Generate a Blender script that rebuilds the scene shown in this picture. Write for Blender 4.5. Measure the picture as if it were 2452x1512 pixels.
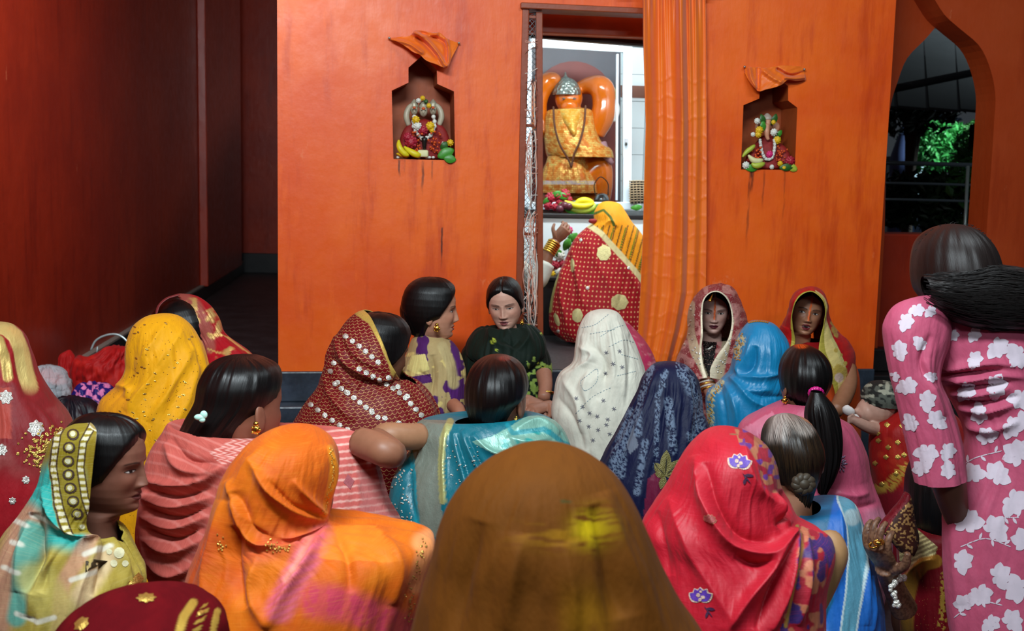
import bpy, math, random
import numpy as np
from mathutils import Vector, Matrix, Euler
from mathutils.bvhtree import BVHTree
from mathutils.geometry import tessellate_polygon

for o in list(bpy.data.objects):
    bpy.data.objects.remove(o, do_unlink=True)
SC = bpy.context.scene
COL = SC.collection
random.seed(7)
RNG = np.random.RandomState(7)

# ------------------------------------------------------------------ camera
F, CX, CY = 2700.0, 1226.0, 756.0          # focal length and centre in photo pixels
CAM_H = 1.25
PITCH = math.atan((756 - 420) / F)
ROLL = 0.0225
fw = np.array([0, math.cos(PITCH), -math.sin(PITCH)])
up0 = np.array([0, math.sin(PITCH), math.cos(PITCH)])
rt0 = np.array([1.0, 0, 0])
RT = rt0 * math.cos(ROLL) + up0 * math.sin(ROLL)
UP = up0 * math.cos(ROLL) - rt0 * math.sin(ROLL)
CP = np.array([0, 0, CAM_H])
cd = bpy.data.cameras.new('camera')
cam = bpy.data.objects.new('camera', cd)
COL.objects.link(cam)
cd.sensor_width = 36.0
cd.lens = F / 2452 * 36.0
cd.clip_start = 0.05
cd.clip_end = 200
cd.dof.use_dof = True
cd.dof.focus_distance = 3.0
cd.dof.aperture_fstop = 6.5
cam.matrix_world = Matrix(((RT[0], UP[0], -fw[0], CP[0]), (RT[1], UP[1], -fw[1], CP[1]),
                           (RT[2], UP[2], -fw[2], CP[2]), (0, 0, 0, 1)))
SC.camera = cam

# ------------------------------------------------------------------ world, lamps, exposure
w = bpy.data.worlds.new('night')
SC.world = w
w.use_nodes = True
w.node_tree.nodes['Background'].inputs[0].default_value = (0.75, 0.87, 1.0, 1)
w.node_tree.nodes['Background'].inputs[1].default_value = 0.035
SC.view_settings.view_transform = 'Standard'
SC.view_settings.look = 'None'
SC.view_settings.exposure = 0.1
SC.view_settings.gamma = 1.0


def area(name, loc, target, sx, sy, watts, col=(0.83, 0.95, 1.0), spread=180):
    l = bpy.data.lights.new(name, 'AREA')
    l.shape = 'RECTANGLE'
    l.size, l.size_y, l.energy, l.color = sx, sy, watts, col
    l.spread = math.radians(spread)
    o = bpy.data.objects.new(name, l)
    COL.objects.link(o)
    o.location = loc
    o.rotation_euler = (Vector(target) - Vector(loc)).to_track_quat('-Z', 'Y').to_euler()
    return o


area('hall_tube_and_fill_light', (-0.45, 0.95, 2.75), (0.1, 3.4, 0.6), 1.3, 0.25, 106)
area('hall_tube_and_fill_light', (1.3, -1.0, 2.72), (0.2, 4.0, 0.7), 1.3, 0.2, 26)  # added fill behind the camera, for the faces and the wall glare
area('hall_tube_and_fill_light', (-1.5, 3.7, 3.0), (-2.7, 7.5, 0.9), 1.2, 0.2, 46, spread=110)  # added unseen lamp, narrowed to brighten only the left passage wall
area('hall_tube_and_fill_light', (1.25, 2.6, 2.95), (1.1, 3.2, 0.4), 1.2, 0.2, 24)
area('shrine_tube_light', (0.5, 5.25, 2.15), (0.42, 6.2, 1.2), 0.9, 0.12, 26, (0.88, 0.97, 1.0))
area('street_lamp_light', (6.2, 10.5, 3.2), (5.2, 13.5, 1.0), 0.4, 0.4, 260, (0.75, 0.95, 1.0))


# ------------------------------------------------------------------ helpers
def P(px, py, d):
    """world point(s) seen at photo pixel (px,py) at depth d along the view axis"""
    px = np.asarray(px, float); py = np.asarray(py, float); d = np.asarray(d, float)
    a = (px - CX) / F; b = -(py - CY) / F
    return CP + d[..., None] * (fw + a[..., None] * RT + b[..., None] * UP)


def V(px, py, d):
    return P(px, py, np.float64(d))


def proj(p):
    q = p - CP
    z = q @ fw
    return CX + F * (q @ RT) / z, CY - F * (q @ UP) / z


def lin(c):
    if isinstance(c, str):
        c = c.lstrip('#')
        c = [int(c[i:i + 2], 16) / 255 for i in (0, 2, 4)]
    return np.array([x / 12.92 if x <= 0.04045 else ((x + 0.055) / 1.055) ** 2.4 for x in c[:3]])


_T = np.random.RandomState(3).rand(512, 512)


def vn(x, y, seed=0):
    x = np.asarray(x, float) + seed * 17.31; y = np.asarray(y, float) + seed * 9.73
    xi = np.floor(x).astype(int); yi = np.floor(y).astype(int)
    fx = x - xi; fy = y - yi
    fx = fx * fx * (3 - 2 * fx); fy = fy * fy * (3 - 2 * fy)
    a = _T[xi % 512, yi % 512]; b = _T[(xi + 1) % 512, yi % 512]
    c = _T[xi % 512, (yi + 1) % 512]; e = _T[(xi + 1) % 512, (yi + 1) % 512]
    return (a * (1 - fx) + b * fx) * (1 - fy) + (c * (1 - fx) + e * fx) * fy


def fbm(x, y, seed=0, o=3):
    r = 0; a = 0.5
    for i in range(o):
        r = r + a * vn(x * 2 ** i, y * 2 ** i, seed + i * 5); a *= 0.5
    return r


def ss(a, b, x):
    t = np.clip((x - a) / (b - a), 0, 1)
    return t * t * (3 - 2 * t)


def seg_dist(px, py, pts):
    best = np.full(np.shape(px), 1e9)
    for (x0, y0), (x1, y1) in zip(pts[:-1], pts[1:]):
        dx, dy = x1 - x0, y1 - y0
        t = np.clip(((px - x0) * dx + (py - y0) * dy) / (dx * dx + dy * dy + 1e-9), 0, 1)
        best = np.minimum(best, np.hypot(px - x0 - t * dx, py - y0 - t * dy))
    return best


def inside(px, py, poly):
    r = np.zeros(np.shape(px), bool)
    n = len(poly)
    for i in range(n):
        x0, y0 = poly[i]; x1, y1 = poly[(i + 1) % n]
        c = ((y0 > py) != (y1 > py)) & (px < (x1 - x0) * (py - y0) / (y1 - y0 + 1e-12) + x0)
        r ^= c
    return r


def spline(t, K, n=None, tt=None):
    """non-uniform Catmull-Rom through K (k,dim) at parameters t"""
    t = np.asarray(t, float); K = np.asarray(K, float)
    if K.ndim == 1:
        return spline(t, K[:, None], n, tt)[:, 0]
    if tt is None:
        tt = np.linspace(t[0], t[-1], n)
    m = np.zeros_like(K)
    for i in range(len(t)):
        if i == 0: m[i] = (K[1] - K[0]) / (t[1] - t[0])
        elif i == len(t) - 1: m[i] = (K[-1] - K[-2]) / (t[-1] - t[-2])
        else:
            a = (K[i] - K[i - 1]) / (t[i] - t[i - 1]); b = (K[i + 1] - K[i]) / (t[i + 1] - t[i])
            wa = t[i + 1] - t[i]; wb = t[i] - t[i - 1]
            m[i] = (a * wa + b * wb) / (wa + wb)
    i = np.clip(np.searchsorted(t, tt, side='right') - 1, 0, len(t) - 2)
    h = (t[i + 1] - t[i])[:, None]; s = ((tt - t[i])[:, None]) / h
    return ((2 * s**3 - 3 * s**2 + 1) * K[i] + (s**3 - 2 * s**2 + s) * h * m[i]
            + (-2 * s**3 + 3 * s**2) * K[i + 1] + (s**3 - s**2) * h * m[i + 1])


def path(pts, n=None):
    pts = np.asarray(pts, float)
    t = np.r_[0, np.cumsum(np.linalg.norm(np.diff(pts, axis=0), axis=1) + 1e-9)]
    return spline(t, pts, n or len(pts) * 6)


# ---- mesh makers
def link(name, me, mat=None, parent=None, smooth=True):
    o = bpy.data.objects.new(name, me)
    COL.objects.link(o)
    if mat: me.materials.append(mat)
    if parent is not None:
        o.parent = parent
        o.matrix_parent_inverse = Matrix.Translation(parent.location).inverted() if parent.type == 'EMPTY' and parent.parent is None else parent.matrix_world.inverted()
    if smooth:
        me.polygons.foreach_set('use_smooth', np.ones(len(me.polygons), bool))
    return o


def quads(name, verts, faces, mat=None, parent=None, col=None, uv=None, smooth=True):
    verts = np.asarray(verts, np.float32); faces = np.asarray(faces, np.int32)
    k = faces.shape[1]
    me = bpy.data.meshes.new(name)
    me.vertices.add(len(verts)); me.vertices.foreach_set('co', verts.ravel())
    me.loops.add(faces.size); me.loops.foreach_set('vertex_index', faces.ravel())
    me.polygons.add(len(faces))
    me.polygons.foreach_set('loop_start', np.arange(0, faces.size, k, dtype=np.int32))
    if uv is not None:
        l = me.uv_layers.new(name='UVMap')
        l.data.foreach_set('uv', np.asarray(uv, np.float32)[faces.ravel()].ravel())
    me.update(calc_edges=True)
    if col is not None:
        a = me.color_attributes.new('Col', 'FLOAT_COLOR', 'POINT')
        a.data.foreach_set('color', np.asarray(col, np.float32).ravel())
    me.validate()
    return link(name, me, mat, parent, smooth)


def poly(name, verts, faces, mat=None, parent=None, smooth=False):
    me = bpy.data.meshes.new(name)
    me.from_pydata([tuple(map(float, v)) for v in verts], [], [tuple(map(int, f)) for f in faces])
    me.update()
    return link(name, me, mat, parent, smooth)


def grid_faces(n, m, wrap=False, off=0):
    i = np.arange(n - 1)[:, None]; j = np.arange(m if wrap else m - 1)[None, :]
    j2 = (j + 1) % m
    a = i * m + j; b = i * m + j2; c = (i + 1) * m + j2; e = (i + 1) * m + j
    return np.stack([np.broadcast_to(x, (n - 1, j.shape[1])) for x in (a, e, c, b)], -1).reshape(-1, 4) + off


class Mesh:
    """collects tubes, boxes, blobs for one mesh object"""
    def __init__(s): s.v = []; s.f = []; s.n = 0

    def add(s, v, f):
        v = np.asarray(v, float)
        s.v.append(v); s.f += [tuple(int(i) + s.n for i in q) for q in f]; s.n += len(v)
        return s

    def tube(s, pts, r, k=10, flat=1.0, smooth=None, cap=True, nrm=None):
        pts = np.asarray(pts, float)
        r = np.broadcast_to(np.asarray(r, float), (len(pts),)).copy()
        if smooth:
            t = np.r_[0, np.cumsum(np.linalg.norm(np.diff(pts, axis=0), axis=1) + 1e-9)]
            r = spline(t, r, smooth); pts = spline(t, pts, smooth)
        n = len(pts)
        tg = np.gradient(pts, axis=0); tg /= np.linalg.norm(tg, axis=1)[:, None] + 1e-12
        ref = np.array(nrm if nrm is not None else ([0, 0, 1.0] if abs(tg[0, 2]) < 0.9 else [0, 1.0, 0]))
        V_ = []
        for i in range(n):
            a = ref - tg[i] * (ref @ tg[i]); a /= np.linalg.norm(a) + 1e-12
            b = np.cross(tg[i], a); ref = a
            th = np.arange(k) * 2 * math.pi / k
            V_.append(pts[i] + r[i] * (np.cos(th)[:, None] * a * flat + np.sin(th)[:, None] * b))
        V_ = np.concatenate(V_)
        f = [tuple(q) for q in grid_faces(n, k, True)]
        if cap:
            V_ = np.vstack([V_, pts[0] - tg[0] * r[0] * .35, pts[-1] + tg[-1] * r[-1] * .35])
            for j in range(k):
                f.append((len(V_) - 2, j, (j + 1) % k)); f.append((len(V_) - 1, (n - 1) * k + (j + 1) % k, (n - 1) * k + j))
        return s.add(V_, f)

    def blob(s, c, r, rot=None, n=12, m=16):
        r = np.broadcast_to(np.asarray(r, float), (3,))
        ph = np.linspace(0, math.pi, n + 1)[1:-1]; th = np.arange(m) * 2 * math.pi / m
        p = np.stack([np.sin(ph)[:, None] * np.cos(th), np.sin(ph)[:, None] * np.sin(th), np.cos(ph)[:, None] * np.ones(m)], -1).reshape(-1, 3)
        p = np.vstack([p, [0, 0, 1], [0, 0, -1]]) * r
        if rot is not None: p = p @ np.array(Euler(rot).to_matrix()).T
        f = [tuple(q) for q in grid_faces(n - 1, m, True)]
        N = (n - 1) * m
        for j in range(m):
            f.append((N, j, (j + 1) % m)); f.append((N + 1, (n - 2) * m + (j + 1) % m, (n - 2) * m + j))
        return s.add(p + np.asarray(c, float), f)

    def box(s, c, size, rot=None, taper=1.0):
        x, y, z = np.asarray(size, float) / 2
        p = np.array([(sx * x * (taper if sz > 0 else 1), sy * y * (taper if sz > 0 else 1), sz * z) for sz in (-1, 1) for sx, sy in ((-1, -1), (1, -1), (1, 1), (-1, 1))])
        if rot is not None: p = p @ np.array(Euler(rot).to_matrix()).T
        return s.add(p + np.asarray(c, float), [(3, 2, 1, 0), (4, 5, 6, 7), (0, 1, 5, 4), (1, 2, 6, 5), (2, 3, 7, 6), (3, 0, 4, 7)])

    def hexa(s, pts):
        """box from 8 world corners: four front (ccw), four back"""
        return s.add(pts, [(0, 1, 2, 3), (7, 6, 5, 4), (0, 4, 5, 1), (1, 5, 6, 2), (2, 6, 7, 3), (3, 7, 4, 0)])

    def build(s, name, mat=None, parent=None, smooth=True, remesh=0, bevel=0, col=None):
        v = np.concatenate(s.v)
        o = poly(name, v, s.f, mat, parent, smooth)
        if bevel:
            b = o.modifiers.new('bevel', 'BEVEL'); b.width = bevel; b.segments = 2; b.limit_method = 'ANGLE'
        if remesh:
            md = o.modifiers.new('r', 'REMESH'); md.mode = 'VOXEL'; md.voxel_size = remesh; md.use_smooth_shade = True
            sm = o.modifiers.new('s', 'SMOOTH'); sm.iterations = 4; sm.factor = 0.5
            dg = bpy.context.evaluated_depsgraph_get()
            me = bpy.data.meshes.new_from_object(o.evaluated_get(dg))
            old = o.data; o.modifiers.clear(); o.data = me
            bpy.data.meshes.remove(old)
            if mat and not me.materials: me.materials.append(mat)
            me.polygons.foreach_set('use_smooth', np.ones(len(me.polygons), bool))
        return o


def paint_obj(o, fn):
    me = o.data
    n = len(me.vertices); co = np.empty(n * 3, np.float32); me.vertices.foreach_get('co', co)
    c = fn(co.reshape(-1, 3))
    a = me.color_attributes.new('Col', 'FLOAT_COLOR', 'POINT')
    a.data.foreach_set('color', np.asarray(c, np.float32).ravel())


def tag(o, label=None, cat=None, group=None, kind=None):
    if label: o['label'] = label
    if cat: o['category'] = cat
    if group: o['group'] = group
    if kind: o['kind'] = kind
    return o


def thing(name, label, cat, loc, group=None):
    o = bpy.data.objects.new(name, None)
    COL.objects.link(o)
    o.location = tuple(map(float, loc)); o.empty_display_size = 0.05
    return tag(o, label, cat, group)


# ---- materials
class NT:
    def __init__(s, name):
        s.mat = bpy.data.materials.new(name); s.mat.use_nodes = True
        s.t = s.mat.node_tree; s.b = s.t.nodes['Principled BSDF']

    def n(s, ty, **kw):
        nd = s.t.nodes.new(ty)
        for k, v in kw.items(): setattr(nd, k, v)
        return nd

    def put(s, sock, v):
        if isinstance(v, bpy.types.NodeSocket): s.t.links.new(v, sock)
        elif v is not None:
            if hasattr(sock.default_value, '__len__'):
                v = list(v) if hasattr(v, '__len__') else [v] * 3
                if len(sock.default_value) == 4 and len(v) == 3: v = v + [1]
            sock.default_value = v

    def m(s, op, a, b=None, c=None):
        nd = s.n('ShaderNodeMath', operation=op)
        s.put(nd.inputs[0], a)
        if b is not None: s.put(nd.inputs[1], b)
        if c is not None: s.put(nd.inputs[2], c)
        return nd.outputs[0]

    def mix(s, f, a, b, bt='MIX'):
        nd = s.n('ShaderNodeMix', data_type='RGBA', blend_type=bt)
        s.put(nd.inputs[0], f); s.put(nd.inputs[6], a); s.put(nd.inputs[7], b)
        return nd.outputs[2]

    def noise(s, scale, vec=None, det=3, rough=.55):
        nd = s.n('ShaderNodeTexNoise'); s.put(nd.inputs['Scale'], scale); nd.inputs['Detail'].default_value = det
        nd.inputs['Roughness'].default_value = rough
        if vec is not None: s.put(nd.inputs['Vector'], vec)
        return nd.outputs['Fac']

    def vor(s, scale, vec=None, feat='F1', rand=1.0, out='Distance'):
        nd = s.n('ShaderNodeTexVoronoi', feature=feat); nd.inputs['Scale'].default_value = scale
        nd.inputs['Randomness'].default_value = rand
        if vec is not None: s.put(nd.inputs['Vector'], vec)
        return nd.outputs[out]

    def ramp(s, f, stops):
        nd = s.n('ShaderNodeValToRGB'); s.put(nd.inputs[0], f)
        e = nd.color_ramp.elements
        while len(e) < len(stops): e.new(0.5)
        for x, (p, c) in zip(e, stops):
            x.position = p; x.color = list(c) + [1] if len(c) == 3 else c
        return nd.outputs[0]

    def step(s, v, a, b):
        nd = s.n('ShaderNodeMapRange', interpolation_type='SMOOTHSTEP')
        s.put(nd.inputs[0], v); s.put(nd.inputs[1], a); s.put(nd.inputs[2], b)
        return nd.outputs[0]

    def scale(s, vec, x, y, z=1, rot=0):
        nd = s.n('ShaderNodeMapping'); s.put(nd.inputs[0], vec)
        nd.inputs['Scale'].default_value = (x, y, z); nd.inputs['Rotation'].default_value = (0, 0, rot)
        return nd.outputs[0]

    def uv(s): return s.n('ShaderNodeTexCoord').outputs['UV']

    def obj(s): return s.n('ShaderNodeNewGeometry').outputs['Position']

    def xyz(s, v):
        nd = s.n('ShaderNodeSeparateXYZ'); s.put(nd.inputs[0], v); return nd.outputs

    def attr(s):
        nd = s.n('ShaderNodeAttribute', attribute_name='Col'); return nd.outputs['Color'], nd.outputs['Alpha']

    def bump(s, h, strength=.3, dist=.01, nrm=None):
        nd = s.n('ShaderNodeBump'); s.put(nd.inputs['Height'], h)
        s.put(nd.inputs['Strength'], strength); nd.inputs['Distance'].default_value = dist
        if nrm is not None: s.put(nd.inputs['Normal'], nrm)
        return nd.outputs[0]

    def set(s, **kw):
        M = dict(col='Base Color', rough='Roughness', metal='Metallic', nrm='Normal', spec='Specular IOR Level', alpha='Alpha',
                 sheen='Sheen Weight', trans='Transmission Weight', ior='IOR', emc='Emission Color', ems='Emission Strength',
                 coat='Coat Weight', aniso='Anisotropic', sss='Subsurface Weight', shr='Sheen Roughness')
        for k, v in kw.items(): s.put(s.b.inputs[M[k]], v)
        return s.mat


def simple(name, c, rough=.5, metal=0, spec=.5, var=.12, vs=30, bump=0, bs=80, coat=0):
    t = NT(name)
    c = lin(c) if isinstance(c, str) else np.array(c)
    f = t.noise(vs, t.obj())
    col = t.mix(f, list(c * (1 - var)), list(np.minimum(c * (1 + var), 1)))
    t.set(col=col, rough=rough, metal=metal, spec=spec, coat=coat)
    if bump: t.set(nrm=t.bump(t.noise(bs, t.obj()), bump, .004))
    return t.mat


GOLD = lin('#d9b45a')
# ================================================================== THE SETTING
YAW = math.radians(9.0)
wt = np.array([math.cos(YAW), math.sin(YAW), 0])      # along the shrine wall
wn = np.array([math.sin(YAW), -math.cos(YAW), 0])     # its normal, towards the hall
WQ = V(1400, 640, 4.6)


def ray(px, py):
    return fw + (px - CX) / F * RT - (py - CY) / F * UP


def W(px, py, off=0.0):
    r = ray(px, py); q = WQ + wn * off
    return CP + r * ((q - CP) @ wn) / (r @ wn)


def onz(px, py, z):
    r = ray(px, py)
    return CP + r * (z - CAM_H) / r[2]


def wa(px, py):
    p = W(px, py); return np.array([(p - WQ) @ wt, p[2]])


def wp(a, z, off=0.0):
    q = WQ + wt * a + wn * off
    return np.array([q[0], q[1], z])


# ---- materials of the shell
def wall_mat(name, c0, c1, c2, rough=.4, streak=1.0, stains=()):
    t = NT(name)
    p = t.obj()
    n1 = t.noise(1.6, p, 5, .6)
    n2 = t.noise(2.2, t.scale(p, 5, 5, .7), 5, .65)
    n3 = t.noise(26, t.scale(p, 1, 1, .22), 4, .6)
    c = t.mix(t.step(n1, .32, .68), list(lin(c0)), list(lin(c1)))
    c = t.mix(t.m('MULTIPLY', t.step(n2, .5, .72), .65 * streak), c, list(lin(c2)))
    c = t.mix(t.m('MULTIPLY', t.step(n3, .6, .75), .3), c, list(lin(c1) * 1.1))
    # blotches of bare, rubbed paint
    n4 = t.noise(7, t.scale(p, 1, 1, .6), 6, .7)
    c = t.mix(t.m('MULTIPLY', t.step(n4, .66, .74), .25), c, list(lin('#f2a070')))
    x = t.xyz(p)
    for (a, z0, z1, wd, k) in stains:      # dark drips that ran down from the niches, at their place on the wall
        q = wp(a, z0)
        dx = t.m('ABSOLUTE', t.m('ADD', t.m('SUBTRACT', x[0], float(q[0])), t.m('MULTIPLY', t.m('SUBTRACT', t.noise(9, p), .5), .02)))
        mk = t.m('SUBTRACT', 1.0, t.step(dx, wd * .3, wd))
        mk = t.m('MULTIPLY', mk, t.m('MULTIPLY', t.step(x[2], z1, z1 + (z0 - z1) * .55), t.m('SUBTRACT', 1.0, t.step(x[2], z0 - .004, z0 + .004))))
        mk = t.m('MULTIPLY', mk, t.step(t.noise(60, t.scale(p, 1, 1, .15)), .3, .55))
        c = t.mix(t.m('MULTIPLY', mk, k), c, list(lin('#3a1a10')))
    h = t.m('ADD', t.m('MULTIPLY', n3, .5), t.m('MULTIPLY', t.noise(9, p, 4), 1.0))
    r = t.m('ADD', rough, t.m('MULTIPLY', t.m('SUBTRACT', t.noise(14, p), .5), .25))
    return t.set(col=c, rough=r, nrm=t.bump(h, .35, .006), spec=.45)


st = []
for (x, y0, y1, wd, k) in [(955, 383, 430, .006, .8), (968, 383, 425, .004, .8), (1012, 385, 480, .007, .7), (1035, 385, 440, .005, .6), (1058, 545, 655, .005, .9),
                           (1800, 408, 470, .012, .8), (1797, 408, 640, .008, .5), (1830, 408, 520, .006, .45), (1880, 408, 560, .006, .35), (1690, 600, 650, .006, .2)]:
    a0, z0 = wa(x, y0); a1, z1 = wa(x, y1)
    st.append((a0, z0, z1, wd, k))
M_ORANGE = wall_mat('orange_limewash', '#dc4e0c', '#ec6616', '#bc380a', .42, 1.0, st)
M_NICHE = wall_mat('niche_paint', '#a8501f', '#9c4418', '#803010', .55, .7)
M_RED = wall_mat('red_oxide_paint', '#8a2410', '#9a2c12', '#701a0c', .38, .8)
M_RIGHT = wall_mat('red_arch_paint', '#b04018', '#ba4a20', '#983010', .36, .8)


def stone(name, c, rough=.28):
    t = NT(name); p = t.obj()
    n = t.noise(5, p, 6, .7); n2 = t.noise(70, p, 3)
    col = t.mix(t.step(n, .35, .7), list(lin(c) * .6), list(lin(c) * 1.6))
    return t.set(col=col, rough=t.m('ADD', rough, t.m('MULTIPLY', n2, .25)), nrm=t.bump(n2, .1, .003))


M_STONE = stone('dark_stone', '#2b3440')
M_FLOOR = stone('dark_floor', '#2a2426', .35)
M_BLACK = stone('black_skirting', '#1a1718', .3)
M_DOORWOOD = simple('brown_door_paint', '#8a3c1c', .42, var=.25, vs=14, bump=.2, bs=40)
M_LINTEL = simple('worn_red_lintel', '#c8643c', .4, var=.25, vs=8, bump=.3, bs=30)
M_WHITE = simple('white_glazed_tile', '#dfe8ea', .22, var=.04, vs=6)
M_GROUT = simple('tile_grout', '#8f9698', .8)
M_ALU = simple('white_aluminium', '#d6e4ec', .35, var=.05, vs=10, metal=.1)
M_CEIL = simple('ceiling_plaster', '#b9aca0', .8, var=.1, vs=2)

# ---- floor, ceiling
def slab(name, pts, z0, z1, mat):
    n = len(pts)
    v = [(x, y, z1) for x, y in pts] + [(x, y, z0) for x, y in pts]
    f = [tuple(range(n)), tuple(range(2 * n - 1, n - 1, -1))] + [(i, i + n, (i + 1) % n + n, (i + 1) % n) for i in range(n)]
    return poly(name, v, f, mat)


tag(slab('floor', [(-5, -1.5), (6, -1.5), (6, 16), (-5, 16)], -.1, 0, M_FLOOR), 'dark stone floor of the temple hall', None, kind='structure')
tag(slab('ceiling', [(-5, -1.5), (3.1, -1.5), (3.1, 16), (-5, 16)], 4.0, 4.1, M_CEIL), 'plain ceiling over the temple hall', None, kind='structure')

# ---- shrine block: front wall with door notch and two niches
aL = wa(665, 445)[0]; aR = wa(2118, 445)[0]
zb = W(1100, 889)[2]
aD0 = wa(1243, 400)[0]; aD1 = wa(1655, 400)[0]
zD = W(1300, 14)[2]
ZT = 4.0
nicheL = [(942, 381), (1090, 384), (1087, 219), (1047, 201), (1046, 168), (1012, 132), (978, 162), (978, 198), (938, 217)]
nicheR = [(1774, 406), (1903, 407), (1909, 258), (1887, 241), (1887, 206), (1852, 180), (1820, 208), (1818, 236), (1780, 252)]
NL = [wa(*p) for p in nicheL]; NR = [wa(*p) for p in nicheR]
outer = [(aL, zb), (aD0, zb), (aD0, zD), (aD1, zD), (aD1, zb), (aR, zb), (aR, ZT), (aL, ZT)]
loops = [[Vector((a, z, 0)) for a, z in L_] for L_ in (outer, NL, NR)]
tris = tessellate_polygon(loops)
flat = [p for L_ in loops for p in L_]
vs = [wp(p.x, p.y) for p in flat]; fs = []
for t_ in tris:
    a, b, c = (np.array(vs[i]) for i in t_)
    fs.append(t_ if np.cross(b - a, c - a) @ wn > 0 else t_[::-1])
# outer faces going back: left side, right side, door reveals
def back(pts_az, depth, closed=False):
    n0 = len(vs)
    n = len(pts_az)
    for a, z in pts_az: vs.append(wp(a, z)); vs.append(wp(a, z, -depth))
    for i in range(n if closed else n - 1):
        j = (i + 1) % n
        fs.append((n0 + 2 * i, n0 + 2 * j, n0 + 2 * j + 1, n0 + 2 * i + 1))
back([(aL, zb), (aL, ZT)], 2.9); back([(aR, ZT), (aR, zb)], 2.9)
back([(aD0, zb), (aD0, zD), (aD1, zD), (aD1, zb)], .22)
wall_front = tag(poly('wall_front', vs, fs, M_ORANGE), 'orange painted shrine wall with two niches and a doorway', None, kind='structure')


def niche(name, pts, depth, label):
    v = []; f = []
    n = len(pts)
    for a, z in pts: v.append(wp(a, z, .0005)); v.append(wp(a, z, -depth))
    for i in range(n):
        j = (i + 1) % n
        f.append((2 * i, 2 * i + 1, 2 * j + 1, 2 * j))
    f.append(tuple(2 * i + 1 for i in range(n)))
    o = poly(name, v, f, M_NICHE, wall_front)
    o['label'] = label
    return o


niche('niche', NL, .17, 'bottle-shaped wall niche holding a three-faced idol')
niche('niche', NR, .17, 'bottle-shaped wall niche holding a small seated idol')

# plinth of the block: two dark stone steps
m = Mesh()
def wbox(m, a0, a1, z0, z1, o0, o1):
    m.hexa([wp(a0, z0, o1), wp(a1, z0, o1), wp(a1, z1, o1), wp(a0, z1, o1), wp(a0, z0, o0), wp(a1, z0, o0), wp(a1, z1, o0), wp(a0, z1, o0)])
    return m
zs1 = W(700, 962)[2]
tag(wbox(Mesh(), aL - .004, aR + .004, zs1, zb + .002, -2.9, .012).build('trim_1', M_STONE, smooth=False, bevel=.006), 'upper dark stone plinth step under the orange wall', None, kind='structure')
tag(wbox(Mesh(), aL - .03, aR + .03, 0, zs1, -2.9, .10).build('trim_2', M_STONE, smooth=False, bevel=.008), 'lower dark stone plinth step at the hall floor', None, kind='structure')

# ---- shrine chamber
DB = 2.05
m = Mesh()
c0, c1 = aD0 - .42, aD1 + .36
tag(wbox(Mesh(), c0, c1, zb - .05, zb + .004, -DB, -.0).build('floor_shrine', M_FLOOR, smooth=False), 'dark floor inside the small shrine', None, kind='structure')
wb = tag(wbox(Mesh(), c0, c1, zb, 2.45, -DB - .06, -DB).build('wall_back', M_GROUT, smooth=False), 'white tiled back wall inside the shrine', None, kind='structure')
wr_ = tag(wbox(Mesh(), c1, c1 + .05, zb, 2.45, -DB, -.22).build('wall_right', M_WHITE, smooth=False), 'white right wall inside the shrine', None, kind='structure')
wl_ = tag(wbox(Mesh(), c0 - .05, c0, zb, 2.45, -DB, -.22).build('wall_left_shrine', M_WHITE, smooth=False), 'white left wall inside the shrine', None, kind='structure')
tag(wbox(Mesh(), c0 - .05, c1 + .05, 2.45, 2.5, -DB - .06, -.2).build('ceiling_shrine', M_WHITE, smooth=False), 'white ceiling inside the shrine', None, kind='structure')
tm = None
for i in range(9):
    for j in range(13):
        tw, th = (c1 - c0) / 9, .155
        o = wbox(Mesh(), c0 + i * tw + .0015, c0 + (i + 1) * tw - .0015, zb + j * th + .0015, min(zb + (j + 1) * th - .0015, 2.449), -DB, -DB + .006).build('tile', M_WHITE, wb, smooth=False)
# brown border tiles band
M_BTILE = simple('brown_border_tile', '#7a4a38', .3)
for i in range(9):
    tw = (c1 - c0) / 9
    wbox(Mesh(), c0 + i * tw + .0015, c0 + (i + 1) * tw - .0015, zb + 8 * .155 + .02, zb + 8 * .155 + .09, -DB, -DB + .009).build('border_tile', M_BTILE, wb, smooth=False)

# ---- door frame, lintels
def bar(m, p, q, wx, wy):
    """square bar between world points, width along the wall wx, along its normal wy"""
    p = np.asarray(p); q = np.asarray(q); u = (q - p) / np.linalg.norm(q - p)
    s = np.cross(u, wn); s /= np.linalg.norm(s)
    k = [(-1, -1), (1, -1), (1, 1), (-1, 1)]
    v = [p + s * a * wx / 2 + wn * b * wy / 2 for a, b in k] + [q + s * a * wx / 2 + wn * b * wy / 2 for a, b in k]
    return m.add(v, [(3, 2, 1, 0), (4, 5, 6, 7), (0, 1, 5, 4), (1, 2, 6, 5), (2, 3, 7, 6), (3, 0, 4, 7)])

door = tag(bpy.data.objects.new('door_1', None), 'brown timber door frame of the shrine with an open mesh leaf', None, kind='structure')
COL.objects.link(door); door.location = wp(aD0, zb)
bar(Mesh(), wp(aD0 + .012, zb, -.05), wp(aD0 + .012, zD, -.05), .028, .11).build('jamb', M_DOORWOOD, door, False, bevel=.004)
bar(Mesh(), wp(aD1 - .012, zb, -.05), wp(aD1 - .012, zD, -.05), .028, .11).build('jamb', M_DOORWOOD, door, False, bevel=.004)
bar(Mesh(), wp(aD0 - .01, zD - .004, -.045), wp(aD1 + .01, zD - .004, -.045), .024, .13).build('head', M_DOORWOOD, door, False, bevel=.004)
bar(Mesh(), W(1244, 44, -.30), W(1575, 60, -.30), .128, .12).build('inner_lintel', M_LINTEL, door, False, bevel=.006)
bar(Mesh(), W(1244, 80, -.34), W(1560, 106, -.34), .028, .05).build('dark_rail', simple('black_rail', '#241a17', .5), door, False, bevel=.003)

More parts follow.
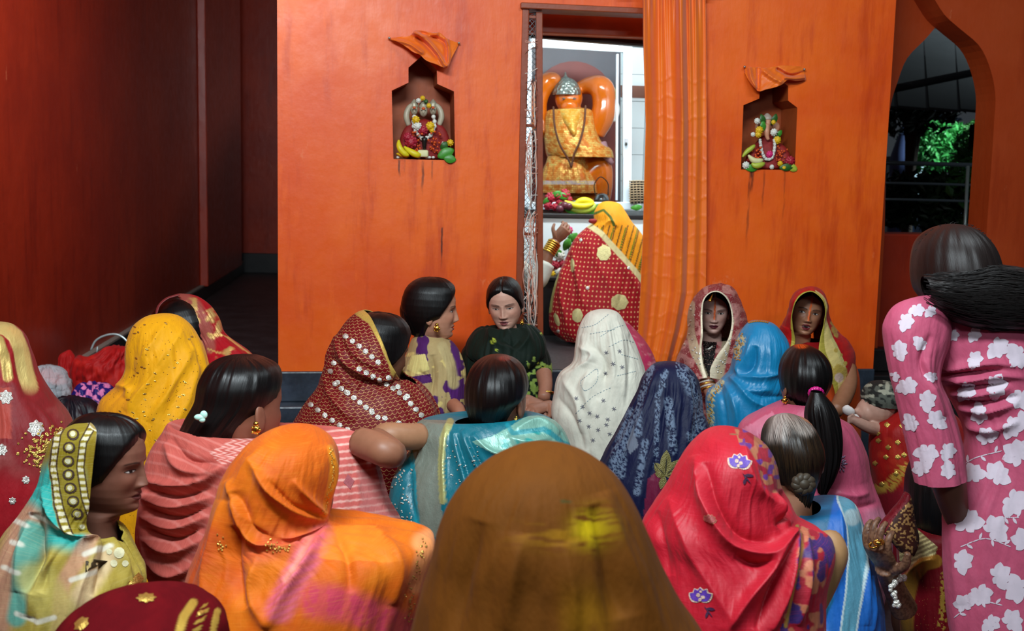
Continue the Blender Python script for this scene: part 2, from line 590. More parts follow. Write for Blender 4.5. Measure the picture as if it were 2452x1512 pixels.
# mesh leaf: two stiles and a diamond wire net between, threads tied round it
def leaf(px, py, o=-.03): return W(px, py, o)
bar(Mesh(), leaf(1292, 812), leaf(1290, 30), .026, .035).build('stile', M_DOORWOOD, door, False, bevel=.003)
bar(Mesh(), leaf(1250, 812), leaf(1251, 26), .012, .03).build('stile', M_DOORWOOD, door, False, bevel=.002)
for y in (40, 300, 560, 800):
    bar(Mesh(), leaf(1250, y), leaf(1290, y + 2), .012, .02).build('rail', M_DOORWOOD, door, False, bevel=.002)
M_WIRE = simple('steel_wire', '#9aa4a6', .4, metal=.7)
M_RUST = simple('rusty_wire', '#7a4a34', .6, metal=.4)
nw = Mesh()
for k in range(-4, 64):
    y0 = 30 + k * 13
    for s in (1, -1):
        ya, yb = (y0, y0 + 40) if s > 0 else (y0 + 40, y0)
        nw.tube([leaf(1252, np.clip(ya, 30, 810)), leaf(1286, np.clip(yb, 30, 810))], .0011, 4)
nw.build('wire_net', M_WIRE, door)
M_THR = [simple('thread_pink', '#d8a08c', .8), simple('thread_white', '#d9cfc4', .8), simple('thread_red', '#a04a30', .8), simple('thread_brown', '#6a3c28', .8)]
rs = np.random.RandomState(4)
for k in range(100):
    t_ = Mesh()
    if k < 72:
        xc = rs.uniform(1266, 1284); y0 = rs.choice([205, 330, 395, 520, 610, 655, 700, 560]) + rs.uniform(-12, 12); L_ = rs.uniform(60, 130); bw = rs.uniform(-16, 7)
        pts = []
        for i in range(7):
            t = i / 6
            pts.append(W(xc + bw * math.sin(t * 3.14) + rs.uniform(-1.2, 1.2), y0 + (t - .12) * L_, .004 + .008 * math.sin(t * 3)))
    else:
        y0 = rs.uniform(80, 790)
        pts = [W(1250, y0 + rs.uniform(-14, 14), .0), W(1268, y0 + rs.uniform(-8, 8), .008), W(1287, y0 + rs.uniform(-14, 14), .0)]
    t_.tube(pts, rs.uniform(.0011, .0022), 5, smooth=18).build('tied_thread', M_THR[rs.choice([0, 0, 1, 1, 2, 3])], door)

# ---- corridor on the left
ZB = .13
A0 = onz(190, 868, ZB); B0 = onz(582, 628, ZB)
lu = (B0 - A0); lu[2] = 0; Llen = np.linalg.norm(lu); lu /= Llen
ln = np.array([lu[1], -lu[0], 0])                         # towards the corridor (right)
def lw(s, z, o=0): return np.array([*(A0[:2] + lu[:2] * s + ln[:2] * o), z])
def lbox(s0, s1, z0, z1, o0, o1):
    return Mesh().hexa([lw(s0, z0, o1), lw(s1, z0, o1), lw(s1, z1, o1), lw(s0, z1, o1), lw(s0, z0, o0), lw(s1, z0, o0), lw(s1, z1, o0), lw(s0, z1, o0)])
tag(lbox(-6.5, Llen + .3, 0, 4, -.25, -.03).build('wall_left', M_RED, smooth=False), 'dark red painted wall along the left passage', None, kind='structure')
tag(lbox(-6.5, Llen, 0, ZB, -.03, .01).build('baseboard_left', M_BLACK, smooth=False, bevel=.006), 'black stone skirting along the left red wall', None, kind='structure')
tag(lbox(-6.5, Llen, ZB, ZB + .012, -.03, .012).build('trim_8', simple('lightened_dusty_ledge', '#7a6a60', .8), smooth=False), 'dusty grey strip on top of the left skirting, paled to show caught light', None, kind='structure')  # dust line, its colour paled so the skirting top seems to catch light
def s_at(px, py):
    r = ray(px, py); k = ((A0 - CP) @ ln) / (r @ ln); return ((CP + r * k - A0) @ lu)
s1, s2 = s_at(484, 500), s_at(568, 500)
tag(lbox(s1, s2, ZB, 4, -.03, .05).build('trim_3', M_RED, smooth=False, bevel=.01), 'flat pilaster on the red passage wall', None, kind='structure')
bq = B0
tag(Mesh().box((bq[0] + 1.4, bq[1] + .15, 2.0), (3.2, .2, 4.0)).build('wall_far', M_RED, smooth=False), 'dark end wall of the left passage', None, kind='structure')
tag(Mesh().box((bq[0] + 1.4, bq[1] + .03, .12), (3.2, .05, .24)).build('baseboard_far', M_BLACK, smooth=False, bevel=.006), 'black skirting of the passage end wall', None, kind='structure')

# ---- arch on the right
AD = -.35                                   # set back from the shrine front
def R_(px, py, o=AD): return W(px, py, o)
right_curve = path([(2205, -75), (2222, -30), (2240, 2), (2263, 37), (2300, 70), (2346, 111), (2373, 171), (2383, 222), (2380, 300), (2372, 420), (2362, 562)], 40)
pts = [R_(x, y) for x, y in right_curve]
top = R_(2205, -75); far = R_(2900, -75)
zf0 = 0.0
ring_ = [p for p in pts] + [np.array([*pts[-1][:2], 0.0]), np.array([*(R_(2900, 560)[:2]), 0.0]), np.array([*(R_(2900, 560)[:2]), 4.0]), np.array([*pts[0][:2], 4.0])]
def extrude(name, ring, thick, mat, parent=None, smooth=False, dirv=-wn):
    n = len(ring)
    a2 = [((p - WQ) @ wt, p[2]) for p in ring]
    tr = tessellate_polygon([[Vector((x, y, 0)) for x, y in a2]])
    v = list(ring) + [p + dirv * thick for p in ring]
    f = []
    for t_ in tr:
        a, b, c = (np.array(ring[i]) for i in t_)
        t_ = t_ if np.cross(b - a, c - a) @ wn > 0 else t_[::-1]
        f.append(tuple(t_)); f.append(tuple(i + n for i in t_[::-1]))
    for i in range(n): f.append((i, i + n, (i + 1) % n + n, (i + 1) % n))
    return poly(name, v, f, mat, parent, smooth)
arch = tag(extrude('wall_right_arch', ring_, .16, M_RIGHT), 'red painted pillar and pointed arch on the right', None, kind='structure')
left_curve = path([(2310, -70), (2284, 5), (2258, 42), (2221, 88), (2170, 143), (2150, 194), (2133, 250), (2125, 330), (2118, 562)], 36)
pts = [R_(x, y, AD - .16) for x, y in left_curve]
q0 = R_(1950, 500, AD - .16)
ring_ = [p for p in pts] + [np.array([*pts[-1][:2], 0.0]), np.array([q0[0], q0[1], 0.0]), np.array([q0[0], q0[1], 4.0]), np.array([*pts[0][:2], 4.0])]
tag(extrude('wall_left_arch', ring_, .3, M_RIGHT), 'shaded left half of the pointed arch behind the shrine corner', None, kind='structure')
pz = R_(2200, 561, AD - .2)[2]
pa, pb = R_(1960, 561, AD - .2), R_(2450, 561, AD - .2)
tag(Mesh().hexa([np.array([*pa[:2], .45]), np.array([*pb[:2], .45]), np.array([*pb[:2], pz]), np.array([*pa[:2], pz])] + [np.array([*(p[:2] - wn[:2] * .2), z]) for p, z in ((pa, .45), (pb, .45), (pb, pz), (pa, pz))]).build('wall_low', M_RED, smooth=False, bevel=.01), 'low red parapet wall under the arch', None, kind='structure')
for k, (z0, z1, o) in enumerate([(.0, .22, .22), (.22, .36, .12), (.36, .47, .03)]):
    pa, pb = R_(2000, 800, AD - .15 + o), R_(2800, 800, AD - .15 + o)
    tag(Mesh().hexa([np.array([*pa[:2], z0]), np.array([*pb[:2], z0]), np.array([*pb[:2], z1]), np.array([*pa[:2], z1])] + [np.array([*(p[:2] - wn[:2] * .3), z]) for p, z in ((pa, z0), (pb, z0), (pb, z1), (pa, z1))]).build('trim_%d' % (4 + k), M_BLACK, smooth=False, bevel=.008), ['lowest', 'middle', 'top'][k] + ' black stone step under the arch', None, kind='structure')

# ---- outside the arch: railing, bush, trees, car-like pale shapes, awning
M_RAIL = simple('painted_rail', '#6f7880', .35, metal=.5)
rail = thing('metal_railing', 'thin grey metal railing beyond the pointed arch', 'railing', V(2240, 560, 7.0))
for (y, r) in ((393, .013), (441, .008), (480, .008)):
    Mesh().tube([V(1900, y - 8, 6.9), V(2240, y, 7.0), V(2600, y + 10, 7.1)], r, 8).build('rail_bar', M_RAIL, rail)
Mesh().tube([V(2318, 398, 7.0), V(2310, 560, 7.0), [*V(2305, 640, 7.0)[:2], 0]], .011, 8).build('rail_post', simple('pale_post', '#aeb8b4', .35, metal=.4), rail)
Mesh().tube([V(2120, 388, 7.0), [*V(2118, 640, 7.0)[:2], 0]], .011, 8).build('rail_post', M_RAIL, rail)
aw = thing('awning', 'dark sloping tin awning seen through the arch', 'awning', V(2300, 150, 9.0))
M_TIN = simple('dark_tin', '#3a3a3c', .6, var=.3, vs=3)
for k in range(7):
    x0 = 2060 + k * 75
    q = [V(x0, 60 + k * 6, 11), V(x0 + 73, 66 + k * 6, 11), V(x0 + 90, 262 + k * 4, 8.6), V(x0 + 15, 255 + k * 4, 8.6)]
    q = [np.array(p) for p in q]
    Mesh().hexa(q + [p + np.array([0, 0, .02]) for p in q]).build('tin_sheet', M_TIN, aw, False)
Mesh().tube([V(2336, 300, 8.7), [*V(2330, 420, 8.7)[:2], 0]], .045, 8).build('support_post', simple('dark_post', '#14161a', .6), aw)
Mesh().tube([V(2080, 225, 8.5), V(2350, 170, 8.9), V(2560, 160, 9)], .03, 6).build('cross_beam', M_TIN, aw)


def leaf_mat(name, c, var=.5):
    t = NT(name)
    n = t.noise(9, t.obj(), 2)
    return t.set(col=t.mix(n, list(lin(c) * (1 - var)), list(np.minimum(lin(c) * (1 + var), 1))), rough=.5)


def leaves(centre, rad, n, size, seed):
    r = np.random.RandomState(seed)
    p = r.normal(size=(n, 3)); p /= np.linalg.norm(p, axis=1)[:, None]
    p = p * (r.rand(n, 1) ** .4) * rad + centre
    v = []; f = []
    for i in range(n):
        a = r.normal(size=3); a /= np.linalg.norm(a); b = np.cross(a, r.normal(size=3)); b /= np.linalg.norm(b)
        s = size * r.uniform(.6, 1.3); c = np.cross(a, b)
        k = len(v)
        v += [p[i] - a * s, p[i] + b * s * .4 + c * s * .12, p[i] + a * s, p[i] - b * s * .4 + c * s * .12]
        f += [(k, k + 1, k + 2), (k, k + 2, k + 3)]
    return np.array(v), f


def bush(name, label, cat, px, py, d, rad, n, size, col, seed, trunk=True):
    c = V(px, py, d)
    o = thing(name, label, cat, (c[0], c[1], 0))
    v, f = leaves(c, np.array(rad), n, size, seed)
    poly('foliage', v, f, leaf_mat('leaf_' + name, col), o)['kind'] = 'stuff'
    if trunk:
        t_ = Mesh().tube([[c[0], c[1], 0], [c[0] + .03, c[1], c[2] * .5], c], [.06, .05, .03], 8, smooth=10)
        for k in range(5):
            e = c + np.random.RandomState(seed + k).normal(size=3) * np.array(rad) * .5
            t_.tube([[c[0] + .02, c[1], c[2] * .6], (c + e) / 2 - [0, 0, .1], e], [.03, .02, .008], 6, smooth=8)
        t_.build('trunk', simple('bark', '#3a2c22', .8, bump=.4), o)
    return o


bush('shrub', 'bright green rounded shrub lit by a lamp outside', 'shrub', 2240, 350, 12.5, (.42, .4, .32), 2600, .045, '#3f9a4a', 11)
bush('tree', 'leafy green tree behind the awning post', 'tree', 2362, 345, 11.5, (.3, .3, .28), 1300, .05, '#3f7d38', 12)
bush('tree', 'dark tree with drooping leaves at left of the arch view', 'tree', 2185, 230, 10.5, (.55, .5, .38), 1500, .06, '#1b2a1c', 13)
bush('hedge', 'dark hedge below the railing bars', 'hedge', 2230, 480, 8.6, (1.0, .35, .22), 3200, .05, '#1d3a1c', 14)
bush('hedge', 'broad leafy hedge plant at the right railing end', 'hedge', 2345, 425, 8.0, (.25, .2, .22), 420, .06, '#2c5a24', 15)
M_PALE = simple('pale_plaster', '#b9d0d8', .7, var=.15, vs=3)
bs = V(2185, 400, 14)
ob = thing('white_hut', 'small pale hut wall glimpsed behind the shrub', 'hut', (bs[0], bs[1], 0))
Mesh().box((bs[0], bs[1], bs[2] / 2), (.5, .6, bs[2] * 1.0 + .1)).build('wall', M_PALE, ob, False, bevel=.02)
Mesh().box((bs[0], bs[1] - .02, bs[2] + .1), (.62, .72, .05)).build('roof', M_TIN, ob, False, bevel=.01)
bs = V(2362, 438, 13)
ob = thing('parked_car', 'pale blue parked car behind the hedge', 'car', (bs[0], bs[1], 0))
cz = bs[2]
Mesh().box((bs[0] + .3, bs[1], cz * .55), (1.9, 1.0, cz * .55)).build('body', simple('car_paint', '#7c92c0', .3), ob, True, bevel=.08)
Mesh().box((bs[0] + .3, bs[1], cz * .98), (1.1, .9, cz * .35), taper=.8).build('cabin', simple('car_glass', '#8ba6c4', .15), ob, True, bevel=.06)
for k in (-.4, .9):
    Mesh().tube([[bs[0] + k, bs[1] - .5, .2], [bs[0] + k, bs[1] - .36, .2]], .2, 16).build('wheel', simple('tyre', '#111111', .8), ob)
gx = V(2160, 400, 12)
pl = thing('garden_statue', 'dim bluish garden post figure left of the shrub', 'post', (gx[0], gx[1], 0))
Mesh().tube([[gx[0], gx[1], 0], [gx[0], gx[1], gx[2] - .2], [gx[0], gx[1], gx[2] + .1], [gx[0] - .01, gx[1], gx[2] + .3], [gx[0], gx[1], gx[2] + .46]], [.12, .12, .13, .06, .02], 12, smooth=24).build('post', simple('blue_post', '#4a5a8a', .6), pl)
tag(slab('ground', [(3.1, 5.6), (20, 5.6), (20, 40), (3.1, 40)], -.12, -.005, simple('dark_soil', '#2a2a20', .9, bump=.3)), 'dark ground outside the arch', None, kind='structure')
# ================================================================== CLOTH, BODIES, HAIR
def cloth(name, rough=.75, sheen=.25, weave=.07, ws=900, spec=.18, sat=0.0, extra=None, goldr=.32, alpha=1.0, mid=.35):
    t = NT(name)
    c, g = t.attr()
    uv = t.uv()
    gold = g
    if extra: c, gold = extra(t, c, g, uv)
    n = t.noise(40, t.scale(uv, 1, 1), 3)
    c = t.mix(1.0, c, t.ramp(n, [(0.3, (.88, .88, .88)), (.7, (1, 1, 1))]), 'MULTIPLY')
    wv = t.n('ShaderNodeTexWave', wave_type='BANDS', bands_direction='X'); wv.inputs['Scale'].default_value = ws * .4; t.put(wv.inputs['Vector'], uv)
    wv2 = t.n('ShaderNodeTexWave', wave_type='BANDS', bands_direction='Y'); wv2.inputs['Scale'].default_value = ws * .4; t.put(wv2.inputs['Vector'], uv)
    h = t.m('ADD', t.m('MULTIPLY', t.m('ADD', wv.outputs['Fac'], wv2.outputs['Fac']), .3), t.noise(90, t.scale(uv, 3, .6), 3))
    nb = t.bump(t.noise(16, t.scale(uv, 1.6, .7), 4, .6), mid, .012)
    nb = t.bump(h, weave, .004, nb)
    spk = t.vor(260, uv, out='Color')
    nb = t.bump(t.m('MULTIPLY', gold, t.xyz(spk)[0]), .6, .003, nb)
    rg = t.m('ADD', rough, t.m('MULTIPLY', gold, goldr - rough))
    t.set(col=c, rough=rg, metal=t.m('MULTIPLY', gold, .45), nrm=nb, sheen=sheen * .12, shr=.5, spec=spec)
    if alpha < 1: t.set(alpha=alpha)
    return t.mat


def rgba(n, c, a=0.0):
    r = np.empty((n, 4)); r[:, :3] = lin(c) if isinstance(c, str) else c; r[:, 3] = a
    return r


def put(col, mask, c, g=None):
    c = lin(c) if isinstance(c, str) else np.asarray(c)
    mk = np.asarray(mask, float)[:, None]
    col[:, :3] = col[:, :3] * (1 - mk) + c * mk
    if g is not None: col[:, 3] = col[:, 3] * (1 - mk[:, 0]) + g * mk[:, 0]


class Ctx: pass


def drape(name, parent, d, L, R, mat, paint, dep=None, fo=None, n=150, m=160, op=None, od=None, e=2.0, wr=None, folds=(), floor=None,
          thick=0, dk=1.0, fine=.0022):
    """cloth lofted over a figure: left and right outlines, half-depths dep, forward offsets fo (m), opening half angles op towards od"""
    L = np.asarray(L, float); R = np.asarray(R, float); k = len(L)
    dd = np.broadcast_to(np.asarray(d, float), (k,))
    Lw = P(L[:, 0], L[:, 1], dd); Rw = P(R[:, 0], R[:, 1], dd)
    if fo is not None:
        f_ = np.asarray(fo, float)[:, None] * np.array([0, 1.0, 0])
        Lw = Lw + f_; Rw = Rw + f_
    C = (Lw + Rw) / 2; A = (Rw - Lw) / 2
    hw = np.linalg.norm(A, axis=1)
    op = np.zeros(k) if op is None else np.radians(np.asarray(op, float))
    if od is not None:
        q = 2 / (1 + np.cos(op))
        A2 = A * q[:, None]
        C = (Lw + A2) if abs(od) < .1 else (Rw - A2)
        A = A2; hw = hw * q
    if dep is None:
        dep = np.where(hw < .1, 1.12 * hw, .112 + (hw - .1) * .42)
        dep = np.minimum(dep, .2) * dk
    dep = np.asarray(dep, float).copy()
    if floor is not None:
        fl = floor if isinstance(floor, dict) else {}
        zl = C[-1][2]; fz = fl.get('z', 0.0); hl = hw[-1]
        fx, fy = fl.get('dx', 0), fl.get('dy', .03)
        for (kk, hh, de) in ((.55, max(hl * 1.03, fl.get('hw', .27) * .85), max(dep[-1], .16)), (.14, max(hl, fl.get('hw', .27)), fl.get('dep', .2)), (0.0, max(hl, fl.get('hw', .27)) * .97, fl.get('dep', .2) * .97)):
            c = C[k - 1].copy(); c[2] = fz + (zl - fz) * kk; c[0] += fx * (1 - kk); c[1] += fy * (1 - kk)
            C = np.vstack([C, c]); A = np.vstack([A, np.array([hh, 0, 0])]); dep = np.r_[dep, de]; op = np.r_[op, op[-1]]
    apex = hw[0] < .004
    s = np.r_[0, np.cumsum((np.linalg.norm(np.diff(C - A, axis=0), axis=1) + np.linalg.norm(np.diff(C + A, axis=0), axis=1)) / 2 + 1e-6)]
    K = np.hstack([C, A, dep[:, None], op[:, None]])
    if apex:
        g = K[1].copy(); g[3:7] *= -1
        K = np.vstack([g, K]); t = np.r_[-s[1], s]
    else: t = s
    # more rows where the picture sees them
    tt = np.linspace(0, 1, n); tt = s[-1] * tt
    if floor is not None:
        vis = s[k - 1]; nv = int(n * .86)
        tt = np.r_[np.linspace(0, vis, nv, endpoint=False), np.linspace(vis, s[-1], n - nv)]
    Q = spline(t, K, tt=tt)
    C, A, dp, oo = Q[:, :3], Q[:, 3:6], np.abs(Q[:, 6]), np.clip(Q[:, 7], 0, 3)
    if apex: A[0] = A[1] * .02; dp[0] = dp[1] * .02
    opened = od is not None
    o0 = od if opened else math.pi / 2
    m = int(m * .62) // 2 * 2
    om = float(np.mean(oo)) if opened else 0.0     # columns crowd where the cloth faces the hall
    tg = np.linspace(o0 + om, o0 + 2 * math.pi - om, 400)
    dn = .55 + 1.6 * np.exp(-(((tg - 1.5 * math.pi + math.pi) % (2 * math.pi) - math.pi) / 1.15) ** 2)
    cd_ = np.r_[0, np.cumsum((dn[1:] + dn[:-1]) / 2)]
    jj = np.interp(np.linspace(0, 1, m), cd_ / cd_[-1], np.linspace(0, 1, 400))
    th = o0 + oo[:, None] + (2 * math.pi - 2 * oo[:, None]) * jj[None, :]
    if not opened: th = th
    c_, s_ = np.cos(th), np.sin(th)
    ex = 2.0 / e
    c_ = np.sign(c_) * np.abs(c_) ** ex; s_ = np.sign(s_) * np.abs(s_) ** ex
    Fd = np.array([0, 1.0, 0])
    X = C[:, None, :] + A[:, None, :] * c_[..., None] + Fd * (dp[:, None] * s_)[..., None]
    du = np.gradient(X, axis=1); dv = np.gradient(X, axis=0)
    N = np.cross(du, dv); N /= np.linalg.norm(N, axis=-1)[..., None] + 1e-12
    outward = X - C[:, None, :]
    sg = np.sign((N * outward).sum(-1)); sg[sg == 0] = 1
    N *= sg[..., None]
    if apex: N[0] = [0, 0, 1]
    px, py = proj(X.reshape(-1, 3)); px = px.reshape(n, m); py = py.reshape(n, m)
    U = np.cumsum(np.r_[np.zeros((1, n)), np.linalg.norm(np.diff(X, axis=1), axis=2).T], 0).T
    U = U - U[:, m // 2][:, None]
    Vv = np.broadcast_to(tt[:, None], (n, m))
    disp = np.zeros((n, m))
    if wr:
        if fine: wr = list(wr) + [(fine, 9, 9, .7, wr[0][4] + 3, .06, None), (fine * .6, 20, 14, -.6, wr[0][4] + 5, .06, None)]
        for (amp, ku, kv, sl, seed, v0, v1) in wr:
            th_ = (th - math.pi) * ku + sl * Vv * 10
            wz = fbm(th_ * .5 + 3, Vv * kv * .5, seed + 9, 2) * 1.6
            q = vn(th_ + wz * 1.5, Vv * kv + wz, seed)
            q = 1 - np.abs(2 * q - 1)
            disp += amp * (q * q * (3 - 2 * q) - .5) * ss(v0, v0 + .06, Vv) * (1 - ss(v1 - .05, v1 + .05, Vv) if v1 else 1)
    front = ss(.05, -.25, s_)
    for fd in folds:
        pts, wd, amp = fd[:3]
        pp = path(pts, 24)
        q = np.full(px.shape, 1e9); i = np.zeros(px.shape)
        for a_ in range(23):
            x0, y0 = pp[a_]; x1, y1 = pp[a_ + 1]; ex_, ey_ = x1 - x0, y1 - y0
            t_ = np.clip(((px - x0) * ex_ + (py - y0) * ey_) / (ex_ * ex_ + ey_ * ey_ + 1e-9), 0, 1)
            q_ = np.hypot(px - x0 - t_ * ex_, py - y0 - t_ * ey_)
            b_ = q_ < q; q = np.where(b_, q_, q); i = np.where(b_, a_ + t_, i)
        tp = np.sin(np.clip(i / 23, 0, 1) * math.pi) ** .6
        prof = np.exp(-(q / wd) ** 1.35)
        disp += 1.4 * amp * prof * tp * front
    if apex: disp *= ss(0, .05, Vv) * .9 + .1 * (Vv > 0)
    X = X + N * disp[..., None]
    if floor is not None:
        X[..., 2] = np.maximum(X[..., 2], 0.001 if not isinstance(floor, dict) else floor.get('z', 0) + .001)
    cx = Ctx()
    cx.px, cx.py, cx.u, cx.v, cx.th, cx.X, cx.j = [a.reshape(-1) for a in (px, py, U, Vv, th, X[..., 0], np.broadcast_to(jj[None, :], (n, m)))]
    cx.n = n * m; cx.s = s_.reshape(-1)
    col = paint(cx)
    fc = grid_faces(n, m, False)
    verts = X.reshape(-1, 3)
    if not opened:      # weld the seam
        fc = grid_faces(n, m - 1, True)
        idx = (np.arange(n)[:, None] * m + np.arange(m - 1)[None, :]).reshape(-1)
        verts = verts[idx]; col = col[idx]; uv = np.stack([cx.u, cx.v], -1)[idx]
        fc = fc
    else: uv = np.stack([cx.u, cx.v], -1)
    o = quads(name, verts, fc, mat, parent, col, uv)
    o['_v'] = 0; del o['_v']
    if thick:
        md = o.modifiers.new('thickness', 'SOLIDIFY'); md.thickness = thick; md.offset = -1
    SURF[o.name] = (verts, fc)
    return o


SURF = {}
BV = {}


def bvh(o):
    if o.name not in BV:
        v, f = SURF[o.name]
        BV[o.name] = BVHTree.FromPolygons([tuple(p) for p in v.tolist()], [tuple(q) for q in f.tolist()])
    return BV[o.name]


def hit(o, px, py):
    r = ray(px, py); r = r / np.linalg.norm(r)
    h = bvh(o).ray_cast(Vector(CP), Vector(r))
    if h[0] is None: return None, None
    nn = np.array(h[1])
    if nn @ r > 0: nn = -nn
    return np.array(h[0]), nn


def stamp(o, name, shapes, mat, off=.0012, bulge=0.0, parent=None, each=True):
    """printed or sewn-on motifs: star-shaped outlines laid onto the cloth"""
    M_ = Mesh(); res = []
    for sh in shapes:
        sh = np.asarray(sh, float)
        c = sh.mean(0); pts = [c] + [c + (p - c) * k for k in (.36, .70, 1.0) for p in sh]
        n = len(sh); vv = []; bad = False
        for i, p in enumerate(pts):
            h, nn = hit(o, *p)
            if h is None: bad = True; break
            vv.append(h + nn * (off + (bulge if i == 0 else bulge * .8 if i <= n else bulge * .45 if i <= 2 * n else 0)))
        if bad: continue
        # reject motifs that fall across a silhouette
        vv = np.array(vv)
        if np.ptp(vv @ fw) > .12: continue
        f = []
        for i in range(n):
            j = (i + 1) % n
            f.append((0, 1 + i, 1 + j)); f.append((1 + i, 1 + n + i, 1 + n + j, 1 + j)); f.append((1 + n + i, 1 + 2 * n + i, 1 + 2 * n + j, 1 + n + j))
        if each: res.append(Mesh().add(vv, f).build(name, mat, parent or o))
        else: M_.add(vv, f)
    if not each and M_.n:
        q = M_.build(name, mat, parent or o)
        return q
    return res


def circ(x, y, r, k=10, ry=None, rot=0, wob=0, lobes=0):
    a = np.arange(k) * 2 * math.pi / k
    rr = 1 + wob * np.cos(a * lobes)
    X_ = np.cos(a) * r * rr; Y_ = np.sin(a) * (ry or r) * rr
    return np.stack([x + X_ * math.cos(rot) - Y_ * math.sin(rot), y + X_ * math.sin(rot) + Y_ * math.cos(rot)], -1)


def petal(x, y, ang, ln, wd, k=8):
    t = np.linspace(0, 1, k)
    a = np.stack([t * ln, np.sin(t * math.pi) ** .8 * wd / 2], -1); b = a[::-1][1:-1] * [1, -1]
    q = np.vstack([a, b]); c, s = math.cos(ang), math.sin(ang)
    return np.stack([x + q[:, 0] * c - q[:, 1] * s, y + q[:, 0] * s + q[:, 1] * c], -1)


# ---- flat colour materials for motifs
def motif(name, c, rough=.5, metal=0.0):
    t = NT(name)
    n = t.noise(160, t.obj(), 2)
    c = lin(c)
    t.set(col=t.mix(n, list(c * .75), list(np.minimum(c * 1.2, 1))), rough=rough, metal=metal, nrm=t.bump(t.vor(420, t.obj()), .5 if metal else .15, .003))
    return t.mat


M_GOLDM = motif('gold_embroidery', '#dcb85c', .32, .8)
M_SILVERM = motif('silver_sequin', '#d8d6cc', .28, .55)


# ---- heads and bodies
HZ = np.array([.2150, .2135, .2090, .2000, .1860, .1680, .1480, .1260, .1060, .0860, .0660, .0460, .0280, .0150, .0050, -.0020, -.0090, -.0200, -.0400, -.0650])
HWd = np.array([.0000, .0150, .0300, .0440, .0560, .0650, .0700, .0725, .0725, .0710, .0675, .0615, .0530, .0450, .0370, .0400, .0450, .0475, .0470, .0500])
HF = np.array([.0000, .0200, .0400, .0570, .0720, .0820, .0875, .0890, .0865, .0855, .0850, .0840, .0830, .0810, .0760, .0620, .0450, .0360, .0320, .0330])
HB = np.array([.0000, .0200, .0420, .0610, .0760, .0880, .0960, .1000, .0990, .0940, .0840, .0700, .0580, .0530, .0510, .0510, .0520, .0530, .0540, .0570])


def head_rows(hi):
    a = np.r_[np.linspace(.215, .19, 14, endpoint=False), np.linspace(.19, -.02, 150 if hi else 46, endpoint=False), np.linspace(-.02, -.065, 8)]
    o = np.argsort(HZ)
    f = lambda y: spline(HZ[o], y[o], tt=np.clip(a, HZ.min(), HZ.max()))
    W_ = np.interp(a, HZ[o], HWd[o]); F_ = np.interp(a, HZ[o], HF[o]); B_ = np.interp(a, HZ[o], HB[o])
    # light smoothing of the profile
    for y in (W_, F_, B_):
        for _ in range(3 if hi else 1): y[1:-1] = (y[:-2] + 2 * y[1:-1] + y[2:]) / 4
    W_[0] = F_[0] = B_[0] = .0004
    return a, W_, F_, B_


def G(x, z, x0, z0, sx, sz): return np.exp(-((x - x0) / sx) ** 2 - ((z - z0) / sz) ** 2)


def head_pos(hi, m, off=0.0, mouth=0.0, face=True):
    a, W_, F_, B_ = head_rows(hi)
    th = np.linspace(0, 2 * math.pi, m, endpoint=False)        # 0 = front (-y)
    dens = th - .35 * np.sin(th) if hi else th - .2 * np.sin(th)                # more columns at the face
    th = dens
    c, s = np.cos(th)[None], np.sin(th)[None]
    ef = 2 / 2.25
    x = W_[:, None] * np.sign(s) * np.abs(s) ** np.where(c > 0, ef, 1.0)
    y = np.where(c > 0, -F_[:, None] * np.abs(c) ** ef, B_[:, None] * np.abs(c))
    z = np.broadcast_to(a[:, None], x.shape).copy()
    if face:
        fr = ss(-.01, -.05, y)
        nh = np.interp(z, [.058, .0635, .070, .078, .115, .124], [0, .010, .0205, .019, .0050, 0])
        nw_ = np.interp(z, [.06, .072, .09, .115], [.0130, .0115, .0075, .0085])
        dy = -nh * np.exp(-(np.abs(x) / nw_) ** 2.2)
        for k in (-1, 1):
            dy += -.0075 * G(x, z, k * .0125, .0685, .0060, .0065)
            dy += .0095 * G(x, z, k * .031, .108, .0170, .0105)
            dy += -.0050 * G(x, z, k * .0310, .1060, .0105, .0065)
            dy += -.0030 * G(x, z, k * .028, .1225, .017, .006)
            dy += -.0045 * G(x, z, k * .041, .081, .018, .016)
            dy += .0030 * G(x, z, k * .030, .050, .012, .016)
        gap = mouth
        dy += -.0055 * G(x, z, 0, .0485 + gap * .3, .0165, .0048) - .0060 * G(x, z, 0, .0365 - gap, .0145, .0055)
        dy += (.0045 + mouth * .9) * G(x, z, 0, .0428 - gap * .4, .020, .0018 + gap * .55)
        dy += .0025 * G(x, z, 0, .0265 - gap, .02, .004) - .0050 * G(x, z, 0, .0120 - gap * .6, .016, .010)
        dy += -.002 * G(x, z, 0, .15, .05, .03)
        y = y + dy * fr
    return x, y, z, th


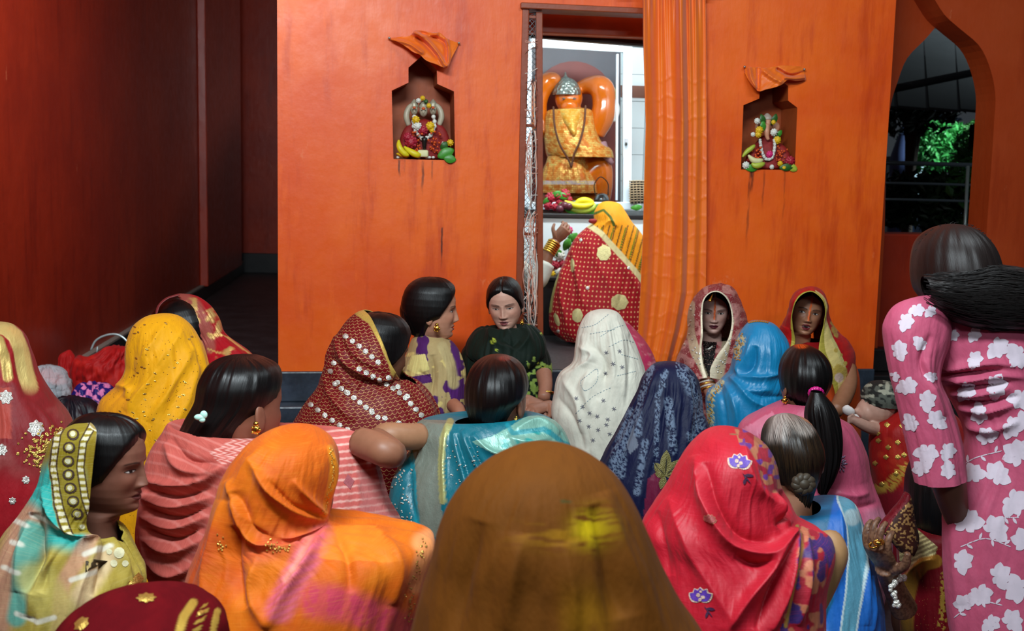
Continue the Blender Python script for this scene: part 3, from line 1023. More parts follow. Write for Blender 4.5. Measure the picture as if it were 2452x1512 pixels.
def face_paint(x, y, z, skin, o):
    """paint on the skin itself: brows, eyes, lips, powder marks"""
    n = x.size
    col = rgba(n, skin)
    X, Y, Z = x.ravel(), y.ravel(), z.ravel()
    sk = lin(skin) if isinstance(skin, str) else skin
    fr = Y < -.02
    put(col, .35 * G(np.abs(X), Z, .043, .078, .018, .016) * fr, sk * np.array([1.25, .95, .85]))
    put(col, .45 * G(np.abs(X), Z, .031, .107, .018, .010) * fr, sk * .55)
    op_ = o.get('eye', .0048)
    ex = np.abs(X) - .031; ez = Z - .1065
    # almond outline
    hi_ = op_ * np.clip(1 - (ex / .0145) ** 2, 0, 1); lo_ = -.0038 * np.clip(1 - (ex / .0145) ** 2, 0, 1)
    ine = ss(-.0008, .0006, hi_ - ez) * ss(-.0008, .0006, ez - lo_) * (np.abs(ex) < .0145) * fr
    put(col, ine, '#d9cfc8')
    gx = o.get('gaze', 0.0)
    iris = ss(.0058, .0046, np.hypot(X - np.sign(X) * .031 - gx, ez - .0004))
    put(col, ine * iris, '#150c08')
    lash = np.exp(-((ez - hi_) / .0013) ** 2) * (np.abs(ex) < .0155) * fr
    put(col, np.clip(lash * 1.3, 0, 1), '#0c0706')
    put(col, .8 * np.exp(-((ez - lo_) / .0009) ** 2) * (np.abs(ex) < .0145) * fr, '#1a0f0c')
    bz = .1225 + .004 * np.clip(1 - ((np.abs(X) - .034) / .02) ** 2, -1, 1)
    put(col, .92 * np.exp(-((Z - bz) / np.where(np.abs(X) < .034, .0030, .0022)) ** 2) * ss(.010, .015, np.abs(X)) * ss(.054, .048, np.abs(X)) * fr, '#120a08')
    put(col, .5 * G(np.abs(X), Z, .0075, .0640, .0045, .0022) * fr, sk * .25)
    lip = o.get('lip', '#7a2a2a'); mo = o.get('mouth', 0.0)
    lw_ = .0225 - .004 * (mo > 0)
    cu = np.clip(1 - (X / lw_) ** 2, 0, 1)
    up_ = .0435 + mo * .5 + (.0092 * cu ** .7) - .0016 * np.exp(-(X / .004) ** 2); dn = .0425 - mo * 1.2 - .0105 * cu ** .8
    inl = ss(-.0006, .0008, up_ - Z) * ss(-.0006, .0008, Z - dn) * (np.abs(X) < lw_) * fr
    put(col, inl, lip)
    if mo > 0:
        t1 = .0435 + mo * .45 * cu; t0 = .0425 - mo * 1.0 * cu
        im = ss(0, .0008, t1 - Z) * ss(0, .0008, Z - t0) * (np.abs(X) < lw_ * .82) * fr
        put(col, im, '#2a0c0c')
        put(col, im * ss(t1 - mo * 1.15 - .001, t1 - mo * 1.15, Z), '#f2ece6')
    else:
        put(col, .8 * np.exp(-((Z - .0430) / .0010) ** 2) * (np.abs(X) < lw_) * fr, lin(lip) * .25)
    if o.get('tilak'):
        top, bot, wd = o['tilak']
        put(col, ss(wd, wd * .6, np.abs(X + .001 * np.sin(Z * 300))) * ss(bot - .003, bot + .003, Z) * ss(top + .004, top, Z) * (Y < 0), '#e8621c')
    if o.get('bindi'): put(col, ss(.0035, .0025, np.hypot(X, Z - .133)) * fr, '#7a1018')
    put(col, .5 * ss(.0, -.05, Z), sk * .82)
    return col


_sk = {}


def skin_mat(name='skin', rough=.48):
    if name in _sk: return _sk[name]
    t = NT(name)
    c, g = t.attr()
    n = t.noise(60, t.obj(), 3)
    c = t.mix(1.0, c, t.ramp(n, [(.3, (.9, .88, .87)), (.7, (1, 1, 1))]), 'MULTIPLY')
    t.set(col=c, rough=rough, nrm=t.bump(t.noise(500, t.obj(), 2), .05, .001), spec=.4, sss=.0)
    _sk[name] = t.mat
    return t.mat


def rotm(yaw, pitch, roll):
    """yaw: 0 faces the camera, +90 faces picture right, 180 faces away; pitch + = looking down; roll + = chin swings to picture left"""
    a = np.array(Matrix.Rotation(math.radians(yaw), 3, 'Z')); b = np.array(Matrix.Rotation(math.radians(pitch), 3, 'X')); c = np.array(Matrix.Rotation(math.radians(roll), 3, 'Y'))
    return a @ c @ b


PIV = np.array([0, .012, -.045])


class Head: pass


def place_head(px, py, d, yaw, pitch=0, roll=0, s=1.0, anchor='eye'):
    h = Head()
    h.R = rotm(yaw, pitch, roll); h.s = s; h.yaw = yaw
    loc = np.array([0, -.088, .108]) if anchor == 'eye' else (np.array([0, 0, .115]) if anchor == 'mid' else np.array(anchor))
    h.T = V(px, py, d) - h.R @ ((loc - PIV) * s)      # world place of the neck pivot
    return h


def to_world(h, x, y, z, byaw=None):
    v = np.stack([x, y, z], -1).reshape(-1, 3)
    q = (v - PIV) * h.s
    a = q @ h.R.T
    b = q @ rotm(h.yaw * .7 if byaw is None else byaw, 0, 0).T
    k = ss(-.075, -.012, v[:, 2])[:, None]
    return h.T + a * k + b * (1 - k)


def body(parent, h, skin, opts=None, hi=False, byaw=None, tw=1.0, zfloor=0.0, shoulder=1.0, lean=0.0, lap=True, shift=0.0):
    opts = opts or {}
    m = 124 if hi else 40
    x, y, z, th = head_pos(hi, m, mouth=opts.get('mouth', 0.0))
    n = x.shape[0]
    vs = [to_world(h, x, y, z, byaw)]
    col = [face_paint(x, y, z, skin, opts)]
    # torso, lap: the same surface going on down to the floor
    zb_ = (zfloor - h.T[2]) / h.s + PIV[2]
    H_ = -zb_
    rows = [(-.075, .060, .040, .062), (-.088, .095, .052, .068), (-.105, .135, .060, .074), (-.130, .160, .066, .080), (-.17, .172, .072, .085), (-.25, .165, .080, .085), (-.36, .145, .085, .080)]
    lapz = [(H_ * .72, .150, .10, .09), (H_ * .84, .185, .16, .11), (H_ * .95, .22, .19, .13), (H_ * .998, .22, .19, .13)] if lap else [(H_ * .7, .15, .09, .09), (H_ * .998, .14, .09, .09)]
    rows = [r for r in rows if -r[0] < H_ * .66]
    B = np.array(rows + [(-a, b, c, e) for a, b, c, e in lapz])
    zz = np.r_[np.linspace(B[0, 0], B[-1, 0], 24)]
    o = np.argsort(B[:, 0])
    f = [spline(B[o, 0], B[o, k], tt=zz) for k in (1, 2, 3)]
    c, s = np.cos(th)[None], np.sin(th)[None]
    xx = f[0][:, None] * s * tw * shoulder
    yy = np.where(c > 0, -f[1][:, None] * c, -f[2][:, None] * c) * tw + lean * (-zz[:, None])
    Z2 = np.broadcast_to(zz[:, None], xx.shape)
    tw_ = to_world(h, xx, yy, Z2, byaw); tw_[:, 0] += shift * np.clip((h.T[2] - tw_[:, 2]) / .35, 0, 1)
    vs.append(tw_)
    col.append(rgba(xx.size, (lin(skin) if isinstance(skin, str) else skin) * .85))
    N = n + len(zz)
    verts = np.vstack(vs); cl = np.vstack(col)
    verts[:, 2] = np.maximum(verts[:, 2], zfloor + .002)
    fc = grid_faces(N, m, True)
    # ears as part of the same mesh
    if opts.get('ears', True):
        for k in (-1, 1):
            n1, m1 = 9, 12
            ph = np.linspace(.12, math.pi - .12, n1); t2 = np.arange(m1) * 2 * math.pi / m1
            ex = np.sin(ph)[:, None] * np.cos(t2) * .0075
            ey = np.sin(ph)[:, None] * np.sin(t2) * .0165
            ez = np.cos(ph)[:, None] * np.ones(m1) * .031
            rim = np.hypot(ey / .0165, ez / .031)
            ex = ex - .004 * np.exp(-(rim / .45) ** 2)
            X_ = k * (.0725 + ex + .25 * np.abs(ey + .012)); Y_ = ey + .012 + .10 * ez; Z_ = ez + .087
            v = to_world(h, X_, Y_, Z_, byaw)
            fc = np.vstack([fc, grid_faces(n1, m1, True, len(verts))])
            verts = np.vstack([verts, v]); cl = np.vstack([cl, rgba(len(v), (lin(skin) if isinstance(skin, str) else skin) * .95)])
    return quads('body', verts, fc, skin_mat(), parent, cl)


def hair_mat(name, c='#0d0a0a', rough=.33, grey=None):
    t = NT(name)
    uv = t.uv()
    st_ = t.noise(70, t.scale(uv, 8, .25), 4, .65)
    st2 = t.noise(40, t.scale(uv, 4, .35), 3)
    cc = lin(c)
    at, ga = t.attr()
    col = t.mix(st_, list(cc * .4), list(cc * 1.3))
    col = t.mix(t.m('MULTIPLY', ga, t.step(st_, .35, .6)), col, at)
    nb = t.bump(t.m('ADD', st_, st2), .22, .004)
    t.set(col=col, rough=t.m('ADD', rough - .06, t.m('MULTIPLY', st_, .2)), nrm=nb, spec=.32)
    return t.mat


M_HAIR = hair_mat('black_hair')
M_HAIRB = hair_mat('brown_black_hair', '#1c1210', .42)


def hair_cap(parent, h, mat=None, part=True, sind=None, hl=.168, vol=.012, hi=False, low=-.02, name='hair'):
    m = 84
    x, y, z, th = head_pos(True, m, face=False)
    az = np.abs(np.arctan2(x, -y))
    zbn = np.interp(az, [0, .2, .4, .6, .8, 1.0, 1.2, 1.45, 1.65, 2.2, 3.2], [hl + .002, hl - .004, hl - .012, hl - .024, hl - .042, hl - .066, hl - .09, .062, .05, low + .01, low])
    k = ss(-.004, .034, z - zbn)
    r = np.hypot(x, y) + 1e-6
    st = (fbm(th[None, :] * 22 + 0 * z, z * 14, 3, 2) - .4) * .003
    gap = -np.exp(-(x / .0035) ** 2) * .006 * (y < .03) if part else 0
    off = -.006 + k * (vol + .006 + st + gap)
    nx, ny, nz = x / r, y / r, ss(.13, .215, z) * 1.0
    f = 1 - .6 * ss(.17, .215, z)
    X, Y, Z = x + nx * off * f, y + ny * off * f, z + nz * off
    v = to_world(h, X, Y, Z)
    col = rgba(v.shape[0], (0, 0, 0), 0)
    if sind: put(col, (np.abs(x) < .005).ravel() * ((y < .02) & (z > hl - .005)).ravel(), sind, 1.0)
    if part:
        put(col, .5 * (np.abs(x) < .0012).ravel() * ((y < .03) & (z > hl)).ravel(), '#6a4434', .6)
    uv = np.stack([np.broadcast_to(th[None, :] * .08, x.shape).ravel(), z.ravel()], -1)
    return quads(name, v, grid_faces(x.shape[0], m, True), mat or M_HAIR, parent, col, uv)


def hair_loft(parent, d, L, R, mat=None, n=90, m=120, name='hair', dep=None, fo=None, paint=None, amp=.003, dk=1.3):
    return drape(name, parent, d, L, R, mat or M_HAIR, paint or (lambda c: rgba(c.n, (0, 0, 0), 0)), n=n, m=m, dep=dep, fo=fo, dk=dk,
                 wr=[(amp, 9, 3, .1, 3, .02, None), (amp * .5, 26, 4, .1, 5, .02, None)], fine=0)


def limb(parent, pts, radii, skin, name='arm', k=14, n=26, flat=1.0):
    m = Mesh().tube(pts, radii, k, smooth=n, flat=flat)
    o = m.build(name, skin_mat(), parent)
    paint_obj(o, lambda co: rgba(len(co), skin))
    return o


def hand(parent, wrist, direction, normal, skin, s=1.0, curl=.5, spread=.12, thumb=1, paint=None, name='hand', vox=.0022, fore=None):
    """palm, four unequal bent fingers and a thumb leaving the side of the palm; fused into one skin"""
    u = np.asarray(direction, float); u /= np.linalg.norm(u)
    nn = np.asarray(normal, float); nn = nn - u * (nn @ u); nn /= np.linalg.norm(nn)
    b = np.cross(u, nn)
    w = np.asarray(wrist, float)
    m = Mesh()
    m.tube([w - u * .012 * s, w + u * .02 * s, w + u * .055 * s, w + u * .088 * s], np.array([.024, .030, .038, .036]) * s, 14, flat=.42, smooth=14, nrm=nn)
    lens = [.066, .074, .069, .054]
    for i, L_ in enumerate(lens):
        o = (i - 1.5)
        p = w + u * (.085 - .004 * abs(o)) * s + b * o * .0185 * s
        dr = u + b * o * spread
        pts = [p - u * .02 * s]; q = p.copy(); ang = 0
        for seg, fr_ in enumerate((.45, .32, .23)):
            ang += curl * (.55 if seg == 0 else .8)
            v = (dr * math.cos(ang) - nn * math.sin(ang)); v /= np.linalg.norm(v)
            pts.append(q.copy()); q = q + v * L_ * fr_ * s
        pts.append(q)
        m.tube(pts, np.array([.009, .0095, .0086, .0078, .0062]) * s, 9, smooth=16)
    p = w + u * .025 * s + b * thumb * -.03 * s
    d1 = u * .6 - b * thumb * .75 - nn * .25 * curl
    q1 = p + d1 / np.linalg.norm(d1) * .036 * s
    d2 = u * .9 - b * thumb * .25 - nn * .5 * curl
    q2 = q1 + d2 / np.linalg.norm(d2) * .030 * s
    m.tube([w + u * .012 * s - b * thumb * .012 * s, p, q1, q2], np.array([.014, .0135, .0105, .0075]) * s, 9, smooth=14)
    if fore is not None:
        m.tube([w + u * .02 * s] + [np.asarray(q) for q, r in fore], [.026 * s] + [r for q, r in fore], 14, smooth=20)
    o = m.build(name, skin_mat(), parent, remesh=vox)
    paint_obj(o, paint or (lambda co: rgba(len(co), skin)))
    return o


def ring(parent, c, r, tube, mat, axis=(0, 0, 1), name='bangle', k=28):
    a = np.asarray(axis, float); a /= np.linalg.norm(a)
    e = np.cross(a, [0.3, .9, .2]); e /= np.linalg.norm(e); g = np.cross(a, e)
    t = np.linspace(0, 2 * math.pi, k + 1)
    pts = np.asarray(c) + r * (np.cos(t)[:, None] * e + np.sin(t)[:, None] * g)
    return Mesh().tube(pts, tube, 6, cap=False).build(name, mat, parent)


M_GOLD = simple('gold_metal', '#e0b04a', .25, metal=1.0, var=.2, vs=200)


def earring(parent, p, r=.009):
    m = Mesh().blob(p, (r * .6, r * .6, r * .6), n=8, m=10).blob(np.asarray(p) - [0, 0, r * 1.3], (r, r * .6, r), n=8, m=12)
    for k in range(5):
        m.blob(np.asarray(p) + [r * .9 * math.cos(k * 1.26), -.002, -r * 1.3 + r * .9 * math.sin(k * 1.26)], r * .3, n=5, m=6)
    return m.build('earring', M_GOLD, parent)
# ================================================================== PEOPLE
def hood(name, parent, rim, outer, dr, do, db, mat, paint, ns=120, nt=70, folds=(), wr=(.004, 14, 5), cx0=None, thick=.003):
    rim = np.asarray(rim, float); outer = np.asarray(outer, float); k = len(rim)
    s = np.linspace(0, 1, k); tt = np.linspace(0, 1, ns)
    Rp = spline(s, rim, tt=tt); Op = spline(s, outer, tt=tt)
    dr = np.interp(tt, s, np.broadcast_to(dr, (k,))); do = np.interp(tt, s, np.broadcast_to(do, (k,))); db = np.interp(tt, s, np.broadcast_to(db, (k,)))
    c0 = cx0 if cx0 is not None else Op[:, 0].mean()
    X = np.zeros((ns, nt)); Y = np.zeros((ns, nt)); D = np.zeros((ns, nt)); T = np.zeros((ns, nt))
    for j, t in enumerate(np.linspace(0, 2, nt)):
        if t <= 1:
            a = t * math.pi / 2; q, r = math.sin(a), 1 - math.cos(a)
            X[:, j] = Rp[:, 0] + (Op[:, 0] - Rp[:, 0]) * q; Y[:, j] = Rp[:, 1] + (Op[:, 1] - Rp[:, 1]) * q; D[:, j] = dr + (do - dr) * r
        else:
            a = (t - 1) * math.pi / 2; q, r = 1 - math.cos(a), math.sin(a)
            X[:, j] = Op[:, 0] + (c0 - Op[:, 0]) * q * .95; Y[:, j] = Op[:, 1] + 25 * q; D[:, j] = do + (db - do) * r
        T[:, j] = t
    W_ = P(X, Y, D)
    du = np.gradient(W_, axis=1); dv = np.gradient(W_, axis=0)
    N = np.cross(du, dv); N /= np.linalg.norm(N, axis=-1)[..., None] + 1e-12
    sg = np.sign((N[:, nt // 3] @ -fw)); N *= np.where(sg == 0, 1, sg)[:, None, None]
    S = np.broadcast_to(tt[:, None], (ns, nt))
    disp = wr[0] * (fbm(S * wr[1] + T * .6, T * wr[2] * .5, 4, 3) - .45) * 2 * ss(.02, .25, T)
    for fd in folds:
        q = seg_dist(X, Y, [tuple(p) for p in path(fd[0], 16)]); disp += fd[2] * np.exp(-(q / fd[1]) ** 2) * (T < 1)
    W_ = W_ + N * disp[..., None]
    c = Ctx(); c.px, c.py, c.t, c.s = X.ravel(), Y.ravel(), T.ravel(), S.ravel(); c.n = ns * nt
    L_ = np.cumsum(np.r_[[0], np.linalg.norm(np.diff(W_[:, nt // 2], axis=0), axis=1)])
    c.u = np.broadcast_to(L_[:, None], (ns, nt)).ravel(); c.v = (T * .1).ravel()
    col = paint(c)
    o = quads(name, W_.reshape(-1, 3), grid_faces(ns, nt), mat, parent, col, np.stack([c.u, c.v], -1))
    md = o.modifiers.new('thickness', 'SOLIDIFY'); md.thickness = thick; md.offset = -1
    SURF[o.name] = (W_.reshape(-1, 3), grid_faces(ns, nt))
    return o


def person(label, px, py, d, group=None, z=0.0):
    p = V(px, py, d)
    return thing('person', label, 'person', (p[0], p[1], z), group)


def flat(c, a=0.0):
    return lambda x: rgba(x.n, c, a)


def dots(sx, sy, r, c, gold=0.0, rot=0.0, stag=True, soft=.3, also=None):
    def f(t, col, g, uv):
        q = t.xyz(t.scale(uv, sx, sy, 1, rot))
        fy = t.m('FLOOR', q[1])
        x = t.m('ADD', q[0], t.m('MULTIPLY', t.m('MODULO', t.m('ABSOLUTE', fy), 2.0), .5)) if stag else q[0]
        dx = t.m('SUBTRACT', t.m('FRACT', x), .5); dy = t.m('SUBTRACT', t.m('FRACT', q[1]), .5)
        dd = t.m('SQRT', t.m('ADD', t.m('MULTIPLY', dx, dx), t.m('MULTIPLY', dy, dy)))
        k = t.m('SUBTRACT', 1.0, t.step(dd, r * (1 - soft), r * (1 + soft)))
        k = t.m('MULTIPLY', k, t.m('SUBTRACT', 1.0, g))
        col2 = t.mix(k, col, list(lin(c)))
        g2 = t.m('MAXIMUM', g, t.m('MULTIPLY', k, gold)) if gold else g
        return (col2, g2) if also is None else also(t, col2, g2, uv)
    return f


def scales(sc, th, c, gold):
    def f(t, col, g, uv):
        nz = t.m('MULTIPLY', t.m('SUBTRACT', t.noise(30, uv, 2), .5), .35)
        q = t.xyz(t.scale(uv, sc, sc * 1.35))
        y = t.m('ADD', q[1], nz)
        fy = t.m('FLOOR', y)
        x = t.m('ADD', t.m('ADD', q[0], nz), t.m('MULTIPLY', t.m('MODULO', t.m('ABSOLUTE', fy), 2.0), .5))
        dx = t.m('SUBTRACT', t.m('FRACT', x), .5); dy = t.m('FRACT', y)
        dd = t.m('SQRT', t.m('ADD', t.m('MULTIPLY', t.m('MULTIPLY', dx, dx), 1.6), t.m('MULTIPLY', dy, dy)))
        k = t.m('SUBTRACT', 1.0, t.step(t.m('ABSOLUTE', t.m('SUBTRACT', dd, .55)), th * .6, th))
        k = t.m('MULTIPLY', k, t.m('SUBTRACT', 1.0, g))
        return t.mix(k, col, list(lin(c))), t.m('MAXIMUM', g, t.m('MULTIPLY', k, gold))
    return f


def specks(scale, thr, c, gold=0.0, sx=1, sy=1, base=None):
    def f(t, col, g, uv):
        if base: col, g = base(t, col, g, uv)
        dd = t.vor(scale, t.scale(uv, sx, sy))
        k = t.m('SUBTRACT', 1.0, t.step(dd, thr * .7, thr))
        k = t.m('MULTIPLY', k, t.m('SUBTRACT', 1.0, g))
        return t.mix(k, col, list(lin(c))), t.m('MAXIMUM', g, t.m('MULTIPLY', k, gold)) if gold else g
    return f


def stripes(sc, thr, c, rot=0.0, gold=0.0, base=None, wob=.1):
    def f(t, col, g, uv):
        if base: col, g = base(t, col, g, uv)
        q = t.xyz(t.scale(uv, sc, sc, 1, rot))
        y = t.m('FRACT', t.m('ADD', q[1], t.m('MULTIPLY', t.noise(9, uv), wob)))
        k = t.m('SUBTRACT', 1.0, t.step(t.m('ABSOLUTE', t.m('SUBTRACT', y, .5)), thr * .6, thr))
        return t.mix(k, col, list(lin(c))), t.m('MAXIMUM', g, t.m('MULTIPLY', k, gold)) if gold else g
    return f


def slub(c2, sx=4, sy=90, amt=.5, base=None):
    def f(t, col, g, uv):
        if base: col, g = base(t, col, g, uv)
        n = t.noise(6, t.scale(uv, sx, sy), 3, .6)
        return t.mix(t.m('MULTIPLY', t.step(n, .5, .7), amt), col, list(lin(c2))), g
    return f


SK = '#a87058'; SKD = '#8a5a44'; SKL = '#b98068'

# ------------------------------------------------ the woman left of the picture, gold border
p = person('woman in a maroon veil with a broad gold border at the left edge', -20, 1000, 2.75)
h = place_head(-25, 865, 2.75, -150, 10, 0, .95, 'mid'); body(p, h, SKD, byaw=180, tw=.9)
def pt(c):
    col = rgba(c.n, '#8f1018')
    low = ss(905, 945, c.py + 8 * np.sin(c.px * .06))
    put(col, low, '#7c1a1e')
    put(col, low * .5 * ss(.45, .6, fbm(c.px * .02, c.py * .02, 3)), '#8a4440')
    put(col, .8 * inside(c.px, c.py, [(-60, 930), (30, 928), (28, 1050), (-60, 1055)]), '#b0483c')
    put(col, ss(9, 5, seg_dist(c.px, c.py, [(30, 925), (35, 1060)])) * .7, '#7a2428')
    e = [(-25, 776), (15, 786), (38, 806), (50, 840), (60, 890), (72, 932)]
    put(col, ss(20, 16, seg_dist(c.px, c.py, e)) * (1 - low), '#d8bc74', .75)
    e2 = [(-40, 815), (-2, 815), (10, 850), (18, 905)]
    put(col, ss(13, 9, seg_dist(c.px, c.py, e2)) * (1 - low), '#b89a58', .7)
    put(col, inside(c.px, c.py, [(-60, 830), (-8, 840), (2, 905), (-60, 900)]), '#3c0a16')
    put(col, ss(1100, 1180, c.py) * .8, '#a01420')
    return col
v1 = drape('veil', p, 2.75, [(-22, 772), (-65, 781), (-88, 797), (-100, 818), (-108, 852), (-122, 900), (-160, 960), (-195, 1010), (-215, 1070), (-220, 1200)],
           [(-22, 772), (24, 779), (45, 796), (58, 818), (66, 852), (80, 897), (118, 958), (155, 1002), (178, 1060), (186, 1200)],
           cloth('maroon_gold_veil', .55, .3), pt, n=220, m=240, wr=[(.008, 5, 3, .3, 2, .1, None)], floor={'hw': .2, 'dep': .2},
           folds=[([(60, 950), (110, 1000), (130, 1080)], 12, .006), ([(0, 930), (10, 1000), (5, 1100)], 9, -.006), ([(90, 960), (150, 1040)], 8, -.005)])
fl = []
for (x, y, r) in [(14, 952, 17), (86, 1027, 20), (4, 1078, 14), (128, 1060, 11), (62, 1150, 10), (30, 1200, 9)]:
    for k in range(7): fl.append(petal(x, y, k * .9 + .2, r * 1.05, r * .75))
stamp(v1, 'gold_flower', fl, M_SILVERM, .0015, .001)
gl = []
rs = np.random.RandomState(2)
for k in range(110):
    a, b = rs.normal(size=2)
    gl.append(circ(96 + a * 22, 1085 + b * 22, rs.uniform(2, 4.5), 6))
for k in range(40): gl.append(circ(136 + rs.normal() * 14, 1035 + rs.normal() * 13, rs.uniform(2, 4), 6))
q = stamp(v1, 'gold_beading', gl, M_GOLDM, .002, .001, each=False)
if q: q['kind'] = 'stuff'

# ------------------------------------------------ yellow veil by the passage
p = person('woman seen from behind under a bright yellow speckled veil', 390, 1000, 3.15)
h = place_head(395, 845, 3.15, -170, 12, 0, .95, 'mid'); body(p, h, SKD, byaw=180, tw=.9)
def pt(c):
    col = rgba(c.n, '#e6a00c')
    put(col, ss(.5, .68, fbm(c.px * .012, c.py * .012, 6)) * .6, '#f0a818')
    put(col, inside(c.px, c.py, [(240, 925), (300, 905), (310, 990), (330, 1020), (235, 1020)]) * .7, '#f09a1c')
    return col
v2 = drape('veil', p, 3.15, [(392, 752), (350, 758), (324, 777), (310, 815), (308, 850), (308, 880), (285, 922), (250, 955), (240, 1000), (262, 1070)],
           [(392, 752), (425, 758), (448, 775), (470, 808), (486, 840), (495, 870), (503, 920), (508, 960), (512, 1005), (505, 1070)],
           cloth('yellow_gauze', .6, .5, extra=specks(95, .16, '#8a5a10')), pt, n=150, m=170, wr=[(.008, 4, 2, .35, 8, .1, None)], floor={'hw': .22, 'dep': .2},
           folds=[([(440, 785), (395, 850), (350, 925), (300, 985)], 11, .012), ([(462, 830), (415, 920), (355, 1010)], 10, .010), ([(400, 770), (360, 830), (322, 890)], 9, .007),
                  ([(475, 870), (440, 970), (400, 1060)], 12, .010), ([(420, 800), (385, 870), (330, 940)], 7, -.007), ([(280, 925), (310, 935), (300, 955)], 8, .010)])
rs = np.random.RandomState(5)
fl = []
for k in range(70):
    fl.append(circ(rs.uniform(270, 490), rs.uniform(775, 1060), rs.uniform(3, 5.5), 6, rs.uniform(1.5, 2.6), rs.uniform(-.2, .6)))
q = stamp(v2, 'gold_fleck', fl, M_GOLDM, .0012, .0006, each=False)
if q: q['kind'] = 'stuff'

# ------------------------------------------------ red veil behind the yellow one
p = person('woman with black hair under a red veil with woven gold, behind the yellow veil', 480, 1000, 3.7)
h = place_head(428, 795, 3.7, -120, 18, 0, .95, 'mid'); body(p, h, SKD, byaw=-150, tw=.85); hair_cap(p, h, part=False)
def pt(c):
    col = rgba(c.n, '#a80f1c')
    put(col, ss(24, 14, seg_dist(c.px, c.py, [(420, 708), (465, 735), (490, 790), (497, 830)])) * .8, '#9c5448', .25)
    k = ss(.52, .62, fbm(c.px * .05, c.py * .05, 12)) * ss(44, 22, seg_dist(c.px, c.py, [(430, 715), (492, 770), (500, 830), (560, 840)]))
    put(col, k, '#c9a060', .7)
    put(col, ss(3, 1.5, seg_dist(c.px, c.py, [(500, 800), (545, 812), (598, 850)])), '#d8a860', .7)
    put(col, ss(2.5, 1.2, seg_dist(c.px, c.py, [(500, 838), (530, 846), (560, 842)])), '#d8a860', .7)
    return col
v = drape('veil', p, 3.7, [(424, 704), (432, 712), (447, 742), (466, 780), (488, 822), (470, 870), (440, 960)], [(424, 704), (452, 705), (488, 720), (518, 757), (537, 800), (600, 850), (640, 960)],
          cloth('red_zari_veil', .5, .3), pt, n=90, m=110, op=[60, 60, 60, 60, 50, 10, 0], od=math.pi, thick=.003, wr=[(.008, 5, 3, .3, 4, .08, None)], floor={'hw': .2, 'dep': .18},
          folds=[([(510, 780), (545, 830), (590, 862)], 7, .008)])
b = Mesh().tube([V(428, 706, 3.66), V(398, 716, 3.64), V(380, 733, 3.62), V(374, 752, 3.6)], [.014, .011, .008, .005], 8, flat=.25, smooth=16).build('veil_border', motif('dull_red_border', '#7c3030', .5), p)

# ------------------------------------------------ olive veil, profile to the right
p = person('woman in profile with an olive veil bordered in block-printed circles', 200, 1400, 2.2)
h = place_head(339, 1121, 2.23, 84, 4, 0, .86)
body(p, h, '#7c5040', {'eye': .0022, 'lip': '#5a2a26'}, hi=True, byaw=90, tw=.82)
hair_cap(p, h, hl=.163, part=True)
def pt(c):
    col = rgba(c.n, '#8a7414')
    x, y = c.px, c.py
    # tie-dyed body of the cloth
    put(col, ss(1180, 1300, y + .5 * (200 - x)), '#a8923c')
    put(col, ss(70, 30, seg_dist(x, y, [(150, 1150), (110, 1180), (120, 1260), (210, 1280)])) * ss(225, 195, x), '#2aa39a')
    put(col, ss(60, 25, seg_dist(x, y, [(70, 1250), (10, 1400), (-20, 1520)])), '#b48468')
    put(col, ss(30, 14, seg_dist(x, y, [(75, 1270), (55, 1400), (40, 1480)])), '#5c9c8c')
    put(col, ss(36, 16, seg_dist(x, y, [(250, 1340), (200, 1420), (160, 1480)])) * .8, '#d6b890')
    put(col, ss(26, 12, seg_dist(x, y, [(215, 1290), (150, 1400), (140, 1500)])) * .8, '#c08a70')
    put(col, ss(60, 30, seg_dist(x, y, [(90, 1390), (150, 1480)])) * .7, '#b8a858')
    for pts in ([(80, 1235), (120, 1250), (140, 1262)], [(20, 1240), (70, 1262)], [(30, 1300), (60, 1310)], [(40, 1470), (90, 1490), (130, 1480)], [(170, 1390), (230, 1370)], [(10, 1360), (50, 1372)], [(200, 1330), (260, 1310)]):
        put(col, ss(9, 3, seg_dist(x, y, pts)) * .8, '#dcd8c8')
    put(col, (seg_dist(x, y, [(70, 1330), (62, 1420)]) < 12) * .0, '#000000')
    # gold hem round the face
    rim = [(238, 1006), (262, 1015), (256, 1100), (250, 1185), (243, 1268)]
    dd = seg_dist(x, y, rim)
    up_ = ss(1285, 1272, y)
    put(col, ss(27, 25, dd) * up_, '#b09a5c', .55)
    put(col, ss(2.2, 1.0, np.abs(dd - 27)) * up_, '#e0d8b8')
    b1 = [(190, 1010), (168, 1050), (160, 1120), (172, 1200), (196, 1272)]
    db = seg_dist(x, y, b1)
    put(col, ss(44, 42, db) * up_ * (dd > 30), '#8c7a1c')
    put(col, ss(40, 38, db) * ss(24, 26, db) * up_ * (dd > 28) * (np.sin(y * .42) > -.2), '#d8d0b0')
    put(col, ss(42.5, 41.5, db) * ss(38, 39, db) * up_ * (dd > 28), '#3a2412')
    put(col, ss(26, 25, db) * ss(21.5, 22.5, db) * up_, '#3a2412')
    return col
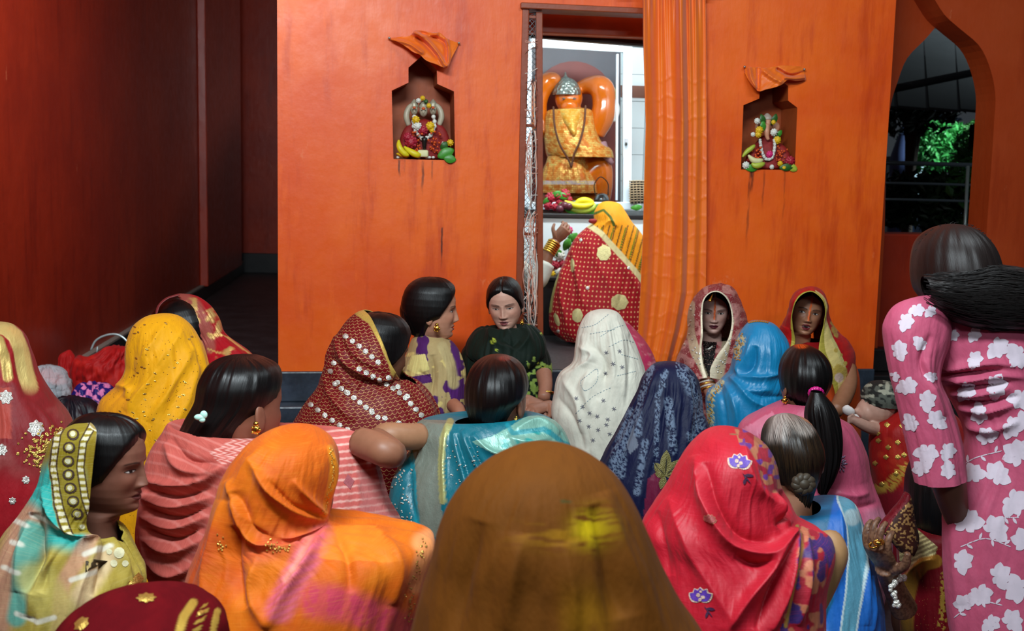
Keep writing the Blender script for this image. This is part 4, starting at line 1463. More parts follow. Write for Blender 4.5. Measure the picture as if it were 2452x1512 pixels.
v = drape('veil', p, 2.2, [(215, 1010), (168, 1020), (140, 1037), (116, 1090), (98, 1159), (58, 1222), (15, 1278), (-18, 1345), (-38, 1430), (-48, 1520)],
          [(215, 1010), (246, 1010), (262, 1015), (258, 1095), (252, 1180), (246, 1256), (292, 1290), (320, 1340), (340, 1388), (312, 1520)],
          cloth('olive_tiedye', .65, .3, extra=slub('#e0d8a0', 2, 120, .18)), pt, n=320, m=340, op=[62, 62, 62, 62, 60, 40, 5, 0, 0, 0], od=0.0, thick=.003,
          wr=[(.008, 4, 2.5, .3, 5, .25, None)], floor={'hw': .2, 'dep': .15},
          folds=[([(105, 1165), (130, 1240), (185, 1288), (240, 1290)], 12, .014), ([(230, 1282), (150, 1320), (90, 1390), (70, 1480)], 16, .014), ([(235, 1290), (200, 1380), (170, 1480)], 13, .010),
                 ([(100, 1200), (60, 1300), (40, 1420)], 14, .012), ([(85, 1230), (95, 1320), (70, 1420)], 14, -.022), ([(245, 1292), (290, 1350), (300, 1420)], 14, .012), ([(250, 1300), (245, 1360), (225, 1430)], 9, -.014),
                 ([(190, 1290), (130, 1340), (100, 1420)], 9, -.012)])
cs = []
for i, (x, y) in enumerate(path([(192, 1014), (172, 1050), (164, 1120), (174, 1195), (196, 1262)], 9)):
    cs.append(circ(x, y, 15, 12, 13.5))
stamp(v, 'printed_ring', cs, motif('dark_print', '#3a2414', .7), .0012)
stamp(v, 'printed_ring', [circ(c[:, 0].mean(), c[:, 1].mean(), 10, 12, 9) for c in cs], motif('olive_print', '#9a8a34', .7), .0020)
stamp(v, 'printed_dot', [circ(c[:, 0].mean(), c[:, 1].mean(), 6.5, 10) for c in cs], motif('cream_print', '#cfcaa8', .7), .0028)
gold_hem = stamp(v, 'gold_hem', [[(306, 1392), (330, 1372), (342, 1386), (312, 1428), (296, 1432), (290, 1420)]], M_GOLDM, .003, .003)
stamp(v, 'printed_motif', [circ(285, 1325, 13, 10), circ(272, 1350, 9, 10), circ(300, 1350, 8, 8), circ(262, 1322, 7, 8)], motif('cream_print2', '#cfc8a0', .7), .0012)
stamp(v, 'printed_motif', [[(205, 1345), (225, 1340), (258, 1345), (240, 1362), (205, 1372)]], motif('dark_print2', '#3a2a10', .7), .0012)

# ------------------------------------------------ maroon veil, bottom left corner
p = person('woman whose dark maroon velvet veil with gold motifs shows at the bottom left corner', 340, 1600, 1.62)
h = place_head(335, 1610, 1.66, 150, 10, 0, .85, 'mid'); body(p, h, SKD, byaw=180, tw=.85)
def pt(c):
    col = rgba(c.n, '#57060e')
    put(col, ss(.4, .7, fbm(c.px * .02, c.py * .02, 2)) * .4, '#6e0a12')
    put(col, ss(12, 8, seg_dist(c.px, c.py, [(462, 1445), (440, 1478), (425, 1530)])), '#b89440', .8)
    put(col, ss(9, 6, seg_dist(c.px, c.py, [(520, 1466), (512, 1500), (505, 1540)])), '#b89440', .8)
    put(col, (seg_dist(c.px, c.py, [(492, 1456), (476, 1490), (466, 1530)]) < 9) * (np.sin(c.py * .38 + c.px * .2) > -.1), '#a88438', .8)
    return col
v = drape('veil', p, 1.62, [(325, 1420), (270, 1425), (218, 1441), (168, 1474), (138, 1512), (112, 1580), (80, 1700)], [(325, 1420), (375, 1424), (430, 1434), (500, 1456), (530, 1490), (545, 1560), (580, 1700)],
          cloth('maroon_velvet', .9, .0, spec=.08), pt, n=210, m=230, wr=[(.004, 4, 2, .3, 5, .1, None)], floor={'hw': .25, 'dep': .2})
ms = [circ(350, 1434, 22, 16, 11, -.05, .15, 8), circ(196, 1496, 19, 14, 13, -.7, .15, 8)]
stamp(v, 'gold_motif', ms, M_GOLDM, .0015, .0015)
stamp(v, 'gold_motif', [circ(480, 1470, 9, 10, 6, -.4)], M_GOLDM, .0015, .0015)

# ------------------------------------------------ salmon shawl, black hair
p = person('woman with glossy black hair in a salmon pink shawl beside the orange veil', 600, 1300, 2.5)
h = place_head(580, 965, 2.5, 143, 6, 4, 1.0, 'mid'); body(p, h, '#8a5844', byaw=170, tw=.82)
hair_loft(p, 2.5, [(572, 852), (530, 857), (502, 874), (480, 912), (470, 960), (446, 1005), (430, 1048), (444, 1088), (470, 1100)],
          [(572, 852), (628, 858), (663, 880), (672, 915), (660, 955), (632, 990), (598, 1030), (570, 1075), (545, 1100)], n=110, m=140, dk=1.0)
Mesh().blob(V(478, 1000, 2.38), (.012, .006, .007)).blob(V(488, 994, 2.38), (.008, .005, .009)).blob(V(484, 1006, 2.38), (.007, .005, .006)).build('hair_clip', simple('mint_clip', '#b8e8d8', .25), p)
earring(p, V(613, 1016, 2.415), .010)
def pt(c):
    x, y = c.px, c.py
    col = rgba(c.n, '#b8544a')
    rt = ss(770, 800, x)
    put(col, rt, '#c8605a')
    put(col, rt * ss(3.2, 1.6, np.abs(((y + .1 * x) % 17) - 8.5)), '#e6b0a4')
    put(col, (1 - rt) * .35 * ss(4, 2, np.abs(((y - .25 * x + 12 * np.sin(x * .02)) % 26) - 13)), '#d88a80')
    put(col, inside(x, y, [(500, 1085), (560, 1050), (625, 1040), (600, 1090), (540, 1120)]) * ((np.abs(((x * .5 + 6 * np.abs(((y / 14) % 1) - .5) * 4) % 12) - 6) < 2.2)), '#dca49a')
    put(col, inside(x, y, [(855, 1130), (905, 1120), (960, 1260), (870, 1270)]) * .6, '#b06a68')
    return col
v = drape('shawl', p, 2.5, [(432, 1030), (410, 1012), (388, 1040), (352, 1105), (336, 1200), (334, 1300), (358, 1370), (392, 1425)],
          [(590, 1050), (640, 1040), (740, 1034), (862, 1046), (902, 1110), (935, 1210), (970, 1275), (985, 1425)],
          cloth('salmon_cotton', .7, .35, extra=slub('#d87868', 90, 3, .3)), pt, n=190, m=230, dep=[.07, .085, .11, .14, .16, .17, .17, .17],
          floor={'hw': .27, 'dep': .2}, wr=[(.006, 5, 3, .2, 5, .3, None)],
          folds=[([(345, 1150), (420, 1165), (500, 1150), (545, 1120)], 9, .016), ([(337, 1190), (420, 1215), (510, 1190)], 9, .016), ([(335, 1235), (420, 1265), (500, 1235)], 9, .014), ([(340, 1290), (420, 1320), (490, 1290)], 10, .014),
                 ([(352, 1345), (420, 1375), (470, 1350)], 10, .012), ([(340, 1170), (420, 1190), (505, 1170)], 6, -.012), ([(337, 1213), (420, 1240), (505, 1212)], 6, -.012), ([(338, 1262), (420, 1292), (490, 1262)], 6, -.012),
                 ([(395, 1060), (430, 1120), (500, 1135), (570, 1095)], 12, .016), ([(410, 1050), (450, 1100), (520, 1110)], 7, -.010), ([(880, 1060), (900, 1180), (940, 1280)], 10, .010)])
limb(p, [V(866, 1060, 2.44), V(900, 1072, 2.40), V(928, 1086, 2.37), V(940, 1088, 2.41), V(925, 1070, 2.52), V(905, 1050, 2.66)], [.033, .034, .031, .030, .028, .024], '#8f6048', 'arm', n=40)
stamp(v, 'woven_motif', [[(832, 1136), (848, 1152), (838, 1172), (822, 1156)]], motif('rose_weave', '#a85a60', .6), .0012)

# ------------------------------------------------ orange veil
p = person('woman in an orange gauze veil with a pink tie-dyed edge, seen from behind', 720, 1500, 2.05)
h = place_head(706, 1165, 2.06, 150, 8, 0, .88, 'mid'); body(p, h, '#7a4a34', byaw=175, tw=.8)
def pt(c):
    x, y = c.px, c.py
    col = rgba(c.n, '#cc5a06')
    put(col, ss(.42, .66, fbm(x * .010 + y * .004, y * .006, 4)) * .5, '#dc7810')
    put(col, ss(.5, .72, fbm(x * .02 - y * .02, y * .012, 9)) * .45, '#c04a14')
    # edge near the face, gold thread
    put(col, ss(12, 5, seg_dist(x, y, [(790, 1075), (798, 1120), (788, 1180), (775, 1230)])) * .7, '#e8941c', .25)
    # pink tie-dyed band down the back
    pk = [(765, 1285), (735, 1340), (700, 1400), (672, 1460)]
    put(col, ss(44, 20, seg_dist(x, y, pk)) * (.75 + .25 * np.sin((x + y * 1.7) * .22)), '#d8607a')
    put(col, ss(16, 4, seg_dist(x, y, [(745, 1300), (690, 1390)])) * .6, '#f0a890')
    pk2 = [(760, 1440), (830, 1450), (930, 1490), (990, 1530)]
    put(col, ss(60, 20, seg_dist(x, y, pk2)) * (.7 + .3 * (fbm(x * .05, y * .02, 8) > .45)), '#c83c54')
    put(col, inside(x, y, [(790, 1262), (900, 1262), (950, 1350), (760, 1340)]) * .5, '#ee8420')
    put(col, ss(34, 12, seg_dist(x, y, [(1010, 1300), (1030, 1290), (1000, 1400)])) * .6, '#eaa46a')
    put(col, ss(50, 20, seg_dist(x, y, [(500, 1290), (460, 1400), (440, 1500)])) * .6, '#b83a20')
    put(col, ss(40, 10, seg_dist(x, y, [(640, 1290), (700, 1280), (770, 1270)])) * .5, '#c8502c')
    put(col, ss(40, 10, seg_dist(x, y, [(610, 1330), (680, 1310), (740, 1300)])) * .55, '#c04838')
    return col
v = drape('veil', p, 2.05, [(722, 1023), (652, 1031), (602, 1057), (560, 1105), (531, 1155), (518, 1200), (502, 1258), (480, 1312), (455, 1372), (436, 1440), (425, 1530)],
          [(722, 1023), (768, 1039), (796, 1062), (809, 1103), (804, 1160), (791, 1212), (788, 1246), (925, 1262), (1036, 1292), (1020, 1382), (985, 1530)],
          cloth('orange_gauze', .62, .45, extra=slub('#e89030', 3, 140, .3)), pt, n=240, m=270, dep=[0, .07, .10, .118, .12, .12, .12, .14, .16, .18, .19], floor={'hw': .26, 'dep': .2},
          wr=[(.005, 5, 3, .3, 15, .2, None)],
          folds=[([(600, 1100), (640, 1170), (720, 1230), (784, 1245)], 12, .014), ([(545, 1150), (590, 1240), (680, 1290), (780, 1262)], 13, .018), ([(700, 1150), (740, 1200), (780, 1235)], 9, .010),
                 ([(560, 1200), (600, 1290), (690, 1325), (760, 1290)], 10, .014), ([(640, 1150), (700, 1210), (775, 1240)], 7, -.010), ([(565, 1180), (610, 1260), (700, 1300)], 12, -.020),
                 ([(535, 1200), (520, 1300), (500, 1400), (500, 1500)], 14, .016), ([(570, 1260), (560, 1360), (590, 1460)], 18, -.018), ([(620, 1330), (600, 1420), (640, 1510)], 14, .012),
                 ([(790, 1262), (740, 1340), (680, 1430), (640, 1510)], 12, .016), ([(800, 1270), (830, 1330), (840, 1420)], 9, -.010), ([(900, 1270), (950, 1340), (940, 1450)], 14, .010), ([(780, 1060), (800, 1120), (785, 1200)], 7, .006),
                 ([(640, 1060), (585, 1130), (560, 1180)], 14, .006)])
rs = np.random.RandomState(8); fl = []
for k in range(90):
    q = [(528, 1290), (535, 1320)] if k < 12 else ([(640, 1310), (690, 1318)] if k < 40 else [(1015, 1300), (985, 1420), (975, 1500)])
    t_ = rs.rand(); a = path(q, 20)[int(t_ * 19)]
    fl.append(circ(a[0] + rs.normal() * 6, a[1] + rs.normal() * 6, rs.uniform(1.6, 3), 6))
for k in range(40):
    a = path([(795, 1075), (801, 1120), (792, 1180), (778, 1232)], 40)[k]; fl.append(circ(a[0] - rs.uniform(0, 9), a[1], 2.0, 6))
q = stamp(v, 'gold_sequins', fl, M_GOLDM, .0015, .0008, each=False); q['kind'] = 'stuff'

# ------------------------------------------------ maroon veil with silver sequin rows
p = person('woman in a maroon veil covered in gold scallops and rows of silver sequins', 870, 1100, 3.4)
h = place_head(908, 836, 3.42, 128, 8, -4, .98, 'mid'); body(p, h, '#8a5a42', byaw=160, tw=.82); hair_cap(p, h, hl=.176, vol=.016)
def pt(c):
    col = rgba(c.n, '#6e0c14')
    put(col, ss(17, 14, seg_dist(c.px, c.py, [(862, 742), (895, 765), (922, 815), (946, 872), (950, 890)])) * ss(905, 893, c.py), '#c9a650', .8)
    return col
v = drape('veil', p, 3.4, [(868, 743), (836, 762), (811, 796), (785, 842), (778, 880), (765, 925), (736, 964), (706, 1010), (690, 1060)], [(868, 743), (890, 752), (912, 783), (933, 825), (950, 868), (962, 900), (1006, 922), (1046, 975), (1062, 1060)],
          cloth('maroon_scallop', .5, .2, extra=scales(64, .085, '#b88a58', .4)), pt, n=200, m=240, op=[62, 62, 62, 60, 55, 25, 0, 0, 0], od=0.0, thick=.003, wr=[(.007, 5, 3, .3, 25, .12, None)], floor={'hw': .24, 'dep': .2},
          folds=[([(800, 800), (830, 870), (900, 905), (960, 905)], 8, .014), ([(790, 850), (840, 905), (930, 920)], 8, -.012), ([(820, 790), (850, 850), (920, 890)], 6, .008), ([(775, 900), (800, 960), (850, 1010)], 9, .010)])
sq = []
for pts, n_ in (([(812, 795), (868, 836), (905, 868)], 7), ([(780, 860), (800, 905), (830, 940)], 4), ([(803, 920), (850, 955), (905, 1000)], 8), ([(860, 885), (910, 912), (960, 945), (1008, 995)], 11), ([(745, 970), (800, 1010), (850, 1040)], 7), ([(930, 905), (975, 950)], 3), ([(792, 825), (786, 860), (800, 870)], 3), ([(890, 985), (940, 1010), (990, 1020)], 4)):
    for x, y in path(pts, n_): sq.append(circ(x, y, 7.2, 6, 6.6, .3))
stamp(v, 'silver_sequin', sq, M_SILVERM, .002, .0015)

# ------------------------------------------------ purple and cream blouse, profile
p = person('woman in profile with short tied black hair and a purple and cream blouse', 1040, 1000, 4.05)
h = place_head(1089, 743, 4.05, 96, 2, 0, .95)
body(p, h, '#c08a70', {'eye': .0035, 'lip': '#8a4440'}, hi=True, byaw=80, tw=.78)
hair_cap(p, h, hl=.16, vol=.016)
hair_loft(p, 4.06, [(985, 704), (966, 718), (958, 742), (966, 772), (984, 800)], [(985, 704), (1012, 716), (1024, 742), (1026, 772), (1020, 802)], n=70, m=90, name='hair_knot')
earring(p, V(1046, 778, 3.975), .011)
def pt(c):
    x, y = c.px, c.py
    col = rgba(c.n, '#b09868')
    f1 = fbm(x * .035, y * .03, 21)
    put(col, ss(.50, .54, f1), '#4c1c5c')
    put(col, ss(.53, .57, fbm(x * .03 + 4, y * .04, 33)) , '#d8c078')
    put(col, inside(x, y, [(975, 905), (1030, 895), (1035, 915), (985, 925)]), '#4c1c5c')
    put(col, inside(x, y, [(1078, 828), (1098, 832), (1104, 880), (1092, 885)]), '#54206a')
    put(col, inside(x, y, [(1070, 925), (1110, 905), (1112, 955), (1080, 960)]), '#54206a')
    put(col, inside(x, y, [(985, 852), (1018, 848), (1028, 885), (1000, 897), (975, 885)]), '#dccb80')
    put(col, ss(16, 9, seg_dist(x, y, [(1060, 830), (1078, 870), (1085, 920)])), '#b8a474')
    return col
drape('blouse', p, 4.06, [(1016, 798), (990, 808), (976, 840), (963, 885), (964, 940), (968, 1010)], [(1062, 806), (1085, 822), (1101, 845), (1112, 885), (1113, 930), (1108, 1010)], cloth('purple_cream_cotton', .7, .2), pt, n=220, m=260,
      dep=[.07, .10, .12, .13, .14, .15], floor={'hw': .13, 'dep': .12}, wr=[(.006, 5, 3, .3, 6, .1, None)], folds=[([(1035, 850), (1040, 900), (1030, 950)], 9, -.016), ([(1000, 890), (1030, 905)], 6, -.008)])
limb(p, [V(1085, 970, 3.9), V(1098, 985, 3.86), V(1104, 1000, 3.84)], [.025, .024, .02], '#a06850', 'forearm')

# ------------------------------------------------ dark green suit, face to camera
p = person('woman facing the hall in a dark green suit and dupatta, looking down', 1210, 1000, 4.3)
h = place_head(1203, 741, 4.22, -8, 12, -5, .86)
body(p, h, '#cc9c88', {'eye': .0018, 'lip': '#7a3a3c', 'mouth': .0012}, hi=True, byaw=0, tw=.8)
hair_cap(p, h, hl=.166, vol=.010, sind=None)
earring(p, V(1250, 768, 4.27), .007)
def pt(c):
    x, y = c.px, c.py
    col = rgba(c.n, '#0a1a12')
    k = ss(.56, .62, vn(x * .16, y * .13, 5)) * inside(x, y, [(1262, 850), (1325, 870), (1325, 985), (1255, 985)])
    put(col, k, '#8aa44c')
    for (a, b, r) in ((1183, 822, 9), (1262, 778, 8), (1280, 775, 6), (1190, 840, 5), (1133, 787, 5), (1296, 800, 5), (1300, 880, 7), (1288, 870, 5)):
        put(col, ss(r, r * .6, np.hypot(x - a, (y - b) * 1.3)) * (fbm(x * .3, y * .3, 2) > .38), '#a8b43c')
    return col
M_GREEN = cloth('dark_green_crepe', .7, .2)
drape('kurta', p, 4.3, [(1180, 800), (1135, 812), (1108, 838), (1102, 880), (1105, 940), (1098, 1005)], [(1245, 800), (1290, 806), (1310, 840), (1320, 885), (1312, 940), (1335, 1005)], M_GREEN, pt, n=200, m=240, dep=[.06, .09, .12, .13, .13, .14], floor={'hw': .16, 'dep': .13}, wr=[(.005, 5, 3, .3, 6, .1, None)])
drape('dupatta', p, 4.27, [(1176, 796), (1150, 786), (1124, 812), (1116, 842), (1160, 876)], [(1244, 790), (1268, 780), (1300, 806), (1306, 842), (1268, 886)], M_GREEN, pt, n=120, m=200, dep=[.045, .07, .115, .145, .15], wr=[(.008, 6, 5, .3, 16, .0, None)],
      folds=[([(1165, 775), (1180, 815), (1230, 840)], 8, .012), ([(1255, 772), (1262, 810), (1240, 840)], 8, .012), ([(1205, 812), (1225, 826), (1245, 815)], 9, -.010)])
limb(p, [V(1302, 895, 4.15), V(1306, 925, 4.10), V(1302, 955, 4.05)], [.030, .026, .022], '#9a6a54', 'forearm')
hand(p, V(1316, 968, 4.03), V(1275, 982, 3.98) - V(1316, 968, 4.03), [0, -.3, 1], '#9a6a54', .95, .7, .05, 1, name='hand')
hand(p, V(1262, 955, 4.05), V(1300, 980, 4.0) - V(1262, 955, 4.05), [0, -.3, 1], '#9a6a54', .95, .6, .05, -1, name='hand')
ring(p, V(1309, 940, 4.08), .029, .004, M_GOLD, (0.1, .3, 1))

# ------------------------------------------------ teal silk sari
p = person('woman with black hair in a teal silk sari with gold borders, seen from behind', 1180, 1200, 3.05)
h = place_head(1192, 948, 3.06, 152, 6, 4, .98, 'mid'); body(p, h, '#a06c54', byaw=175, tw=.8)
def pt(c):
    col = rgba(c.n, (0, 0, 0), 0)
    put(col, ss(26, 8, np.hypot(c.px - 1208, (c.py - 858) * 2.2)), '#8a2a18', .8)
    return col
hair_loft(p, 3.05, [(1190, 850), (1155, 858), (1130, 880), (1115, 915), (1113, 958), (1124, 1000), (1135, 1018)], [(1190, 850), (1225, 856), (1250, 875), (1263, 905), (1261, 940), (1232, 978), (1215, 1018)], n=100, m=130, paint=pt)
earring(p, V(1236, 1000, 2.985), .006)
def pt(c):
    x, y = c.px, c.py
    col = rgba(c.n, '#0a6a7a')
    put(col, inside(x, y, [(985, 1030), (1010, 1005), (1090, 1008), (1060, 1050), (1055, 1130), (1062, 1290), (1000, 1280), (985, 1100)]), '#7c8478', .35)
    put(col, ss(10, 7, seg_dist(x, y, [(1078, 1010), (1062, 1050), (1058, 1130), (1062, 1200)])), '#b8b878', .65)
    put(col, ss(8, 5, seg_dist(x, y, [(988, 1030), (984, 1080), (992, 1180), (1002, 1280)])), '#0f8ea0', .0)
    put(col, inside(x, y, [(1180, 1045), (1260, 1000), (1330, 1005), (1370, 1060), (1370, 1110), (1290, 1090), (1200, 1100), (1130, 1060)]), '#7fb0a0', .45)
    put(col, ss(.5, .6, fbm(x * .04, y * .04, 5)) * inside(x, y, [(1200, 1040), (1360, 1030), (1370, 1110), (1200, 1110)]), '#2f9a94', .2)
    put(col, ss(7, 4, seg_dist(x, y, [(1215, 1018), (1228, 1040), (1300, 1030), (1365, 1072)])) * .8, '#108a98')
    return col
v = drape('sari', p, 3.05, [(1090, 1012), (1012, 1006), (988, 1028), (983, 1080), (955, 1120), (935, 1180), (945, 1290)], [(1240, 1008), (1288, 993), (1328, 1010), (1360, 1058), (1374, 1110), (1382, 1180), (1390, 1290)],
          cloth('teal_silk', .36, .2, spec=.5), pt, n=250, m=270, dep=[.075, .09, .11, .13, .14, .15, .15], floor={'hw': .2, 'dep': .15}, wr=[(.005, 5, 3, .3, 6, .1, None)],
          folds=[([(1085, 1030), (1100, 1090), (1120, 1180), (1130, 1280)], 8, .014), ([(1105, 1030), (1130, 1090), (1165, 1160)], 8, .014), ([(1130, 1040), (1170, 1080), (1240, 1100)], 8, .012), ([(1092, 1040), (1112, 1110), (1140, 1220)], 5, -.012),
                 ([(1120, 1050), (1150, 1110), (1190, 1160)], 5, -.012), ([(1070, 1010), (1064, 1100), (1068, 1250)], 6, .010), ([(1215, 1045), (1250, 1060), (1320, 1050)], 12, .010), ([(1230, 1030), (1290, 1010), (1340, 1040)], 12, .010), ([(985, 1090), (980, 1180), (1000, 1260)], 8, -.012)])
rs = np.random.RandomState(9); fl = []
for k in range(70): fl.append(circ(rs.uniform(938, 990), rs.uniform(1120, 1290), rs.uniform(1.5, 2.6), 6))
for k in range(50): fl.append(circ(rs.uniform(1070, 1150), rs.uniform(1060, 1230), rs.uniform(1.5, 2.4), 6))
q = stamp(v, 'silver_sequins', fl, M_SILVERM, .0015, .001, each=False); q['kind'] = 'stuff'
limb(p, [V(1005, 1046, 3.0), V(965, 1046, 2.96), V(930, 1042, 2.94), V(916, 1044, 2.99), V(925, 1060, 3.12)], [.036, .036, .033, .031, .027], '#a87858', 'arm')
# ------------------------------------------------ pink sleeve behind the white shawl
p = person('woman in a pink print, almost hidden behind the white shawl', 1490, 1000, 4.15)
h = place_head(1468, 832, 4.15, 170, 8, 0, .72, 'mid'); body(p, h, SKD, byaw=180, tw=.75)
def pt(c):
    col = rgba(c.n, '#b8405a')
    put(col, ss(.5, .62, fbm(c.px * .06, c.py * .12, 3)) * .7, '#d88a90')
    put(col, ss(.6, .68, vn(c.px * .2, c.py * .1, 8)) * .8, '#c0285a')
    return col
drape('veil', p, 4.15, [(1465, 760), (1440, 768), (1425, 800), (1415, 850), (1410, 900), (1410, 980)], [(1465, 760), (1495, 768), (1530, 800), (1558, 842), (1572, 885), (1575, 980)], cloth('pink_print', .7, .3), pt, n=70, m=90, wr=[(.005, 5, 3, .3, 6, .1, None)], floor={'hw': .18, 'dep': .14})

# ------------------------------------------------ white shawl
p = person('woman wrapped in a white shawl with small stitched crosses, seen from behind', 1440, 1100, 3.7)
h = place_head(1447, 830, 3.7, 178, 14, 0, .9, 'mid'); body(p, h, SKD, byaw=180, tw=.85)
def pt(c):
    col = rgba(c.n, '#d8d4c4')
    put(col, .5 * ss(.5, .7, fbm(c.px * .015, c.py * .015, 3)), '#e2dfd2')
    return col
v = drape('shawl', p, 3.7, [(1447, 741), (1410, 749), (1389, 779), (1379, 832), (1370, 872), (1341, 896), (1328, 945), (1322, 992), (1338, 1050), (1350, 1110)],
          [(1447, 741), (1480, 749), (1503, 788), (1526, 840), (1541, 882), (1546, 905), (1550, 945), (1552, 1000), (1552, 1050), (1545, 1110)],
          cloth('white_cotton', .75, .3), pt, n=170, m=190, wr=[(.004, 4, 2.5, .3, 26, .1, None)], floor={'hw': .2, 'dep': .18},
          folds=[([(1395, 800), (1400, 850), (1375, 890)], 8, .008), ([(1385, 830), (1420, 850), (1400, 880), (1345, 905)], 8, .014), ([(1415, 830), (1440, 850), (1450, 900), (1435, 960)], 9, -.010), ([(1450, 760), (1465, 840), (1470, 930)], 8, .008),
                 ([(1480, 770), (1490, 850), (1495, 950)], 7, .008), ([(1505, 800), (1510, 880), (1500, 980)], 7, -.007), ([(1345, 905), (1380, 960), (1390, 1040)], 9, .010), ([(1335, 950), (1370, 1000), (1400, 1080)], 8, -.008),
                 ([(1420, 870), (1400, 930), (1420, 1000)], 10, .010)])
M_GREYST = motif('grey_stitch', '#6a6870', .8)
M_BLUEST = motif('blue_stitch', '#8a9aa0', .8)
cr = []
for (x, y) in [(1452, 845), (1484, 842), (1468, 872), (1490, 880), (1450, 895), (1395, 975), (1412, 990), (1430, 998), (1455, 1005), (1432, 1030), (1452, 1018), (1410, 1022), (1388, 1008), (1445, 960), (1380, 955), (1470, 980), (1460, 1040), (1420, 1055)]:
    for a in (.3, 1.2, 2.3):
        cr.append(circ(x, y, 7, 6, 1.0, a))
stamp(v, 'stitched_cross', cr, M_GREYST, .001, 0, each=False)['kind'] = 'stuff'
ds = []
for pts, n_ in (([(1395, 785), (1420, 780), (1455, 755)], 12), ([(1440, 805), (1475, 785), (1490, 780)], 10), ([(1415, 800), (1470, 790)], 9), ([(1460, 830), (1500, 815), (1515, 820)], 9), ([(1400, 905), (1430, 885), (1428, 915), (1398, 935), (1392, 912), (1400, 905)], 26), ([(1380, 990), (1420, 950), (1460, 930)], 14), ([(1480, 900), (1520, 890)], 8), ([(1490, 850), (1525, 860)], 7)):
    q = path(pts, n_)
    for i in range(n_):
        tg = q[min(i + 1, n_ - 1)] - q[max(i - 1, 0)]
        ds.append(circ(q[i][0], q[i][1], 2.6, 6, .8, math.atan2(tg[1], tg[0])))
stamp(v, 'running_stitch', ds, M_BLUEST, .001, 0, each=False)['kind'] = 'stuff'

# ------------------------------------------------ navy veil
p = person('woman under a navy veil streaked with silver and a gold leaf motif', 1600, 1200, 3.0)
h = place_head(1606, 982, 3.02, 178, 8, 0, .82, 'mid'); body(p, h, SKD, byaw=180, tw=.82)
def pt(c):
    x, y = c.px, c.py
    col = rgba(c.n, '#060e30')
    k = fbm(x * .09, y * .012, 5)
    sp = vn(x * .30, y * .30, 7) * .55 + .45 * vn(x * .6, y * .5, 9)
    st_ = np.zeros(c.n)
    for pts, w_ in (([(1560, 882), (1535, 960), (1530, 1040)], 12), ([(1595, 890), (1575, 950), (1570, 1120)], 8), ([(1622, 872), (1628, 905)], 7), ([(1640, 890), (1665, 960), (1672, 1040)], 22), ([(1600, 960), (1612, 1080)], 14), ([(1515, 990), (1480, 1080), (1470, 1160)], 18), ([(1545, 1060), (1525, 1180)], 12), ([(1585, 900), (1590, 925)], 6), ([(1500, 1040), (1490, 1140)], 10), ([(1650, 1040), (1660, 1100)], 12)):
        st_ = np.maximum(st_, ss(w_, w_ * .4, seg_dist(x, y, pts)))
    put(col, st_ * ss(.40, .56, sp), '#5f6e84', .1)
    put(col, inside(x, y, [(1550, 1150), (1590, 1110), (1600, 1230), (1540, 1240)]) * .8, '#6a1030')
    put(col, inside(x, y, [(1500, 1060), (1520, 1020), (1530, 1070), (1510, 1090)]) * .35, '#9aa4b4')
    return col
v = drape('veil', p, 3.0, [(1606, 867), (1563, 875), (1540, 902), (1527, 940), (1505, 985), (1480, 1033), (1441, 1105), (1422, 1160), (1432, 1260)], [(1606, 867), (1645, 876), (1667, 901), (1676, 940), (1680, 985), (1695, 1020), (1710, 1080), (1720, 1150), (1720, 1260)],
          cloth('navy_chiffon', .55, .3), pt, n=220, m=240, wr=[(.005, 5, 2, .25, 36, .1, None)], floor={'hw': .18, 'dep': .15},
          folds=[([(1575, 885), (1545, 980), (1500, 1100)], 9, .008), ([(1640, 880), (1650, 980), (1640, 1100)], 9, .008), ([(1600, 890), (1590, 1000), (1560, 1150)], 8, -.007)])
lf = [petal(1592, 1140, a, l_, w_) for a, l_, w_ in ((-1.5, 62, 26), (-.75, 58, 26), (-2.25, 40, 22), (-.15, 44, 20), (1.9, 34, 18), (-2.9, 24, 16))]
stamp(v, 'gold_leaf', lf, motif('dull_gold', '#6c6434', .5, .3), .0012, .001)
stamp(v, 'leaf_vein', [circ(1592 + math.cos(a) * 24, 1140 + math.sin(a) * 24, 20, 6, 1.5, a) for a in (-1.5, -.75, -2.25, -.15)], motif('dark_vein', '#26240e', .7), .0030)

# ------------------------------------------------ bride-like woman, rose veil with stones
p = person('woman facing the hall in a rose and gold stone-studded veil, orange line on her brow', 1712, 1000, 4.3)
h = place_head(1711, 752, 4.24, -6, 8, 0, .78)
body(p, h, '#d8aa9c', {'eye': .0040, 'lip': '#5c1424', 'tilak': (.172, .082, .0055)}, hi=True, byaw=0, tw=.76)
hair_cap(p, h, hl=.168, vol=.004, sind='#d8581a')
def rosep(x):
    col = rgba(x.n, '#8c3438')
    n1 = vn(x.px * .09, x.py * .09, 3)
    put(col, ss(.45, .62, n1) * .75, '#c89088', .15)
    pass
    for pts, w_ in (([(1652, 730), (1650, 790), (1668, 850), (1690, 892)], 13), ([(1748, 770), (1738, 830), (1722, 900)], 12)):
        dd = seg_dist(x.px, x.py, pts)
        put(col, ss(w_, w_ * .7, dd), '#bba888', .35)
        pass
    return col
M_ROSE = cloth('rose_net', .55, .3, extra=specks(170, .28, '#d0a49a', .12, base=specks(120, .2, '#6e2028')))
def pt(c):
    col = rosep(c)
    put(col, ss(.10, .06, c.t), '#d8cbb0', .5)
    return col
